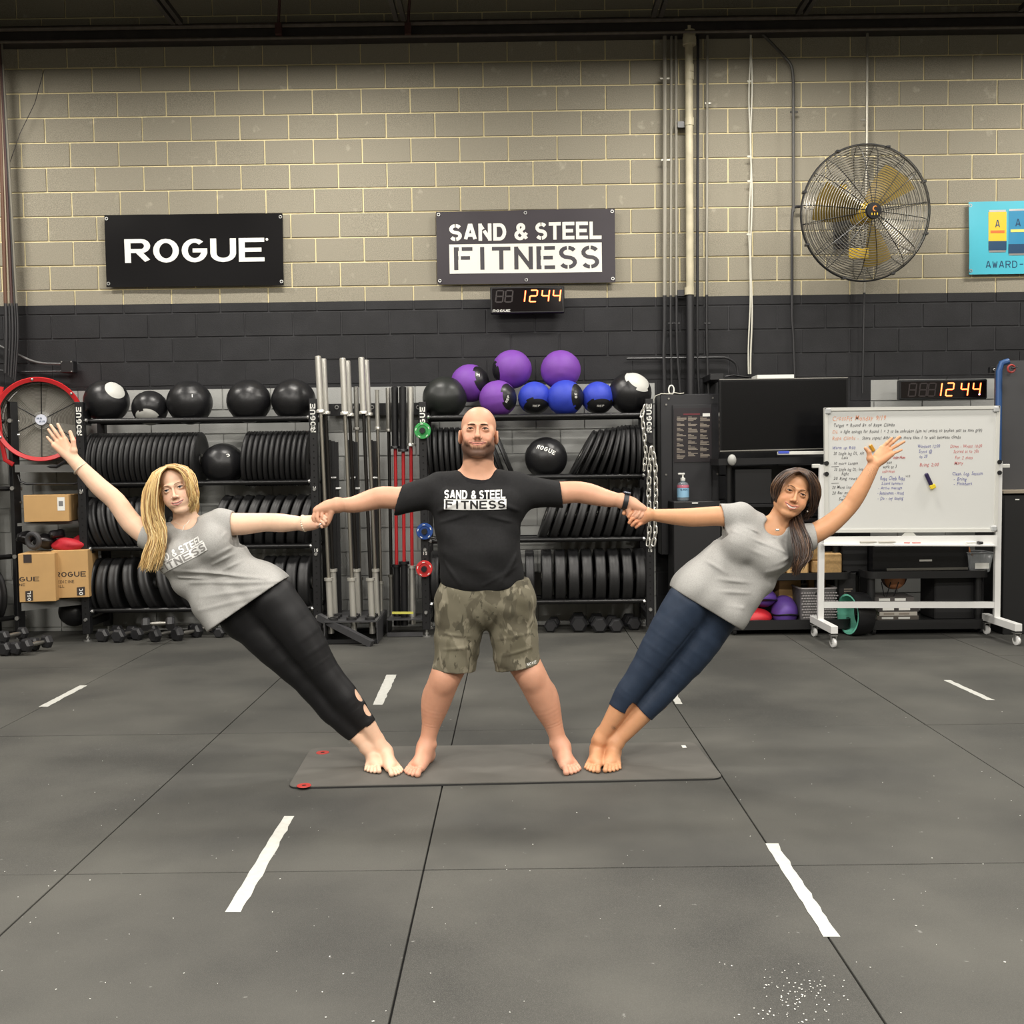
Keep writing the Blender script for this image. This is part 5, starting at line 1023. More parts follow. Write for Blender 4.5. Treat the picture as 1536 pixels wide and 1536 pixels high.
wq('marker_tray', [(1236, 805), (1496, 803), (1496, 819), (1236, 818)], YB_-.02, .012, M_WST); wq('tray_shelf', [(1236, 816.5), (1496, 817.5), (1496, 819.5), (1236, 818.5)], YB_-.08, .07, M_WST)
wq('cross_bar', [(1234, 903), (1494, 903), (1494, 912), (1234, 912)], YB_+.02, .03, M_WST)
wq('centre_bracket', [(1359, 797), (1368, 797), (1376, 805), (1352, 805)], YB_-.005, .02, M_ALU)
for u0, u1, lb, m in ((1290, 1317, 'grey marker on the whiteboard tray, first of two end to end', M_GRIL), (1318, 1345, 'grey marker on the whiteboard tray, second of two end to end', M_GRIL), (1449, 1466, 'slim white marker near the tray end', M_WHITEP)):
    a, b = P(u0, 813.5, YB_-.06), P(u1, 813.5, YB_-.06); o = MB().lathe([(0, 0), (.009, 0), (.009, b[0]-a[0]-.03), (.007, b[0]-a[0]-.02), (0, b[0]-a[0])], (0, 0, 0), (1, 0, 0), 12).build('marker_pen', m); o.location = (a[0], a[1], a[2]); tag(o, lb, 'marker')
er = MB().box((0, 0, 0), (.03, .05, .02), bev=.004).build('small_eraser', M_BLK); er.location = P(1470, 814, YB_-.05); tag(er, 'tiny black eraser at the tray end', 'eraser')
# magnets on the board
def magnet(u, v, m, lb, w_=.05, h=.08, rz=25):
    o = MB().box((0, 0, 0), (w_, .022, h), np.array(Matrix.Rotation(math.radians(rz), 3, 'Y')), bev=.006).build('magnet_clip', m); o.location = P(u, v, YB_-.016); return tag(o, lb, 'magnet')
mg = magnet(1393, 719, mat('dark purple plastic', srgb(40, 30, 70), .4), 'dark clip with a yellow foot stuck on the whiteboard', .028, .1, -25); MB().box((.03, -.002, -.055), (.042, .02, .032), np.array(Matrix.Rotation(math.radians(-20), 3, 'Y')), bev=.004).build('yellow_foot', mat('yellow plastic', srgb(226, 200, 50), .4), mg, 0)
magnet(1308, 672, mat('amber plastic', srgb(196, 140, 34), .4), 'amber clip on the whiteboard beside the raised palm', .026, .06, -30)
# handwriting
def written(text, u, v, h, m, w_=None, parent=wbx):
    cu = bpy.data.curves.new('t', 'FONT'); cu.body = text; cu.size = 1; cu.shear = .25; cu.space_character = 1.12; cu.space_word = 1.5; cu.offset = .006; cu.resolution_u = 2
    o = bpy.data.objects.new('t', cu); COL.objects.link(o); me = bpy.data.meshes.new_from_object(o.evaluated_get(bpy.context.evaluated_depsgraph_get())); bpy.data.objects.remove(o)
    n = len(me.vertices); co = np.zeros(n*3); me.vertices.foreach_get('co', co); co = co.reshape(-1, 3); W0 = co[:, 0].max() if n else 1
    s = h/.7; sx = s if w_ is None else w_/W0; rg = random.Random(int(u+v*3)); a0 = rg.uniform(-.03, .02); out = np.zeros_like(co)
    for i, (x, y, _) in enumerate(co):
        yy = y+.06*math.sin(x*2.1+u)+.04*math.sin(x*5.3)
        out[i] = wpx(u+x*sx, v-(yy*s)-x*sx*.012, .0012)
    me.vertices.foreach_set('co', out.reshape(-1)); me.materials.append(m); ob = bpy.data.objects.new('handwriting', me); COL.objects.link(ob); ob.parent = parent; tag(ob, kind='stuff')
IK, IR, IO, IB = mat('black ink', srgb(54, 54, 58), .5), mat('red ink', srgb(196, 96, 96), .5), mat('orange ink', srgb(216, 150, 118), .5), mat('blue ink', srgb(84, 88, 156), .5)
for t, u, v, h, m, w_ in (("CrossFit Monday 9/19", 1248, 631, 7, IO, 81), ("Target = Round 8+ of Rope Climbs", 1250, 640.5, 5, IK, 92), ("DL", 1248, 650, 5, IO, 9), ("= light enough for Round 1 + 2 to be unbroken (aim w/ switch to broken sets to save grip)", 1260, 650, 5, IK, 213), ("Rope Climbs -", 1248, 660, 5.5, IO, 40), ("Share ropes! Athletes, no more than 1 to wait between climbs", 1293, 659.5, 5, IK, 148),
    ("Warm up 8:00", 1248, 674, 4.5, IB, 35), ("20 Single leg DL, Alt", 1250, 682.5, 4.5, IK, 46), ("Lats", 1262, 688.5, 4, IK, 10), ("10 more Lunges", 1250, 697, 4, IK, 37), ("20 Single leg DL: heavy", 1251, 706.5, 4.5, IK, 48), ("Right", 1262, 713, 4.5, IK, 11), ("20 Ring rows + 3", 1250, 720, 4.5, IK, 48), ("20 More Lunges", 1248, 733, 4.5, IK, 36), ("20 Bar muscle", 1248, 741.5, 4.5, IK, 34), ("or", 1264, 746, 3.5, IK, 5), ("Swings", 1258, 751, 4.5, IK, 17),
    ("Workout 12:00", 1376, 672, 5, IB, 34), ("Score @", 1378, 679.5, 5, IB, 20), ("to 20", 1379, 687, 5, IB, 12), ("Bring 2:00", 1379, 699.5, 5, IR, 29), ("Down - Wrists 10:00", 1425, 672, 5, IR, 48), ("Scored at to 20s", 1430, 679.5, 5, IR, 38), ("For 2 mats", 1432, 689, 5, IR, 27), ("Many", 1431, 697, 5, IR, 14), ("Clean, Log, Session", 1428, 713, 5, IB, 46), ("- Bring", 1430, 721, 5, IB, 20), ("- Finishers", 1430, 728, 5, IB, 28),
    ("row max", 1341, 688, 4.5, IR, 16), ("rounds x unbroken", 1318, 688.5, 4.5, IR, 40), ("plus", 1330, 695.5, 4, IK, 8), ("work to 3", 1324, 702.5, 5, IK, 21), ("unbroken", 1323, 709, 4.5, IR, 19), ("Rope Climb Reps", 1320, 720.5, 6, IB, 37), ("v10", 1358, 716, 3.5, IK, 7), ("2-hand hammers", 1322, 727, 4, IB, 32), ("- Active massage", 1317, 734, 4, IB, 36), ("- Requirement - strong", 1316, 742, 5, IB, 40), ("- Do - try lasting", 1316, 750, 5, IB, 39)):
    written(t, u, v, h, m, w_)
for u0, v0 in ((1247, 700.5), (1247, 725.5)): a, b = wpx(u0, v0, .0012), wpx(u0+11, v0-.4, .0012); MB().add([a, b, b+V(0, 0, .004), a+V(0, 0, .004)], [(0, 1, 2, 3)]).build('drawn_line', IK, wbx, 0)
a_ = wq('red_scrawl', [(1356, 813.5), (1365, 813.5), (1365, 815), (1356, 815)], YB_-.0215, .0005, IR); wq('red_scrawl', [(1368, 813.5), (1381, 813.5), (1381, 815), (1368, 815)], YB_-.0215, .0005, IR)
# tall mat with a blue edge and the black cupboard at the end
tm = empty('folded_mat', (float(P(1530, 700, 8.15)[0]), 8.2, float(P(1530, 735, 8.15)[2])), 'tall grey mat with a blue edge standing on the black cupboard', 'mat'); L = V(*tm.location)
x0, x1 = float(P(1497, 650, 8.15)[0])-L[0], .75; zt = float(P(1500, 541, 8.15)[2])-L[2]
pf = [V(x0, 0, .0), V(x0, 0, zt-.08), V(x0+.02, 0, zt-.02), V(x0+.08, 0, zt), V(x1, 0, zt), V(x1, 0, 0)]
MB().prism(pf, V(0, -.05, 0), V(0, .02, 0)).build('core', mat('grey mat vinyl', srgb(66, 66, 68), .5), tm, 0)
MB().tube([V(x0+.006, -.045, 0), V(x0+.006, -.045, zt-.08), V(x0+.026, -.045, zt-.02), V(x0+.08, -.045, zt-.004)], .024, 10).build('blue_edge', mat('blue vinyl edge', srgb(42, 78, 128), .45), tm)
cb_, L = thing_box('black_cupboard', 1504, 742, 1640, 972, 7.95, .5, mat('black cupboard front', srgb(24, 24, 25), .5), 'tall black cupboard at the end of the wall with a pale top edge', 'cupboard', floor=True)
L = cb_.location; q = P(1504, 738, 7.95); MB().box((0, -.0, q[2]+.0), (.72, .52, .022)).build('top_edge', mat('pale wood edge', srgb(150, 140, 124), .5), cb_, 0); strip(1523, 748.5, 1529, 750, 7.949, M_WHITEP, cb_, 'badge', L)
rg_ = empty('wall_hook', tuple(P(1492, 555, 8.4)), 'black bracket holding the tall mat', 'bracket'); MB().box((0, 0, 0), (.09, .05, .05), bev=.004).build('plate', M_BLK, rg_); MB().torus((-.015, -.03, 0), .008, .003, (0, 1, 0), 12, 5).build('ring', M_ZINC, rg_)
rr_ = MB().torus((0, 0, 0), .028, .008, (0, 1, .1), 20, 8).build('red_ring', mat('red plastic ring', srgb(160, 60, 56), .4)); rr_.location = P(1517, 553, 8.09); tag(rr_, 'small red ring hanging on the tall mat', 'ring'); MB().cyl((.0, -.01, .0), (.05, -.01, .015), .008, 8, .003).build('black_handle', M_BLK, rr_)
# yoga mat on the floor
ym = empty('yoga_mat', tuple(G(757, 1150)*V(1, 1, 0)), 'long charcoal yoga mat with red eyelets lying under the three people', 'yoga mat'); L = V(*ym.location); TH = .012
cs = [G(431, 1184), G(1086, 1170), G(1042, 1116), G(466, 1125)]
def roundq(cs, r, n=6):
    out = []
    for i in range(4):
        p, a, b = cs[i], cs[i-1], cs[(i+1) % 4]; p1, p2 = p+nrm(a-p)*r, p+nrm(b-p)*r
        for k in range(n+1): t = k/n; out.append((1-t)**2*p1+2*t*(1-t)*p+t*t*p2)
    return out
pts = [p-L for p in roundq(cs, .06)]; M_YM = mat('charcoal foam', srgb(86, 84, 79), .75, noise=.06, scale=8, bump=.1, bscale=400); n = len(pts); ins = [p+nrm(V(0, 0, 0)-p)*.004 for p in pts]
fm = MB().add(pts+[p+V(0, 0, TH-.004) for p in pts]+[p+V(0, 0, TH) for p in ins], [(i, (i+1) % n, n+(i+1) % n, n+i) for i in range(n)]+[(n+i, n+(i+1) % n, 2*n+(i+1) % n, 2*n+i) for i in range(n)]+[tuple(range(2*n, 3*n)), tuple(range(n-1, -1, -1))])
fm.m = [1]*n+[0]*(n+2); fm.build('foam_sheet', [M_YM, mat('black foam edge', srgb(30, 30, 29), .7)], ym, 20)
M_REYE = mat('red eyelet', srgb(170, 56, 50), .5)
for u, v in ((456, 1178.5), (484, 1129)):
    c = G(u, v, TH)-L; MB().lathe([(.010, .0), (.010, .002), (.03, .002), (.031, 0)], c, n=28).build('red_eyelet', M_REYE, ym)
    MB().lathe([(0, 0), (.012, .0), (.012, .0006), (0, .0006)], c, n=16).build('eyelet_hole', M_HOLE, ym)
q = G(1026, 1120, TH)-L; quad_label('white_tag', [q+V(-.01, -.02, 0), q+V(.01, -.02, 0), q+V(.01, .02, 0), q+V(-.01, .02, 0)], M_WHITEP, ym)
# ------------------------------------------------------------------ implicit modelling of bodies and cloth: smooth unions of tapered capsules and ellipsoids, meshed with OpenVDB
import openvdb
from concurrent.futures import ThreadPoolExecutor
f32 = np.float32
class Field:
    def __init__(s): s.p = []; s.disp = []; s.cuts = []; s.hollow = []
    def cap(s, a, b, ra, rb=None, k=.02, flat=None, op=1):          # flat = (axis, factor): radius along that axis is multiplied by factor
        rb = ra if rb is None else rb; a, b = np.asarray(a, float), np.asarray(b, float); m = max(ra, rb)*(max(1, flat[1]) if flat else 1)
        s.p.append(('c', (a, b, ra, rb, None if flat is None else (nrm(flat[0]), flat[1])), k, op, np.minimum(a, b)-m, np.maximum(a, b)+m)); return s
    def chain(s, pts, rs, k=.02, flat=None, sub=3):      # one limb: a spline of tapered capsules joined without bulges, then blended with k to the rest
        g = np.column_stack([np.array([np.asarray(p, float) for p in pts]), np.array(rs, float)]); n = len(g); out = [g[0]]
        for i in range(n-1):
            p0, p1, p2, p3 = g[max(i-1, 0)], g[i], g[i+1], g[min(i+2, n-1)]
            for q in range(1, sub+1): a = q/sub; out.append(.5*((2*p1)+(-p0+p2)*a+(2*p0-5*p1+4*p2-p3)*a*a+(-p0+3*p1-3*p2+p3)*a**3))
        s.gid = getattr(s, 'gid', 0)+1
        for a, b in zip(out[:-1], out[1:]): s.cap(a[:3], b[:3], a[3], b[3], k, flat); s.p[-1] = s.p[-1]+(s.gid,)
        return s
    def ell(s, c, r, R=None, k=.02, op=1):
        c = np.asarray(c, float); r = np.asarray(r if hasattr(r, '__len__') else (r, r, r), float); R = np.eye(3) if R is None else np.asarray(R); m = np.sqrt(((R*r)**2).sum(1))
        s.p.append(('e', (c, r, R), k, op, c-m, c+m)); return s
    def ev(s, X, Y, Z, ps, cut=True):
        D = np.full(X.shape, 9., f32)
        Dg = None; gk = 0; gcur = None
        for pr_ in ps+[None]:
            gi = pr_[6] if pr_ is not None and len(pr_) > 6 else None
            if Dg is not None and gi != gcur:
                h = np.maximum(gk-np.abs(D-Dg), 0)/gk; D = np.minimum(D, Dg)-h*h*gk*f32(.25); Dg = None
            if pr_ is None: break
            kind, d, k, op = pr_[:4]
            if kind == 'c':
                a, b, ra, rb, fl = d; ab = b-a; L2 = max(1e-9, float(ab@ab)); x, y, z = X-f32(a[0]), Y-f32(a[1]), Z-f32(a[2])
                t = np.clip((x*f32(ab[0])+y*f32(ab[1])+z*f32(ab[2]))*f32(1/L2), 0, 1); x -= t*f32(ab[0]); y -= t*f32(ab[1]); z -= t*f32(ab[2]); q = x*x+y*y+z*z
                if fl is not None: n, f = fl; qn = x*f32(n[0])+y*f32(n[1])+z*f32(n[2]); q = q+qn*qn*f32(1/f**2-1)
                v = np.sqrt(q)-(f32(ra)+t*f32(rb-ra))
            elif kind == 'e':
                c, r, R = d; x, y, z = X-f32(c[0]), Y-f32(c[1]), Z-f32(c[2]); k0 = 0; k1 = 0
                for i in range(3): u = (x*f32(R[0][i])+y*f32(R[1][i])+z*f32(R[2][i]))*f32(1/r[i]); k0 = k0+u*u; k1 = k1+u*u*f32(1/r[i]**2)
                k0 = np.sqrt(k0); v = k0*(k0-1)/np.maximum(np.sqrt(k1), 1e-6)
            k = f32(k)
            if gi is not None: Dg = v if Dg is None else np.minimum(Dg, v); gk = k; gcur = gi
            elif op == 1: h = np.maximum(k-np.abs(D-v), 0)/k; D = np.minimum(D, v)-h*h*k*f32(.25)
            else: v = -v; h = np.maximum(k-np.abs(D-v), 0)/k; D = np.maximum(D, v)+h*h*k*f32(.25)
        for fn in s.disp: D = D-fn(X, Y, Z)
        if cut:
            if s.hollow:
                O = D+f32(.008)
                hs = None
                for c, R_ in s.hollow: v = np.sqrt((X-f32(c[0]))**2+(Y-f32(c[1]))**2+(Z-f32(c[2]))**2)-f32(R_); hs = v if hs is None else np.minimum(hs, v)
                D = np.maximum(D, -np.maximum(O, hs))
            for fn in s.cuts: D = np.maximum(D, fn(X, Y, Z))
        return D
    def extract(s, h, lo=None, hi=None, keep=None, pool=None):
        pos = [q for q in s.p if q[3] == 1]
        if lo is None: lo = np.min([q[4] for q in pos], 0)-.03
        if hi is None: hi = np.max([q[5] for q in pos], 0)+.03
        nb = 24; i0 = np.floor(np.asarray(lo)/h/nb).astype(int); i1 = np.ceil(np.asarray(hi)/h/nb).astype(int); band = 4*h
        lows = np.array([q[4] for q in s.p]); highs = np.array([q[5] for q in s.p]); ks = np.array([q[2] for q in s.p]); g = openvdb.FloatGrid(band); half = nb*h/2; rad = half*1.7321
        blocks = [(i, j, k) for i in range(i0[0], i1[0]) for j in range(i0[1], i1[1]) for k in range(i0[2], i1[2])]
        def work(ijk):
            o = np.array(ijk)*nb*h; m = ks+band+.02
            sel = np.nonzero(((lows-m[:, None]) <= o+nb*h).all(1) & ((highs+m[:, None]) >= o).all(1))[0]
            if not len(sel) or not any(s.p[q][3] == 1 for q in sel): return None
            ps = [s.p[q] for q in sel]; c = o+half
            d = float(s.ev(*[np.array([[[x]]], f32) for x in c], ps, False)[0, 0, 0])
            if d > rad*1.12+.012: return None
            if d < -rad*1.15-.012 and not s.hollow: return (ijk, None)
            ax = [(np.arange(nb)*h+o[q]).astype(f32) for q in range(3)]; X, Y, Z = np.meshgrid(*ax, indexing='ij')
            return (ijk, np.clip(s.ev(X, Y, Z, ps), -band, band))
        with ThreadPoolExecutor(4) as ex: res = list(ex.map(work, blocks))
        for r in res:
            if r is None: continue
            ijk, arr = r; b0 = tuple(int(x*nb) for x in ijk)
            if arr is None: g.fill(b0, tuple(x+nb-1 for x in b0), -band, True)
            else: g.copyFromArray(arr, ijk=b0)
        pts, quads = g.convertToQuads(isovalue=0); pts = pts*h
        if keep is not None and len(quads):
            c = pts[quads].mean(1); m = keep(c); quads = quads[m]; used = np.unique(quads); mp = np.full(len(pts), -1); mp[used] = np.arange(len(used)); pts = pts[used]; quads = mp[quads]
        return pts, quads
import time as _t
def vdb_mesh(name, parts, mats, color=None, loc=(0, 0, 0), parent=None, seam=None, F=None):
    P_, Q_, o = [], [], 0
    for p, q in parts: P_.append(p); Q_.append(q+o); o += len(p)
    p, q = np.concatenate(P_), np.concatenate(Q_); loc = np.asarray(loc, float); me = bpy.data.meshes.new(name)
    me.vertices.add(len(p)); me.vertices.foreach_set('co', (p-loc).astype(f32).ravel()); me.loops.add(4*len(q)); me.loops.foreach_set('vertex_index', q.astype(np.int32).ravel())
    me.polygons.add(len(q)); me.polygons.foreach_set('loop_start', np.arange(0, 4*len(q), 4, dtype=np.int32)); me.polygons.foreach_set('use_smooth', np.ones(len(q), bool)); me.update(calc_edges=True); me.validate()
    if color is not None:
        c = np.ones((len(p), 4), f32); c[:, :3] = color(p); a = me.color_attributes.new('paint', 'FLOAT_COLOR', 'POINT'); a.data.foreach_set('color', c.ravel())
    me.materials.append(mats); ob = bpy.data.objects.new(name, me); COL.objects.link(ob)
    if seam is not None:             # true surface normals where two mesh resolutions meet
        i = np.nonzero(seam(p))[0]; q_ = p[i]; e_ = .0012; N_ = np.zeros(len(p)*3, f32); me.vertices.foreach_get('normal', N_); N_ = N_.reshape(-1, 3)
        ev = lambda d: F.ev(*[(q_[:, k]+d[k]).astype(f32) for k in range(3)], F.p, False).astype(float)
        gr = np.stack([ev(np.eye(3)[k]*e_)-ev(-np.eye(3)[k]*e_) for k in range(3)], 1); gr /= np.maximum(np.linalg.norm(gr, axis=1), 1e-9)[:, None]; N_[i] = gr; me.normals_split_custom_set_from_vertices(N_.tolist())
    if parent is None: ob.location = loc
    else: ob.parent = parent; ob.location = (0, 0, 0) if tuple(loc) == tuple(parent.location) else tuple(loc-np.array(parent.location))
    return ob
def fold(a, b, w, amp):              # a ridge (amp > 0) or crease along a segment
    a, b = np.asarray(a, float), np.asarray(b, float); ab = b-a; L2 = float(ab@ab)
    def fn(X, Y, Z):
        x, y, z = X-f32(a[0]), Y-f32(a[1]), Z-f32(a[2]); t = np.clip((x*f32(ab[0])+y*f32(ab[1])+z*f32(ab[2]))*f32(1/L2), 0, 1)
        q = (x-t*f32(ab[0]))**2+((y-t*f32(ab[1]))*f32(.35))**2+(z-t*f32(ab[2]))**2; return f32(amp)*np.exp(-q*f32(1/w**2))*(f32(1)-f32(.6)*np.abs(t*2-1))
    return fn
def ripple(dirs, amp, seed=0):
    rg = np.random.RandomState(seed); ds = [(nrm(d), f_, rg.rand()*6.28) for d, f_ in dirs]
    def fn(X, Y, Z):
        s = 0
        for d, f_, ph in ds: s = s+np.sin((X*f32(d[0])+Y*f32(d[1])+Z*f32(d[2]))*f32(f_)+f32(ph)+f32(1.3)*np.sin((Z+X*f32(.6))*f32(f_*.37)+f32(ph*2)))
        return f32(amp/len(ds))*s
    return fn
def below_plane(pt, n):              # keeps the side the normal does not point to
    pt = np.asarray(pt, float); n = nrm(n); c = float(pt@n); return lambda X, Y, Z: X*f32(n[0])+Y*f32(n[1])+Z*f32(n[2])-f32(c)
def cut_arm(pt, n, R_):              # plane cut that only acts within R_ of pt
    pt = np.asarray(pt, float); n = nrm(n); c = float(pt@n)
    return lambda X, Y, Z: np.minimum(X*f32(n[0])+Y*f32(n[1])+Z*f32(n[2])-f32(c), f32(R_)-np.sqrt((X-f32(pt[0]))**2+(Y-f32(pt[1]))**2+(Z-f32(pt[2]))**2))
PXM = 4.66/F_PX
def rotY(a): a = math.radians(a); return np.array([[math.cos(a), 0, math.sin(a)], [0, 1, 0], [-math.sin(a), 0, math.cos(a)]])
def rotX(a): a = math.radians(a); return np.array([[1, 0, 0], [0, math.cos(a), -math.sin(a)], [0, math.sin(a), math.cos(a)]])
def rotZ(a): a = math.radians(a); return np.array([[math.cos(a), -math.sin(a), 0], [math.sin(a), math.cos(a), 0], [0, 0, 1]])
class Head:
    def __init__(s, eye, tilt, yaw, pitch, sc=1., smile=1., male=False, wide=1., lid=.0046, mw=0, mz=0):
        s.c = np.asarray(eye, float); s.R = rotY(tilt)@rotZ(yaw)@rotX(pitch)@np.diag([1, 1, 1]); s.s = sc; s.smile = smile; s.male = male; s.w = wide; s.lid = lid; s.mw = mw; s.mz = mz
        s.c = s.c+s.R@(np.array([0, .085, 0])*sc)
    def W(s, x, y, z): return s.c+s.R@(np.array([x*s.w, y, z])*s.s)
    def loc(s, p): return ((p-s.c)@s.R)/s.s/np.array([s.w, 1, 1])
    def sculpt(s, F, open_=.0):
        q = s.s; W, R = s.W, s.R; E = lambda c, r, k=.012, op=1, R2=None: F.ell(W(*c), np.array(r)*q*np.array([s.w, 1, 1]), R if R2 is None else R@R2, k*q, op); C = lambda a, b, ra, rb, k=.012: F.cap(W(*a), W(*b), ra*q, rb*q, k*q); m = s.male
        E((0, .015, .035), (.077, .096, .083)); E((0, -.018, -.035), (.066, .070, .080), .02)
        for x in (-1, 1):
            jw = .96 if m else .92
            C((x*.050*jw, .0, -.062), (x*.016, -.060, -.100), .022, .017, .02); E((x*.037, -.058, -.036), (.026, .022, .023), .018)
            E((x*.053, -.042, -.004), (.016, .02, .02), .02)
        E((0, -.068, -.102), (.024 if m else .018, .017, .016), .014); C((-.036, -.079, .019), (-.008, -.087, .016), .008, .008, .014); C((.008, -.087, .016), (.036, -.079, .019), .008, .008, .014)
        C((0, -.088, .008), (0, -.107 if m else -.103, -.034), .0068 if m else .0056, .0095 if m else .0078, .010); E((0, -.1085 if m else -.1045, -.0385), (.0125 if m else .0098, .0115, .0092), .006)
        for x in (-1, 1):
            E((x*.0135, -.0985, -.0425), (.0075 if m else .0068, .009, .0075), .005); E((x*.0065, -.107, -.0495), (.0042, .006, .0035), .003, -1)
            E((x*.032, -.0985 if m else -.1005, .001), (.0180, .0110, .0100), .012, -1)
            if not m: E((x*.034, -.056, -.052), (.027, .022, .028), .02)
            E((x*.032, -.0750, -.001), (.0175, .0157, .0135), .006)
            E((x*.032, -.0935, -.0012), (.0140, .0120, s.lid), .0015, -1, rotY(-x*4))
        sm = s.smile; xc = s.mw or .021+.007*sm; zc = -.0665+.0055*sm+s.mz; zu = -.0680+s.mz; zl = -.0735-open_-.001*sm+s.mz
        E((0, -.076, -.070), (.030, .019, .019), .014)
        up = [(-xc, -.0805, zc), (-xc*.55, -.0905, (zu+zc)/2-.0012), (0, -.0935, zu), (xc*.55, -.0905, (zu+zc)/2-.0012), (xc, -.0805, zc)]
        dn = [(-xc, -.0805, zc), (-xc*.55, -.0895, (zl+zc)/2-.0022), (0, -.0925, zl), (xc*.55, -.0895, (zl+zc)/2-.0022), (xc, -.0805, zc)]; s.up, s.dn = up, dn
        for a, b, r0, r1 in zip(up[:-1], up[1:], (.0022, .0034, .0036, .0034), (.0034, .0036, .0034, .0022)): C(a, b, r0, r1, .003)
        for a, b, r0, r1 in zip(dn[:-1], dn[1:], (.0022, .0040, .0046, .0040), (.0040, .0046, .0040, .0022)): C(a, b, r0, r1, .003)
        if open_ > 0:
            for t in np.linspace(-.72, .72, 9):
                zt = zu+(zc-zu)*abs(t)**1.5-.0030; zb = zl+(zc-zl)*abs(t)**1.6+.0036; E((xc*t, -.094+.008*t*t, (zt+zb)/2), (xc*.2, .013, max(.0012, (zt-zb)/2+.0012)), .0008, -1)
        else: E((0, -.101, (zu+zl)/2+.001), (xc*.95, .010, .0010), .002, -1)
        for x in (-1, 1):
            C((x*(xc+.010), -.071, zc+.012), (x*(xc+.012), -.066, zc-.004), .006, .003, .014)
            R2 = rotZ(x*(22 if m else 6)); eo = 0 if m else -.0085; E((x*(.0805+eo), .006, -.016), (.0085, .019, .031), .006, 1, R2); E((x*(.088+eo), .0, -.014), (.006, .010, .018), .004, -1, R2)
    def eyes(s, par, loc, iris, lash=True):
        for x in (-1, 1):
            c = s.W(x*.032, -.0762, -.001); e = MB().sphere(c, .0128*s.s, 20, 14).build('eyeball', mat('eye white', srgb(226, 220, 214), .2), par, 80, loc=loc); e.location = (0, 0, 0)
            d = nrm(s.R@np.array([0, -1, .0])); c2 = c
            MB().lathe([(0, .0130*s.s), (.0024*s.s, .0130*s.s)], c2, d, 14).build('pupil', mat('pupil', srgb(10), .1), e, 0, loc=loc).location = (0, 0, 0)
            MB().lathe([(.0022*s.s, .01285*s.s), (.0060*s.s, .0117*s.s)], c2, d, 18).build('iris', iris, e, 0, loc=loc).location = (0, 0, 0)
            if lash:
                pts = [s.W(x*.032+.0135*t, -.0915+.0045*t*t, .0036*(1-t*t)+.0004) for t in np.linspace(-1, 1, 9)]
                MB().tube(pts, [.0007*s.s]+[.0015*s.s]*7+[.0009*s.s], 5).build('eyelash', mat('lash', srgb(34, 24, 20), .6), par, 60, loc=loc).location = (0, 0, 0)
    def brow(s, par, loc, m, arch=.004, th=.0032):
        for x in (-1, 1):
            pts = [s.W(x*(.012+.034*t), -.0960+.015*t**1.8, .0168+(arch+.0008)*math.sin(2.7*t)) for t in np.linspace(0, 1, 9)]
            MB().tube(pts, [th*.8*s.s]+[th*s.s]*4+[th*.75*s.s]*3+[th*.3*s.s], 6, flat=.55, hint=(0, 0, 1)).build('eyebrow', m, par, 60, loc=loc).location = (0, 0, 0)
    def teeth(s, par, loc, h=.006):
        mb = MB(); n = 14; up, dn = s.up, s.dn; xc, zc, zu, zl = up[4][0], up[4][2], up[2][2], dn[2][2]
        for i in range(n+1):
            t = (-1+2*i/n)*.8; zt = zu+(zc-zu)*abs(t)**1.5; mb.v += [tuple(s.W(xc*t, -.0895+.0075*t*t, zt+.001)), tuple(s.W(xc*t, -.0895+.0075*t*t, zt-.003-h*(1-.6*t*t)))]
        mb.f = [(2*i, 2*i+1, 2*i+3, 2*i+2) for i in range(n)]; mb.m = [0]*n; mb.build('teeth', mat('teeth', srgb(238, 232, 222), .3), par, 60, loc=loc).location = (0, 0, 0)
def foot(F, A, H, T, side, sc=1., lift=0):
    """A ankle centre, H heel on the ground, T middle of the toe tips on the ground, side = +1 when the big toe is on the image-right side."""
    H, T = np.asarray(H, float), np.asarray(T, float); f = nrm((T-H)*V(1, 1, 0)); L = np.linalg.norm((T-H)*V(1, 1, 0)); s = V(-f[1], f[0], 0); s = s if s[0]*side > 0 else -s; z = V(0, 0, 1); q = sc
    g = lambda a, b, c: H+f*(a*L)+s*(b*q)+z*(c*q)
    F.ell(g(.13, 0, .030), (.030*q, .033*q, .030*q), k=.02); F.cap(g(.16, 0, .028), g(.70, .020, .020), .029*q, .0205*q, .02); F.cap(g(.16, -.004, .026), g(.62, -.022, .016), .027*q, .016*q, .02)
    F.cap(A, g(.24, 0, .055), .031*q, .031*q, .025); F.cap(g(.22, 0, .062), g(.66, .006, .027), .029*q, .020*q, .025)
    for b in (-1, 1): F.ell(A+s*(b*.026*q)+z*(.004*b), .012*q, k=.014)
    F.cap(A+f*-.012+z*.04, g(.06, 0, .03), .016*q, .018*q, .02)
    for i, (b0, b1, a0, a1, r0) in enumerate(((.024, .030, .74, 1.0, .0125), (.008, .010, .76, .985, .0088), (-.006, -.007, .73, .945, .0083), (-.019, -.022, .68, .885, .0080), (-.030, -.034, .61, .81, .0078))):
        m = g((a0+a1)/2, (b0+b1)/2, r0/q+.007); F.cap(g(a0, b0, .015), m, r0*q, r0*q*.92, .006); F.cap(m, g(a1-.03, b1, r0/q*.92+.001), r0*q*.92, r0*q, .004)
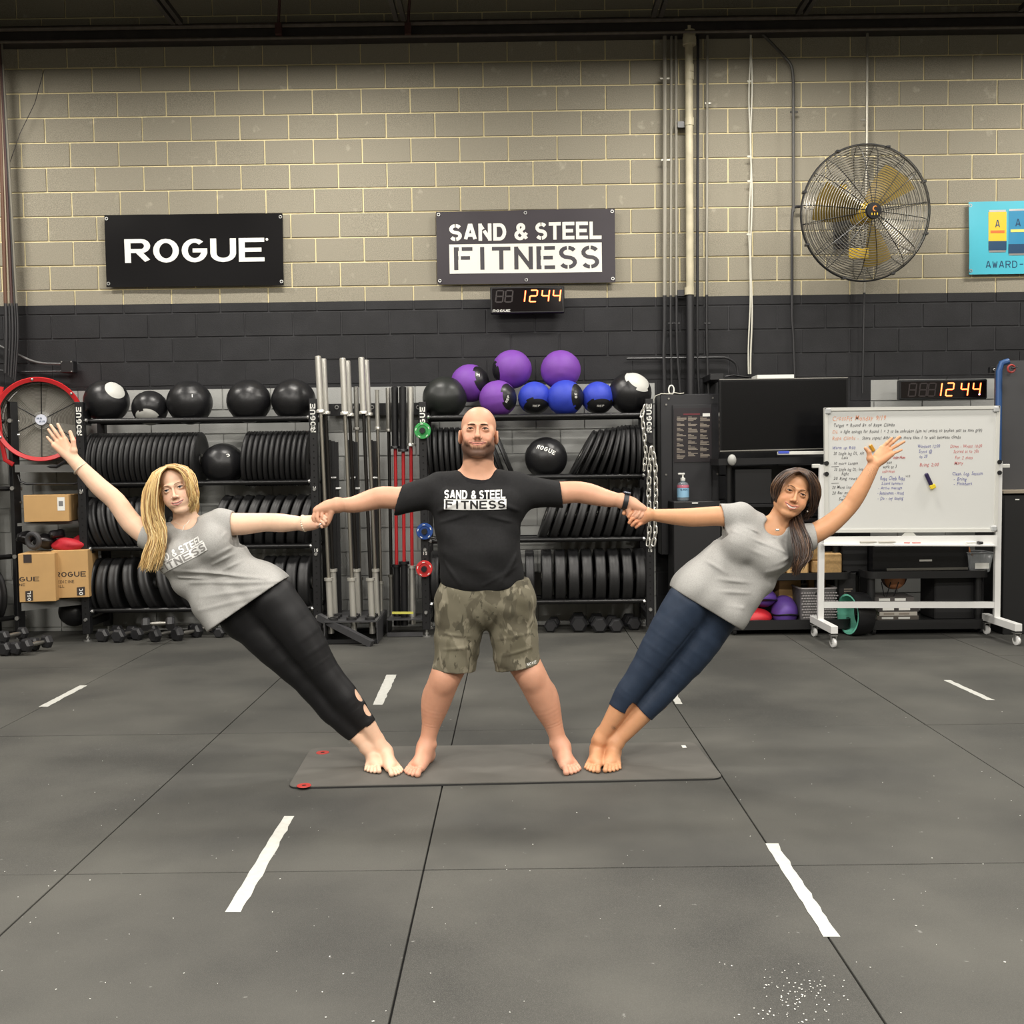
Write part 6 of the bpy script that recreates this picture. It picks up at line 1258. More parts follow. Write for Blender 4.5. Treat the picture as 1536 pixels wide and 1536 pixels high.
def open_hand(F, Wr, bases, tips, th, y=0., r=.0082, pr=.0115):
    """bases/tips: pixel pairs for index..little finger; th: three pixels of the thumb; y: depth of the palm."""
    Wp = P(*Wr, y); bs = [P(*b, y) for b in bases]; ts = [P(*t, y) for t in tips]; n = V(0, -1, 0)
    for b in bs: F.cap(Wp+(b-Wp)*.08, b, .0165, pr, .012)
    c = (Wp+sum(bs)/4)/2+V(0, .002, 0); F.ell(c, (.034, .013, .034), k=.012)
    F.cap(Wp+(bs[3]-Wp)*.25+n*.004, bs[3]+n*.001, .014, .010, .012)
    for i, (b, t) in enumerate(zip(bs, ts)):
        m = b+(t-b)*.5+n*.004; rr = r*(1, 1.03, .97, .84)[i]; F.cap(b, m, rr*1.05, rr*.97, .0045); F.cap(m, t+n*.009*.6, rr*.97, rr*.80, .003)
    a, b, c = [P(*q, y) for q in th]; a = a+n*.008; b = b+n*.012; c = c+n*.012; F.cap(Wp+(a-Wp)*.2, a, .017, .0145, .012); F.cap(a, b, .0130, .0102, .008); F.cap(b, c, .0100, .0078, .004)
SKINM = {}
def skin(name, rough=.5):
    m = mat(name, (.6, .4, .3), rough, attr='paint', noise=.045, scale=26, bump=.06, bscale=300, spec=.4, sss=.06); return m
def mixcol(base, col, w): return base*(1-w[:, None])+np.array(col[:3])*w[:, None]
def sstep(x, a, b): t = np.clip((x-a)/(b-a), 0, 1); return t*t*(3-2*t)
def seg2(px, pz, pts):
    d = np.full(len(px), 9.)
    for (ax, az), (bx_, bz) in zip(pts[:-1], pts[1:]):
        vx, vz = bx_-ax, bz-az; t = np.clip(((px-ax)*vx+(pz-az)*vz)/(vx*vx+vz*vz), 0, 1); d = np.minimum(d, np.hypot(px-ax-t*vx, pz-az-t*vz))
    return d
def face_paint(hd, p, base, lip, cheek, blush=.35):
    l = hd.loc(p); x, y, z = l[:, 0], l[:, 1], l[:, 2]; near = (np.abs(x) < .12) & (z > -.14) & (z < .14); fr = near & (y < -.03)
    du, dl = seg2(x, z, [(q[0], q[2]) for q in hd.up]), seg2(x, z, [(q[0], q[2]) for q in hd.dn]); xc = hd.up[4][0]; tp = np.clip(1-np.abs(x)/xc, 0, 1)**.5
    base = mixcol(base, cheek, fr*blush*np.exp(-(((np.abs(x)-.042)/.020)**2+((z+.036)/.018)**2)))
    base = mixcol(base, cheek, fr*blush*.7*np.exp(-((x/.012)**2+((z+.04)/.010)**2)))
    zu, zl, zc = hd.up[2][2], hd.dn[2][2], hd.up[4][2]; q = (np.abs(x)/xc)**1.6; inside = hd.inside = (z < zu+(zc-zu)*q) & (z > zl+(zc-zl)*q) & (np.abs(x) < xc)
    w = np.maximum((1-sstep(du, .0018+.0016*tp, .0030+.0018*tp)), (1-sstep(dl, .0018+.0026*tp, .0032+.0026*tp))); w = np.maximum(w, inside*1.)
    base = mixcol(base, lip, (fr & (y < -.072))*w*.8)
    return base, l, fr
def project_print(ob, name, mb, mat_, body, lift=.0016, loc=(0, 0, 0)):
    """Lay a flat print (world x, z; y ignored) on the front of a body mesh and parent it there."""
    me = body.data; n = len(me.vertices); co = np.zeros(n*3, f32); me.vertices.foreach_get('co', co); co = co.reshape(-1, 3)+np.array(loc, f32); q = np.zeros(len(me.loops), np.int32); me.loops.foreach_get('vertex_index', q)
    xs = np.array([v[0] for v in mb.v]); zs = np.array([v[2] for v in mb.v]); lo, hi = (xs.min()-.03, zs.min()-.03), (xs.max()+.03, zs.max()+.03); quads = q.reshape(-1, 4); c = co[quads].mean(1)
    m = (c[:, 0] > lo[0]) & (c[:, 0] < hi[0]) & (c[:, 2] > lo[1]) & (c[:, 2] < hi[1]); quads = quads[m]; bv = BVHTree.FromPolygons([Vector(v) for v in co.tolist()], quads.tolist())
    out = []
    for v in mb.v:
        hit = bv.ray_cast(Vector((v[0], 3.5, v[2])), Vector((0, 1, 0))); y = hit[0][1] if hit[0] is not None else (out[-1][1]+lift if out else v[1]); out.append((v[0], y-lift, v[2]))
    mb.v = out; o = mb.build(name, mat_, body, 0, loc=loc); o.location = (0, 0, 0); return o
# ------------------------------------------------------------------ the three people
YP = 4.66
def J(u, v, dy=0.): return P(u, v, YP+dy)
def px(r): return r*PXM
XA, YA, ZA = V(1, 0, 0), V(0, 1, 0), V(0, 0, 1)
GM = .012   # top of the yoga mat
def Gm(u, v): return G(u, v, GM)
def hair_strands(name, guides, n, seed, m, par, loc, r=.0032, wav=.004, freq=3., cols=None, seg=12, jit=.004, taper=True):
    """guides: list of (outer, inner) pairs; each is a list of 3-D points of equal length."""
    rg = np.random.RandomState(seed); mb = MB(); cv = []
    tot = sum(g[2] for g in guides)
    for go, gi, wt in guides:
        go, gi = np.array(go, float), np.array(gi, float)
        for _ in range(int(n*wt/tot)):
            s = rg.rand(); g = go*(1-s)+gi*s; T = np.linspace(0, len(g)-1, seg+1); e = 1-.12*rg.rand(); pts = []; ph = rg.rand(3)*6.28; off = rg.randn(3)*jit
            for t in T*e:
                i = min(int(t), len(g)-2); a = t-i; p0 = g[max(i-1, 0)]; p1, p2 = g[i], g[i+1]; p3 = g[min(i+2, len(g)-1)]
                p = .5*((2*p1)+(-p0+p2)*a+(2*p0-5*p1+4*p2-p3)*a*a+(-p0+3*p1-3*p2+p3)*a**3); tt = t/(len(g)-1)
                w_ = wav*min(1, tt*1.5); pts.append(p+off*(.35+tt)+np.array([w_*math.sin(freq*6.28*tt+ph[0]), w_*.7*math.sin(freq*5*tt+ph[1]), w_*.4*math.sin(freq*6.28*tt+ph[2])]))
            rr = [r*(.7+.5*math.sin(min(1, k/seg*1.4+.25)*2.2))*(1 if not taper else (1-.75*max(0, (k/seg-.7)/.3))) for k in range(seg+1)]; nv = len(mb.v)
            mb.tube(pts, rr, 5); c = np.array(cols[rg.randint(len(cols))][:3])*(.85+.3*rg.rand()); cv += [c]*(len(mb.v)-nv)
    o = mb.build(name, m, par, 80, loc=loc); o.location = (0, 0, 0); a = o.data.color_attributes.new('paint', 'FLOAT_COLOR', 'POINT'); c = np.ones((len(cv), 4), f32); c[:, :3] = np.array(cv); a.data.foreach_set('color', c.ravel()); tag(o, kind='stuff'); return o
def body_parts(F, hd, hands, h=.0046, hh=.0019, hp=.0022):
    """Coarse body, fine head and hands/feet, cut from the same field so that they meet without a step."""
    c0 = hd.W(0, .0, .0); nd = nrm(hd.W(0, .02, -.128)-hd.W(0, .02, 0)); npt = hd.W(0, .02, -.128)
    def inhead(c, e=0.): return (((c-npt)@nd) < e) & (np.linalg.norm(c-c0, axis=1) < .17+e)
    def inball(c, e=0.):
        m = np.zeros(len(c), bool)
        for q, R_ in hands: m |= np.linalg.norm(c-q, axis=1) < R_+e
        return m
    parts = [F.extract(h, keep=lambda c: ~inhead(c) & ~inball(c)), F.extract(hh, c0-.2, c0+.2, keep=lambda c: inhead(c, h))]
    for i, (q, R_) in enumerate(hands):
        def keep(c, q=q, R_=R_, i=i):
            m = (np.linalg.norm(c-q, axis=1) < R_+h*.8) & ~inhead(c)
            for q2, R2 in hands[:i]: m &= np.linalg.norm(c-q2, axis=1) > R2-hp*1.6
            return m
        parts.append(F.extract(hp, q-R_-.01, q+R_+.01, keep=keep))
    def seam(c):
        m = (np.abs((c-npt)@nd) < h*2) & (np.linalg.norm(c-c0, axis=1) < .2)
        for q, R_ in hands: m |= np.abs(np.linalg.norm(c-q, axis=1)-R_) < h*2
        return m
    return parts, seam
# ================================================================== the man
man = empty('person', tuple(Gm(735, 1150)), 'bald bearded man standing between two women in a dark shirt and camouflage shorts', 'person'); ML = V(*man.location)
mh = Head(J(716.7, 643, -.105), 1.5, 0, -12, 1.04, 1.0, True, .98, .0032, .034, .003)
F = Field(); mh.sculpt(F, 0)
F.cap(mh.W(0, .022, -.055), J(717, 724, .0), .066, .074, .02); F.cap(J(717, 712, .01), J(668, 728, .01), .05, .045, .03); F.cap(J(717, 712, .01), J(768, 728, .01), .05, .045, .03)
F.ell(J(717, 762, .0), (.19, .11, .16), k=.03); F.ell(J(718, 830, -.015), (.17, .13, .15), k=.05); F.cap(J(702, 900), J(742, 900), .12, .12, .04)
mSR, mSL = J(642, 738, .0), J(795, 738, .0)
F.chain([mSR, J(606, 747, -.0), J(575, 746, .0), J(556, 750, -.0), J(530, 757, -.03), J(508, 757, -.055)], [.064, .053, .050, .047, .037, .0285], .03, (YA, .95))
F.chain([mSL, J(832, 740, .0), J(862, 738, .0), J(884, 741, -.0), J(912, 748, -.03), J(933, 751, -.055)], [.064, .053, .049, .048, .038, .0285], .03, (YA, .95))
for s, pts in ((-1, [(700, 925), (685, 975), (667, 1018), (654, 1054), (646.5, 1088), (640.5, 1116)]), (1, [(756, 925), (776, 975), (797, 1014), (817, 1054), (830.5, 1088), (838.5, 1116)])):
    q = [J(u, v, d) for (u, v), d in zip(pts, (0, 0, -.01, .015, .02, .01))]; F.chain(q, [.084, .079, .070, .0655, .0425, .034], .03, None, 6); F.ell(q[2]+V(0, -.045, .0), (.034, .028, .042), k=.04); F.ell(q[3]+V(s*.012, .02, .01), (.045, .05, .08), k=.03)
foot(F, J(640.5, 1118, .01), Gm(645, 1139), Gm(614, 1166), 1, 1.16); foot(F, J(839, 1117, .01), Gm(838, 1136), Gm(862, 1163), -1, 1.16)
# his right hand closed over the blonde woman's hand
def grip(F, wrist, knk, y, fingers, heel=None, r=.0090, th=None, k=.003, wr=.0250):
    W_ = P(*wrist, y); ks = [P(*q, y+d) for *q, d in knk]
    for kk in ks: F.cap(W_, kk, wr, .0135, .02)
    c = (W_+sum(ks)/len(ks))/2; F.ell(c+V(0, .004, 0), (.034, .020, .030), k=.015)
    for ch, s in fingers: F.chain([P(u, v, y+d) for u, v, d in ch], [r*s*1.08, r*s, r*s*.95, r*s*.85][:len(ch)], k, sub=2)
    if th: F.chain([P(u, v, y+d) for u, v, d in th], [.014, .0115, .0095][:len(th)], .006)
YH = 4.60
grip(F, (505, 758), [(474, 767, -.012), (477, 763.5, -.01), (483, 761.5, -.004), (489, 762, .004)], YH, [
    ([(474, 767, -.014), (470, 776, -.022), (473, 783, -.018), (478, 783, -.006)], 1.0), ([(478, 765, -.016), (476, 776, -.026), (479, 783, -.024), (484, 784, -.01)], 1.0),
    ([(484, 764, -.014), (483, 774, -.024), (486, 781, -.022), (490, 781, -.008)], .95), ([(490, 765, -.008), (490, 773, -.016), (493, 779, -.014), (496, 779, .0)], .85)], th=[(497, 768, -.015), (492, 783, -.012), (487, 789, -.004)])
grip(F, (935, 751.5), [(966, 764, -.012), (962, 762, -.012), (957, 760, -.004), (951, 760, .004)], YH, [
    ([(966, 763, -.012), (964, 772, -.022), (958, 777, -.02), (954, 775, -.006)], 1.0), ([(961, 763, -.014), (958, 771, -.024), (953, 776, -.022), (949, 774, -.008)], 1.0),
    ([(956, 763, -.012), (952, 770, -.02), (947, 775, -.018), (944, 773, -.004)], .95), ([(950, 763, -.006), (946, 769, -.012), (942, 773, -.01), (940, 771, 0)], .85)], th=[(942, 759, -.012), (944, 772, -.016), (946, 780, -.012)])
SK = np.array(srgb(204, 154, 126)[:3]); 
def man_paint(p):
    b = np.tile(SK, (len(p), 1)); b, l, fr = face_paint(mh, p, b, srgb(200, 128, 116), srgb(216, 130, 110), .35); x, y, z = l[:, 0], l[:, 1], l[:, 2]
    near = (np.abs(x) < .1) & (z > -.2) & (z < .15); ax = np.abs(x)
    edge = -.052-.028*sstep(.05-ax, 0, .03)+.0012*np.sin(x*310)+.0012*np.sin(x*707+1)
    w = near*(1-sstep(z, edge-.010, edge+.006))*sstep(z, -.125, -.112)*(y < .02)*(ax < .09)
    side = near*(1-sstep(z, -.055, .0))*np.exp(-((ax-.070)/.012)**2)*(y < .01)*(z > -.12)
    mu = near*(y < -.07)*np.exp(-(((z+.0575)/.0045)**2))*(ax < .030)*.55
    w = np.maximum(w*.92, np.maximum(side*.75, mu)); w[mh.inside & (y < -.07)] = 0
    b = mixcol(b, srgb(66, 46, 38), w*.95)
    st = near*sstep(z, .045, .075)*sstep(y, -.06, .02)*.10; b = mixcol(b, srgb(120, 100, 90), st)
    mth = fr & (y < -.07); zc, zm = mh.up[4][2], (mh.up[2][2]+mh.dn[2][2])/2+.0008; xc = mh.up[4][0]; d = seg2(x, z, [(-xc*1.02, zc+.001), (-xc*.55, zm+.0012), (0, zm), (xc*.55, zm+.0012), (xc*1.02, zc+.001)]); b = mixcol(b, srgb(80, 38, 36), mth*(1-sstep(d, .0009, .0022))*.9)
    for sx in (-1, 1): b = mixcol(b, srgb(150, 98, 82), fr*.5*np.exp(-(((x-sx*.032)/.017)**2+((z-.0045)/.004)**2))); dn_ = seg2(np.abs(x), z, [(.018, -.038), (.032, -.056), (.042, -.066)]); b = mixcol(b, srgb(150, 92, 78), fr*.2*np.exp(-(dn_/.002)**2))
    ft = 1-sstep(p[:, 2], .03, .16); b = mixcol(b, srgb(226, 156, 140), ft*.22); lg = (1-sstep(p[:, 2], .7, .8))*sstep(p[:, 2], .05, .16); b = mixcol(b, srgb(176, 118, 96), lg*.25)
    return b
bp_, sm_ = body_parts(F, mh, [(P(484, 772, YH), .085), (P(952, 767, YH), .085), (Gm(625, 1152)+V(0, 0, .04), .16), (Gm(852, 1150)+V(0, 0, .04), .16)]); mbody = vdb_mesh('body', bp_, skin('man skin'), man_paint, ML, man, sm_, F)
mh.eyes(man, ML, mat('brown iris', srgb(74, 50, 34), .15)); mh.brow(man, ML, mat('dark brow hair', srgb(62, 44, 36), .8), .001, .0036)
def cloth(F, name, mats, loc, par, color=None, h=.0042): return vdb_mesh(name, [F.extract(h)], mats, color, loc, par)
M_TEE = mat('charcoal cotton', srgb(50, 50, 53), .85, noise=.10, scale=90, sheen=.06)
T = Field()
T.cap(J(717, 722, .01), J(662, 727, .01), .062, .058, .03, (YA, 1.25)); T.cap(J(717, 722, .01), J(774, 727, .01), .062, .058, .03, (YA, 1.25))
T.cap(J(677, 752, .0), J(760, 752, .0), .100, .100, .04, (YA, 1.2)); T.cap(J(684, 790, -.01), J(748, 790, -.01), .096, .096, .05, (YA, 1.28)); T.cap(J(696, 826, -.02), J(742, 826, -.02), .117, .117, .05, (YA, 1.24)); T.cap(J(699, 862, -.01), J(748, 862, -.01), .115, .115, .05, (YA, 1.18))
T.cap(mSR+V(.02, 0, .0), J(594, 752, 0), .072, .062, .035); T.cap(mSL+V(-.02, 0, .0), J(845, 742, 0), .072, .062, .035)
for x in (-1, 1): T.ell(J(717+x*27, 756, -.085), (.085, .05, .06), k=.04)
NC = J(717, 712, -.07)
T.cap(J(717, 690, .0), J(717, 706, -.02), .082, .070, .01, op=-1); T.ell(J(717, 699, -.10), (.068, .10, .056), k=.008, op=-1)
T.cuts += [cut_arm(J(597.5, 751, 0), V(-1, 0, .30), .13), cut_arm(J(842, 742, 0), V(1, 0, .12), .13)]
hem = float(J(718, 884)[2]); cx = float(J(722, 880)[0])
T.cuts.append(lambda X, Y, Z: f32(hem)+f32(1.05)*(X-f32(cx))**2-Z)
T.hollow = [(J(586, 752, 0), .10), (J(855, 742, 0), .10), (J(720, 905, 0), .26), (J(717, 690, -.03), .13)]
T.disp += [ripple([((1, .4, .6), 38), ((.5, .3, 1), 55), ((-.7, .2, .7), 30)], .0045, 3)]
for a, b, w_, am in (((648, 772), (690, 752), .010, .008), ((652, 786), (700, 772), .009, .006), ((786, 770), (745, 752), .010, .008), ((783, 786), (735, 775), .009, .006), ((620, 728), (668, 735), .009, .006), ((640, 716), (682, 742), .008, .005), ((815, 726), (770, 735), .009, .006), ((800, 716), (755, 742), .008, .005), ((610, 760), (650, 752), .008, .006), ((832, 755), (792, 750), .008, .006),
    ((776, 830), (752, 872), .009, .007), ((786, 812), (762, 862), .008, .006), ((664, 840), (690, 876), .009, .006), ((700, 852), (735, 856), .010, .005), ((670, 800), (660, 850), .010, .005), ((775, 850), (725, 878), .008, .006)):
    T.disp.append(fold(J(*a, -.12), J(*b, -.14), w_, am))
def tee_paint(p):
    b = np.tile(np.array(srgb(36, 36, 37)[:3]), (len(p), 1)); d = np.hypot((p[:, 0]-J(717, 704)[0])/.075, (p[:, 2]-J(717, 698)[2])/.071); w = ((d < 1.16) & (p[:, 2] > J(717, 722)[2]-.01))*.75; return mixcol(b, srgb(26, 26, 28), w*1.)
M_TEE = mat('charcoal cotton jersey', srgb(44, 44, 46), .85, noise=.10, scale=90, spec=.15, attr='paint')
tee = cloth(T, 't_shirt', M_TEE, ML, man, tee_paint)
def sign_on(ob, loc, u0, u1, v0, vm, v1, rot, m_w, m_d, cols=None, arch=0., par=None, hb=.5):
    """Two-line sign laid over the shirt front between pixel columns u0..u1 and rows v0..v1 (vm: where the box starts)."""
    a, b = J(u0, v1), J(u1, v1); W_ = b[0]-a[0]; Ht = (J(u0, v0)-J(u0, v1))[2]; c = V((a[0]+b[0])/2, 0, a[2]); r = math.radians(rot); ym = (J(u0, vm)-J(u0, v1))[2]/Ht
    def f(x, y, l):
        X, Z = (x-.5)*W_, y*Ht-arch*(2*x-1)**2*0+arch*(1-(2*x-1)**2); return V(c[0]+X*math.cos(r)-Z*math.sin(r), 3.9, c[2]+X*math.sin(r)+Z*math.cos(r))
    top = lettering('SAND', f, .0, .375, ym+.03, 1, wd=1.5, gap=.7, step=1); lettering('&', f, .43, .52, ym+.03, 1, wd=1.3, mb=top, step=1); lettering('STEEL', f, .565, .985, ym+.03, 1, wd=1.5, gap=.7, mb=top, step=1)
    project_print(ob, 'shirt_print', top, m_w, ob, .0030, loc)
    bx_ = MB(); nx_, ny_ = 40, 8; bx_.add([f(i/nx_, ym*j/ny_, 0) for j in range(ny_+1) for i in range(nx_+1)], [(j*(nx_+1)+i, j*(nx_+1)+i+1, (j+1)*(nx_+1)+i+1, (j+1)*(nx_+1)+i) for j in range(ny_) for i in range(nx_)])
    project_print(ob, 'shirt_print', bx_, m_w, ob, .0034, loc)
    dk = lettering('FITNESS', f, .025, .985, ym*.10, ym*.92, wd=1.3, gap=.9, step=.8, cuts=lambda ch, a_, b_: ch in 'FIE' and .8 < a_ < 1.2 and 2 < b_ < 2.6); project_print(ob, 'shirt_lettering', dk, m_d, ob, .0052, loc)
sign_on(tee, ML, 669, 760, 734, 747.5, 762.5, -.5, mat('white screen print', srgb(228, 228, 226), .6), mat('shirt coloured print', srgb(30, 30, 32), .8), arch=-.003)
# watch
wd = nrm(J(940, 753)-J(920, 749)); wc = P(937.5, 752.5, 4.603); a, b, _ = frame(wd, (0, 0, 1)); 
wt = MB().tube([wc+.0335*(math.cos(t)*a+math.sin(t)*b) for t in np.linspace(0, 2*math.pi, 29)[:-1]], .0035, 8, closed=True); wt = MB().lathe([(.029, -.012), (.038, -.011), (.038, .011), (.029, .012)], wc, wd, 32, closed=True).build('watch_strap', mat('black silicone', srgb(30, 30, 34), .5), man, loc=ML); wt.location = (0, 0, 0); wt.data.transform(Matrix.Translation(Vector(wc-ML)) @ Matrix.Diagonal((1, 1.12, 1, 1)) @ Matrix.Translation(Vector(ML-wc)))
un = nrm(V(wd[2]*-1, 0, wd[0])); 
wf = MB().box(wc+un*.0395+V(0, -.008, 0), (.036, .030, .011), np.array([wd, YA, un]).T, bev=.004).build('watch_case', mat('dark watch case', srgb(70, 72, 80), .2, .6), wt, loc=ML); wf.location = (0, 0, 0)
# shorts
S = Field(); S.cap(J(697, 880, .0), J(760, 878, .0), .108, .108, .04, (YA, 1.12)); S.cap(J(693, 905), J(763, 903), .118, .118, .04, (YA, 1.08))
S.cap(J(692, 905, 0), J(681, 1010, 0), .112, .098, .03); S.cap(J(764, 903, 0), J(778, 1006, 0), .112, .106, .03)
S.cuts += [below_plane(J(681, 1003, 0), V(.03, 0, -1)) if 0 else (lambda X, Y, Z, a=J(650, 1002), b=J(727, 1008), c=J(812, 992): np.where(X < f32(b[0]), f32(a[2])+(X-f32(a[0]))*f32((J(712, 1006)[2]-a[2])/(J(712, 1006)[0]-a[0])), f32(J(742, 1006)[2])+(X-f32(J(742, 1006)[0]))*f32((c[2]-J(742, 1006)[2])/(c[0]-J(742, 1006)[0])))-Z)]
S.cuts.append(lambda X, Y, Z: Z-f32(J(720, 868)[2]))
S.hollow = [(J(681, 1030, 0), .15), (J(778, 1024, 0), .15)]
S.disp += [ripple([((1, .3, .5), 44), ((.3, .2, 1), 60), ((-.6, .3, .8), 36)], .0065, 12)]
for a, b, w_, am in (((665, 905), (650, 985), .008, .008), ((690, 925), (700, 1000), .010, .008), ((705, 900), (725, 945), .009, .007), ((752, 900), (732, 945), .009, .007), ((790, 900), (800, 985), .008, .008), ((770, 930), (760, 1000), .010, .008), ((655, 950), (705, 955), .007, .006), ((665, 975), (712, 970), .007, .006), ((745, 960), (800, 948), .007, .006), ((750, 985), (805, 970), .007, .006), ((727, 890), (727, 945), .007, -.006)):
    S.disp.append(fold(J(*a, -.1), J(*b, -.1), w_, am))
def camo():
    m = bpy.data.materials.new('camouflage cloth'); m.use_nodes = True; N, L = m.node_tree.nodes, m.node_tree.links; b = N['Principled BSDF']; b.inputs['Roughness'].default_value = .85; tc = N.new('ShaderNodeTexCoord'); prev = srgb(108, 103, 86)
    for sc_, lo, hi, c in ((13, .52, .56, srgb(84, 79, 64)), (17, .56, .60, srgb(130, 124, 106)), (24, .60, .63, srgb(74, 70, 56)), (11, .60, .64, srgb(96, 91, 74))):
        mp = N.new('ShaderNodeMapping'); mp.inputs['Location'].default_value = (sc_, 2, 1); mp.inputs['Scale'].default_value = (1, 1, .55); L.new(tc.outputs['Object'], mp.inputs['Vector']); n = N.new('ShaderNodeTexNoise'); n.inputs['Scale'].default_value = sc_; n.inputs['Detail'].default_value = 3.5; n.inputs['Distortion'].default_value = .6; L.new(mp.outputs[0], n.inputs['Vector'])
        r = N.new('ShaderNodeMapRange'); r.inputs[1].default_value = lo; r.inputs[2].default_value = hi; L.new(n.outputs['Fac'], r.inputs[0]); x = N.new('ShaderNodeMix'); x.data_type = 'RGBA'; L.new(r.outputs[0], x.inputs[0])
        if isinstance(prev, tuple): x.inputs[6].default_value = prev
        else: L.new(prev, x.inputs[6])
        x.inputs[7].default_value = c; prev = x.outputs[2]
    L.new(prev, b.inputs['Base Color']); return m
shorts = cloth(S, 'shorts', camo(), ML, man)
a_, b_ = J(790, 993), J(804, 990); lg = lettering('NOVE', lambda x, y, l: V(a_[0]+x, 3.9, a_[2]+y+x*.18), 0, b_[0]-a_[0], 0, .014, wd=1.2); project_print(shorts, 'shorts_print', lg, M_WHITEP, shorts, .003, ML)
# ================================================================== the blonde woman
bw = empty('person', tuple(Gm(580, 1152)), 'blonde woman in a grey shirt and black leggings leaning outwards with one arm raised', 'person'); BL_ = V(*bw.location)
bh_ = Head(J(260, 733, -.10), -16, 2, -2, .95, 1.0, False, 1.01, .0040, .0295)
F = Field(); bh_.sculpt(F, .0026)
F.cap(bh_.W(0, .022, -.06), J(279, 795, .01), .050, .054, .02); F.cap(J(280, 795, .01), J(328, 783, .01), .04, .042, .03); F.cap(J(278, 795, .01), J(230, 803, .01), .04, .042, .03)
ax_ = [J(283, 800, .01), J(300, 833, .0), J(335, 872, .0), J(378, 908, .0)]
F.chain([a+V(0, .012, 0) for a in ax_], [.070, .082, .070, .088], .04, (YA, .8))
bSL = J(332, 786, .0); bSR = J(226, 806, .0)
F.chain([bSL, J(362, 786, 0), J(398, 783.5, -.0), J(425, 784.5, -.03), J(455, 785, -.055)], [.052, .050, .042, .041, .0285], .03, (YA, .95))
F.chain([bSR, J(198, 785, 0), J(174, 752, -.0), J(150, 731, -.01), J(122, 702, -.02), J(111, 690, -.02)], [.050, .047, .043, .041, .032, .0285], .03, (YA, .95))
B1 = [(410, 898), (452, 955), (487, 1008), (519, 1048), (530, 1062), (553, 1090), (570, 1118)]; B2 = [(370, 925), (412, 968), (461, 1020), (497, 1062), (509, 1075), (535, 1103), (552, 1122)]
for k_, (pts, dy) in enumerate(((B1, -.03), (B2, .03))):
    q = [J(u, v, dy*(1-i/6)) for i, (u, v) in enumerate(pts)]; F.chain(q, [.092, .087, .064, .060, .054, .038, .029], .03); F.ell(q[3]+V(-.02, .02, -.01), (.03, .04, .05), k=.03)
foot(F, J(570, 1120, -.0), Gm(573, 1140), Gm(598, 1165), -1, .97); foot(F, J(552, 1123, .0), Gm(560, 1138), Gm(559, 1162), 1, .93)
open_hand(F, (109, 690), [(98, 659), (92, 660), (86.5, 663), (82, 668)], [(87.5, 636.5), (77, 638), (73.5, 644.5), (71.5, 655.5)], [(112, 676), (111.5, 661), (107, 648)], YP-.02, .0078, .0108)
grip(F, (457, 785.5), [(476, 777, .004), (477, 781, -.002), (476, 785, -.006), (474, 788, -.008)], YH, [
    ([(476, 776, .002), (483, 772, -.018), (489, 777, -.024)], .92), ([(477, 780, -.006), (484, 777, -.024), (488.5, 782, -.026)], .92), ([(476, 784, -.012), (482, 782, -.026), (486, 786.5, -.026)], .88), ([(474, 788, -.014), (479, 787, -.026), (483, 790.5, -.022)], .8)], r=.0088, th=[(470, 777, .015), (482, 766, .025), (490, 764, .03)], wr=.0235)
BSK = np.array(srgb(228, 190, 163)[:3])
def blonde_paint(p):
    b = np.tile(BSK, (len(p), 1)); b, l, fr = face_paint(bh_, p, b, srgb(180, 106, 108), srgb(232, 156, 136), .3); x, y, z = l[:, 0], l[:, 1], l[:, 2]; b = mixcol(b, srgb(100, 40, 44), fr*bh_.inside*(y > -.0875)*.9)
    for sx in (-1, 1): b = mixcol(b, srgb(120, 84, 72), fr*.45*np.exp(-(((x-sx*.032)/.017)**2+((z-.0045)/.004)**2)))
    hp_ = P(92, 665, YP-.02); b = mixcol(b, srgb(240, 166, 130), np.exp(-(np.linalg.norm(p-hp_, axis=1)/.06)**2)*.5); hp_ = P(480, 780, YH); return mixcol(b, srgb(220, 140, 116), np.exp(-(np.linalg.norm(p-hp_, axis=1)/.05)**2)*.5)
bp_, sm_ = body_parts(F, bh_, [(P(93, 664, YP-.02), .12), (P(478, 782, YH), .08), (Gm(575, 1153)+V(0, 0, .04), .185)]); vdb_mesh('body', bp_, skin('fair skin'), blonde_paint, BL_, bw, sm_, F)
bh_.eyes(bw, BL_, mat('blue grey iris', srgb(84, 98, 110), .15)); bh_.brow(bw, BL_, mat('light brown brow', srgb(150, 112, 84), .8), .004, .0020); bh_.teeth(bw, BL_, .003)
M_HEA = mat('heather grey jersey', srgb(156, 155, 152), .9, noise=.13, scale=260)
T = Field()
T.cap(J(282, 800, .01), J(331, 784, .01), .055, .062, .03, (YA, 1.2)); T.cap(J(280, 800, .01), J(232, 806, .01), .055, .060, .03, (YA, 1.2)); T.cap(J(322, 806, .0), J(256, 836, .0), .092, .078, .04, (YA, 1.1)); T.cap(J(344, 838, .0), J(286, 868, .0), .092, .090, .05, (YA, 1.05)); T.cap(J(380, 868, .0), J(320, 905, 0), .095, .095, .05, (YA, 1.25)); T.cap(J(408, 885, .0), J(340, 930, 0), .098, .095, .05, (YA, 1.5))
T.ell(J(319, 816, -.085), (.072, .06, .07), k=.05); T.ell(J(272, 836, -.085), (.070, .06, .07), k=.05)
T.cap(bSL+V(-.01, 0, 0), J(356, 785.5, 0), .060, .056, .03); T.cap(bSR+V(.01, 0, 0), J(212, 801, 0), .060, .056, .03)
T.cap(J(274, 773, .0), J(276, 783, -.02), .062, .050, .01, op=-1); T.ell(J(275, 781, -.09), (.054, .09, .040), rotY(-20), k=.008, op=-1)
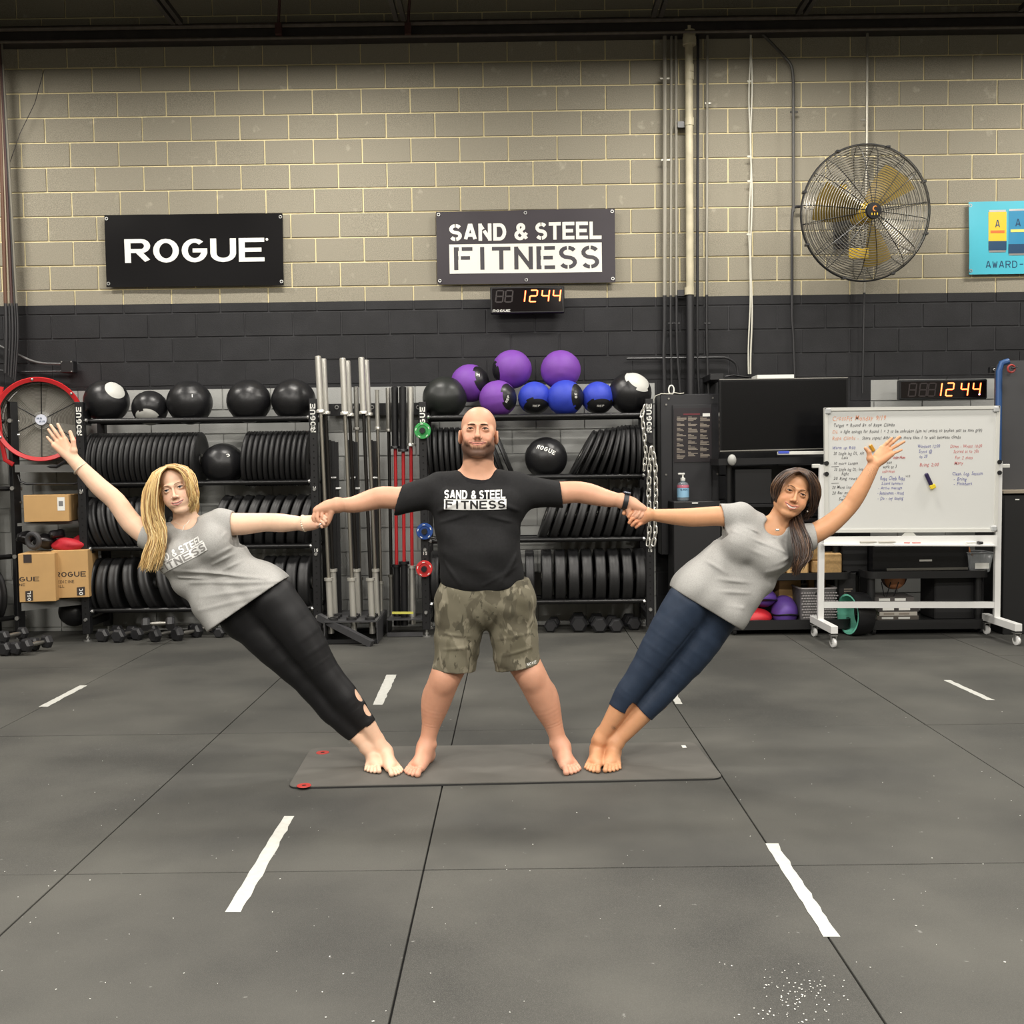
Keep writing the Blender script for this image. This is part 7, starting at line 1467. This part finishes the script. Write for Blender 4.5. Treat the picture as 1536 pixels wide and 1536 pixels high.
T.cuts += [cut_arm(J(350.5, 785.5, 0), V(1, 0, .05), .12), cut_arm(J(214, 803, 0), V(-1, 0, .35), .12), below_plane(J(373, 906.5, 0), V(.555, 0, -.83))]
T.hollow = [(J(362, 785.5, 0), .085), (J(205, 800, 0), .085), (J(385, 925, 0), .25), (J(275, 778, -.03), .105)]
T.disp += [ripple([((.7, .3, -.7), 40), ((.9, .3, .3), 60), ((.5, .2, -.9), 28)], .0045, 5)]
for a, b, w_, am in (((262, 855), (400, 868), .008, .012), ((285, 875), (420, 872), .009, .010), ((300, 895), (425, 878), .009, .008), ((268, 866), (340, 872), .006, .008), ((350, 820), (320, 835), .008, .009), ((356, 828), (318, 848), .008, .008), ((365, 840), (320, 862), .009, .008), ((300, 915), (400, 890), .009, .008), ((330, 778), (345, 800), .006, .006), ((318, 775), (330, 800), .006, .005), ((338, 800), (322, 822), .007, .007), ((255, 820), (262, 855), .008, .006)):
    T.disp.append(fold(J(*a, -.1), J(*b, -.12), w_, am))
btee = cloth(T, 't_shirt', M_HEA, BL_, bw)
sign_on(btee, BL_, 242, 331, 816, 828, 841, 26, mat('white screen print', (1, 1, 1)), mat('grey shirt print', srgb(140, 138, 136), .8), arch=-.004)
M_LEGB = mat('black leggings', srgb(19, 19, 21), .55, noise=.1, scale=40, spec=.35)
S = Field(); S.cap(J(393, 902, .01), J(364, 922, .02), .108, .108, .04, (YA, .92))
for pts, dy in ((B1, -.03), (B2, .03)):
    q = [J(u, v, dy*(1-i/6)) for i, (u, v) in enumerate(pts)]; S.chain(q[:6]+[q[5]+(q[6]-q[5])*.12], [.104, .094, .069, .0645, .059, .0425, .0385], .03)
S.cuts += [cut_arm(J(552.5, 1087.5), nrm(V(.60, 0, -.80)), .09), cut_arm(J(533, 1102), nrm(V(.66, 0, -.75)), .09)]
for u, v, ru, rv, an in ((540, 1041, 6.5, 12, 28), (552, 1064, 6, 10.5, 24)): S.ell(J(u, v, -.02), (px(ru), .04, px(rv)), rotY(-an), k=.002, op=-1)
S.disp += [ripple([((.7, .2, -.7), 60), ((.9, .1, .2), 85)], .0012, 9)]
cloth(S, 'leggings', M_LEGB, BL_, bw)
for c, d, R_ in ((P(121, 703, YP-.02), nrm(J(150, 731)-J(111, 690)), .0345),): a, b, _ = frame(d); o = MB().tube([c+R_*(math.cos(t)*a+math.sin(t)*b) for t in np.linspace(0, 2*math.pi, 31)[:-1]], .0026, 6, closed=True).build('bracelet', mat('pale metal band', srgb(216, 206, 186), .35, .3), bw, loc=BL_); o.location = (0, 0, 0)
pe = MB(); c = P(456, 785, 4.603)
for i in range(22): t = 2*math.pi*i/22; pe.sphere(c+V(.004*math.cos(t)-.006*math.sin(t), (.035)*math.cos(t), .0345*math.sin(t)), .0048, 8, 6)
o = pe.build('bead_bracelet', mat('pearl beads', srgb(228, 214, 190), .3), bw, loc=BL_); o.location = (0, 0, 0)
o = MB().torus(P(481, 788, YH-.028), .0085, .0022, (.6, -.6, -.5), 16, 6).build('finger_ring', M_ZINC, bw, loc=BL_); o.location = (0, 0, 0)
nk = MB().tube([J(262, 783, -.085), J(269, 787, -.092), J(275, 789.5, -.096), J(281, 785, -.092), J(284, 780, -.085)], .0009, 5).build('necklace', M_CHROME, bw, loc=BL_); nk.location = (0, 0, 0); pn = MB().tube([J(277, 787, -.118), J(274, 796, -.124)], .0016, 6).build('pendant', M_CHROME, nk, loc=BL_); pn.location = (0, 0, 0)
M_BHAIR = mat('blonde hair', (.5, .35, .2), .42, attr='paint', spec=.5); BC = [srgb(230, 202, 142), srgb(214, 182, 122), srgb(238, 216, 164), srgb(192, 156, 104), srgb(222, 192, 134), srgb(158, 122, 80)]
HC = Field(); HCAP = lambda c, r, k=.02, op=1: HC.ell(bh_.W(*c), np.array(r)*bh_.s, bh_.R, k, op)
HCAP((0, .024, .032), (.077, .092, .080)); HCAP((-.050, .02, -.03), (.028, .055, .07)); HCAP((.046, .02, -.01), (.028, .05, .062)); HCAP((0, .05, -.07), (.06, .05, .08)); HCAP((0.004, -.112, -.012), (.068, .094, .100), .010, -1)
hm_ = vdb_mesh('hair', [HC.extract(.0035)], M_BHAIR, lambda p: np.tile(np.array(srgb(168, 130, 78)[:3]), (len(p), 1))*(.9+.2*np.sin(p[:, :1]*260)*np.sin(p[:, 2:]*90)), BL_, bw)
g = lambda L_: [J(u, v, d) for u, v, d in L_]
hair_strands('hair_strands', [
    (g([(247, 700, -.04), (228, 712, -.045), (217, 742, -.05), (219, 775, -.06), (226, 805, -.075), (216, 836, -.09), (211, 858, -.09)]), g([(250, 701, -.08), (241, 710, -.118), (236, 733, -.138), (236, 765, -.13), (247, 790, -.125), (247, 822, -.13), (236, 856, -.12)]), 5),
    (g([(246, 701, -.0), (226, 716, .0), (214, 745, .0), (216, 780, -.03), (222, 808, -.05), (215, 835, -.07), (211, 853, -.07)]), g([(248, 701, -.03), (232, 712, -.07), (225, 745, -.09), (226, 780, -.10), (236, 806, -.11), (232, 835, -.12), (224, 857, -.12)]), 5),
    (g([(249, 699, -.04), (266, 699, -.075), (282, 711, -.085), (290, 734, -.07), (292, 752, -.06), (287, 766, -.045)]), g([(251, 701, -.08), (266, 703, -.118), (279, 715, -.122), (285, 736, -.105), (287, 754, -.085), (284, 766, -.06)]), 3.2),
    (g([(249, 698.5, -.01), (268, 697.5, .0), (284, 707, .0), (293.5, 730, .0), (294, 752, .0), (289, 767, .01)]), g([(250, 701, -.05), (266, 703, -.07), (281, 718, -.075), (288, 742, -.06), (289, 758, -.05), (284, 772, -.03)]), 3),
    (g([(249, 699, .03), (269, 699, .05), (286, 708, .06), (294, 735, .05), (293, 758, .04), (287, 772, .03)]), g([(250, 699, -.0), (267, 700, -.02), (283, 711, -.03), (290, 736, -.03), (290, 756, -.03), (286, 768, -.01)]), 3),
    (g([(240, 704, .03), (226, 725, .05), (222, 760, .05), (230, 790, .03), (240, 808, -.02), (244, 830, -.08)]), g([(262, 704, .03), (250, 730, .06), (245, 760, .06), (248, 788, .03), (250, 805, -.03), (250, 828, -.10)]), 2)], 760, 4, M_BHAIR, bw, BL_, r=.0021, wav=.0065, freq=1.9, cols=BC, jit=.004)
# ================================================================== the brunette woman
nw = empty('person', tuple(Gm(905, 1148)), 'dark haired woman with a ponytail in grey shirt and navy cropped leggings leaning outwards', 'person'); NL = V(*nw.location)
nh = Head(J(1194.3, 738.8, -.10), 20, -4, -2, .95, 1.5, False, 1.0, .0032, .0335, .002)
F = Field(); nh.sculpt(F, .0075)
F.cap(nh.W(0, .022, -.06), J(1160, 797, .01), .048, .053, .02); F.cap(J(1160, 797, .01), J(1112, 778, .01), .04, .042, .03); F.cap(J(1160, 797, .01), J(1208, 806, .01), .04, .042, .03)
F.chain([J(1158, 803, .01), J(1136, 835, .0), J(1098, 872, .0), J(1060, 906, .0)], [.070, .082, .070, .088], .04, (YA, .8))
nSR = J(1104, 776, .0); nSL = J(1208, 806, .0)
F.chain([nSR, J(1076, 774, 0), J(1040, 776, -.0), J(1010, 775, -.03), J(973, 772, -.055)], [.050, .0445, .0425, .036, .0245], .03, (YA, .95))
F.chain([nSL, J(1240, 790, 0), J(1272, 762, -.0), J(1288, 738, -.01), J(1306, 706, -.02), J(1311, 696, -.02)], [.048, .045, .038, .038, .029, .0255], .03, (YA, .95))
N1 = [(1033, 905), (1002, 952), (966, 1006), (945, 1036), (936, 1050), (915, 1085), (900, 1108)]; N2 = [(1070, 925), (1042, 972), (1005, 1022), (985, 1046), (972, 1060), (942, 1095), (924, 1114)]
for pts, dy in ((N1, -.03), (N2, .02)):
    q = [J(u, v, dy*(1-i/6)) for i, (u, v) in enumerate(pts)]; F.chain(q, [.092, .086, .062, .056, .051, .037, .0295], .03); F.ell(q[3]+V(.02, .02, -.01), (.03, .04, .05), k=.03)
foot(F, J(899.5, 1111, 0), Gm(899, 1134), Gm(886.5, 1160.5), 1, .97); foot(F, J(923, 1116, 0), Gm(921, 1134), Gm(918, 1160.5), -1, .97)
open_hand(F, (1312.5, 696), [(1322.5, 672), (1329, 671.5), (1334, 674.5), (1337, 681)], [(1337, 657.5), (1348.5, 655.5), (1355.5, 662.5), (1351.5, 675)], [(1304, 688), (1302, 678), (1297, 672.5)], YP-.02, .0078, .0108)
grip(F, (970, 772), [(951, 779, .008), (949, 775, .002), (951, 783, .0), (955, 786, -.002)], YH, [
    ([(952, 771, -.004), (947, 769, -.022), (943, 775, -.024)], .9), ([(955, 777, -.012), (948, 778, -.026), (944, 784, -.024)], .92), ([(959, 781, -.012), (953, 783, -.026), (948, 788, -.022)], .9), ([(963, 784, -.01), (959, 787, -.022), (954, 791, -.016)], .8)], r=.0088, th=[(950, 772, .02), (940, 764, .012), (936, 770, -.002)], wr=.0220)
NSK = np.array(srgb(200, 148, 110)[:3])
def brun_paint(p):
    b = np.tile(NSK, (len(p), 1)); b, l, fr = face_paint(nh, p, b, srgb(190, 112, 98), srgb(214, 132, 96), .3); x, y, z = l[:, 0], l[:, 1], l[:, 2]; b = mixcol(b, srgb(90, 36, 38), fr*nh.inside*(y > -.0875)*.9)
    for sx in (-1, 1): b = mixcol(b, srgb(96, 62, 46), fr*.5*np.exp(-(((x-sx*.032)/.017)**2+((z-.0045)/.004)**2)))
    t = J(921, 1092, -.03); q = p-t; w = np.exp(-((q[:, 0]+q[:, 2]*.5)/.010)**2-((q[:, 2])/.012)**2)*(np.sin(q[:, 0]*700)*np.sin(q[:, 2]*600+1) > -.35)*(p[:, 1] < t[1]+.02); b = mixcol(b, srgb(70, 60, 56), w*.8)
    t = P(1307, 709, YP-.03); q = p-t; w = np.exp(-(np.abs(q[:, 0])/.022)**4-((q[:, 2])/.026)**4)*((np.sin(q[:, 0]*520+2*np.sin(q[:, 2]*200))*np.sin(q[:, 2]*420)) > .35)*(p[:, 1] < t[1]); b = mixcol(b, srgb(140, 112, 90), w*.55)
    hp_ = P(1322, 680, YP-.02); b = mixcol(b, srgb(236, 172, 132), np.exp(-(np.linalg.norm(p-hp_, axis=1)/.06)**2)*.6); hp_ = P(952, 780, YH); return mixcol(b, srgb(214, 134, 108), np.exp(-(np.linalg.norm(p-hp_, axis=1)/.05)**2)*.5)
bp_, sm_ = body_parts(F, nh, [(P(1322, 680, YP-.02), .125), (P(952, 779, YH), .08), (Gm(905, 1151)+V(0, 0, .04), .18)]); vdb_mesh('body', bp_, skin('olive skin'), brun_paint, NL, nw, sm_, F)
nh.eyes(nw, NL, mat('brown iris', srgb(74, 50, 34), .15)); nh.brow(nw, NL, mat('dark brow hair', srgb(62, 44, 36), .8), .005, .0022); nh.teeth(nw, NL, .007)
T = Field()
T.cap(J(1158, 800, .01), J(1109, 775, .01), .058, .060, .03, (YA, 1.2)); T.cap(J(1160, 802, .01), J(1205, 808, .01), .056, .056, .03, (YA, 1.2)); T.cap(J(1106, 812, .0), J(1163, 834, .0), .088, .082, .04, (YA, 1.1)); T.cap(J(1082, 842, .0), J(1134, 868, .0), .092, .088, .05, (YA, 1.05)); T.cap(J(1056, 868, .0), J(1108, 896, 0), .100, .092, .05, (YA, 1.25)); T.cap(J(1038, 886, .0), J(1090, 922, 0), .100, .092, .05, (YA, 1.5))
T.ell(J(1112, 818, -.085), (.070, .06, .07), k=.05); T.ell(J(1152, 838, -.085), (.068, .06, .07), k=.05)
T.cap(nSR+V(.01, 0, 0), J(1080, 773, 0), .062, .050, .03); T.cap(nSL+V(-.01, 0, 0), J(1226, 801, 0), .058, .055, .03)
T.cap(J(1166, 776, .0), J(1163, 790, -.02), .062, .050, .01, op=-1); T.ell(J(1165, 790, -.09), (.050, .09, .044), rotY(20), k=.008, op=-1)
T.cuts += [cut_arm(J(1082.5, 773, 0), V(-1, 0, -.15), .12), cut_arm(J(1220, 800, 0), V(1, 0, .12), .12), below_plane(J(1053, 908, 0), V(-.53, 0, -.85))]
T.hollow = [(J(1071, 773, 0), .085), (J(1231, 800, 0), .085), (J(1040, 928, 0), .25), (J(1166, 780, -.03), .105)]
T.disp += [ripple([((.7, .3, .7), 40), ((.9, .3, -.3), 60), ((.5, .2, .9), 28)], .0045, 8)]
for a, b, w_, am in (((1110, 785), (1190, 822), .007, .010), ((1100, 797), (1188, 832), .007, .009), ((1118, 778), (1165, 808), .006, .008), ((1095, 812), (1150, 835), .008, .007), ((1190, 835), (1160, 845), .008, .008), ((1186, 846), (1150, 858), .008, .007), ((1075, 868), (1130, 875), .009, .008), ((1062, 885), (1125, 890), .009, .008), ((1050, 835), (1090, 860), .009, .006), ((1090, 762), (1110, 790), .006, .006), ((1075, 905), (1115, 912), .008, .006), ((1100, 752), (1118, 780), .006, .005)):
    T.disp.append(fold(J(*a, -.1), J(*b, -.12), w_, am))
ntee = cloth(T, 't_shirt', M_HEA, NL, nw)
kn_ = MB().box(J(1166, 795, -.115), (.018, .008, .010), bev=.003).build('collar_clip', M_CHROME, nw, loc=NL); kn_.location = (0, 0, 0)
M_NAVL = mat('navy leggings', srgb(36, 48, 66), .6, noise=.08, scale=40, spec=.3)
S = Field(); S.cap(J(1044, 902, .01), J(1070, 918, .02), .106, .106, .04, (YA, .92))
for pts, dy in ((N1, -.03), (N2, .02)):
    q = [J(u, v, dy*(1-i/6)) for i, (u, v) in enumerate(pts)]; S.chain(q[:5]+[q[4]+(q[5]-q[4])*.62], [.104, .093, .067, .0605, .0555, .047], .03)
S.cuts += [cut_arm(J(928, 1063), nrm(V(-.50, 0, -.86)), .10), cut_arm(J(965, 1068), nrm(V(-.72, 0, -.69)), .10)]
S.disp += [ripple([((.7, .2, .7), 60), ((.9, .1, -.2), 85)], .0012, 19)]
for i in range(6): S.disp.append(fold(J(962+i*5, 1050-i*6, -.07), J(985+i*5, 1062-i*6, -.07), .004, .0035))
S.disp.append(fold(J(1040, 945, -.1), J(975, 1030, -.1), .006, -.006))
cloth(S, 'leggings', M_NAVL, NL, nw)
M_DHAIR = mat('dark brown hair', (.1, .06, .04), .4, attr='paint', spec=.5); DC = [srgb(58, 42, 34), srgb(44, 32, 27), srgb(78, 56, 42), srgb(100, 74, 54), srgb(38, 28, 24)]
HC = Field(); HCAP = lambda c, r, k=.02, op=1: HC.ell(nh.W(*c), np.array(r)*nh.s, nh.R, k, op)
HCAP((0, .024, .034), (.079, .092, .084)); HCAP((-.060, .03, -.0), (.026, .045, .05)); HCAP((.060, .03, -.01), (.028, .05, .055)); HCAP((.02, .05, -.06), (.05, .05, .06)); HCAP((0.0, -.120, -.022), (.074, .086, .110), .010, -1)
vdb_mesh('hair', [HC.extract(.0035)], M_DHAIR, lambda p: np.tile(np.array(srgb(46, 34, 29)[:3]), (len(p), 1)), NL, nw)
hair_strands('hair_strands', [
    (g([(1196, 703, -.05), (1178, 705, -.06), (1164, 716, -.06), (1157, 732, -.05), (1161, 750, -.01), (1176, 768, .04)]), g([(1198, 707, -.10), (1188, 710, -.116), (1176, 720, -.112), (1168, 736, -.09), (1167, 754, -.045), (1180, 772, .03)]), 4),
    (g([(1197, 702, -.04), (1212, 706, -.055), (1224, 722, -.05), (1229, 742, -.03), (1224, 762, .0), (1210, 780, .02)]), g([(1198, 707, -.10), (1208, 712, -.108), (1215, 727, -.105), (1217, 746, -.085), (1214, 764, -.05), (1204, 780, -.01)]), 4),
    (g([(1194, 702, -.0), (1172, 708, .02), (1158, 730, .02), (1162, 755, .04), (1180, 772, .05)]), g([(1200, 702, -.0), (1222, 712, .0), (1231, 738, .0), (1222, 765, .02), (1205, 780, .03)]), 3)], 300, 14, M_DHAIR, nw, NL, r=.0020, wav=.004, freq=1.5, cols=DC, jit=.003)
hair_strands('ponytail', [
    (g([(1196, 768, .02), (1203, 785, -.05), (1214, 808, -.09), (1216, 832, -.11), (1204, 848, -.12), (1196, 862, -.12)]), g([(1186, 775, .0), (1186, 792, -.08), (1189, 812, -.12), (1192, 834, -.14), (1190, 848, -.14), (1189, 860, -.13)]), 5),
    (g([(1200, 768, .02), (1206, 788, -.03), (1212, 812, -.07), (1209, 836, -.09), (1198, 850, -.10), (1188, 850, -.11)]), g([(1190, 775, .0), (1194, 795, -.08), (1200, 815, -.12), (1202, 838, -.13), (1196, 852, -.13), (1192, 864, -.12)]), 4)], 360, 24, M_DHAIR, nw, NL, r=.0020, wav=.006, freq=1.3, cols=DC, jit=.004)
for u, v in ((1161.5, 749), (1211, 767)): o = MB().sphere(J(u, v, -.05), .0045, 10, 8).build('earring', mat('dark bead', srgb(60, 56, 54), .2, .6) if u < 1200 else M_CHROME, nw, loc=NL); o.location = (0, 0, 0)
o = MB().torus(P(974, 772, 4.62), .0275, .0012, (1, 0, .05), 24, 5).build('bracelet', M_CHROME, nw, loc=NL); o.location = (0, 0, 0)
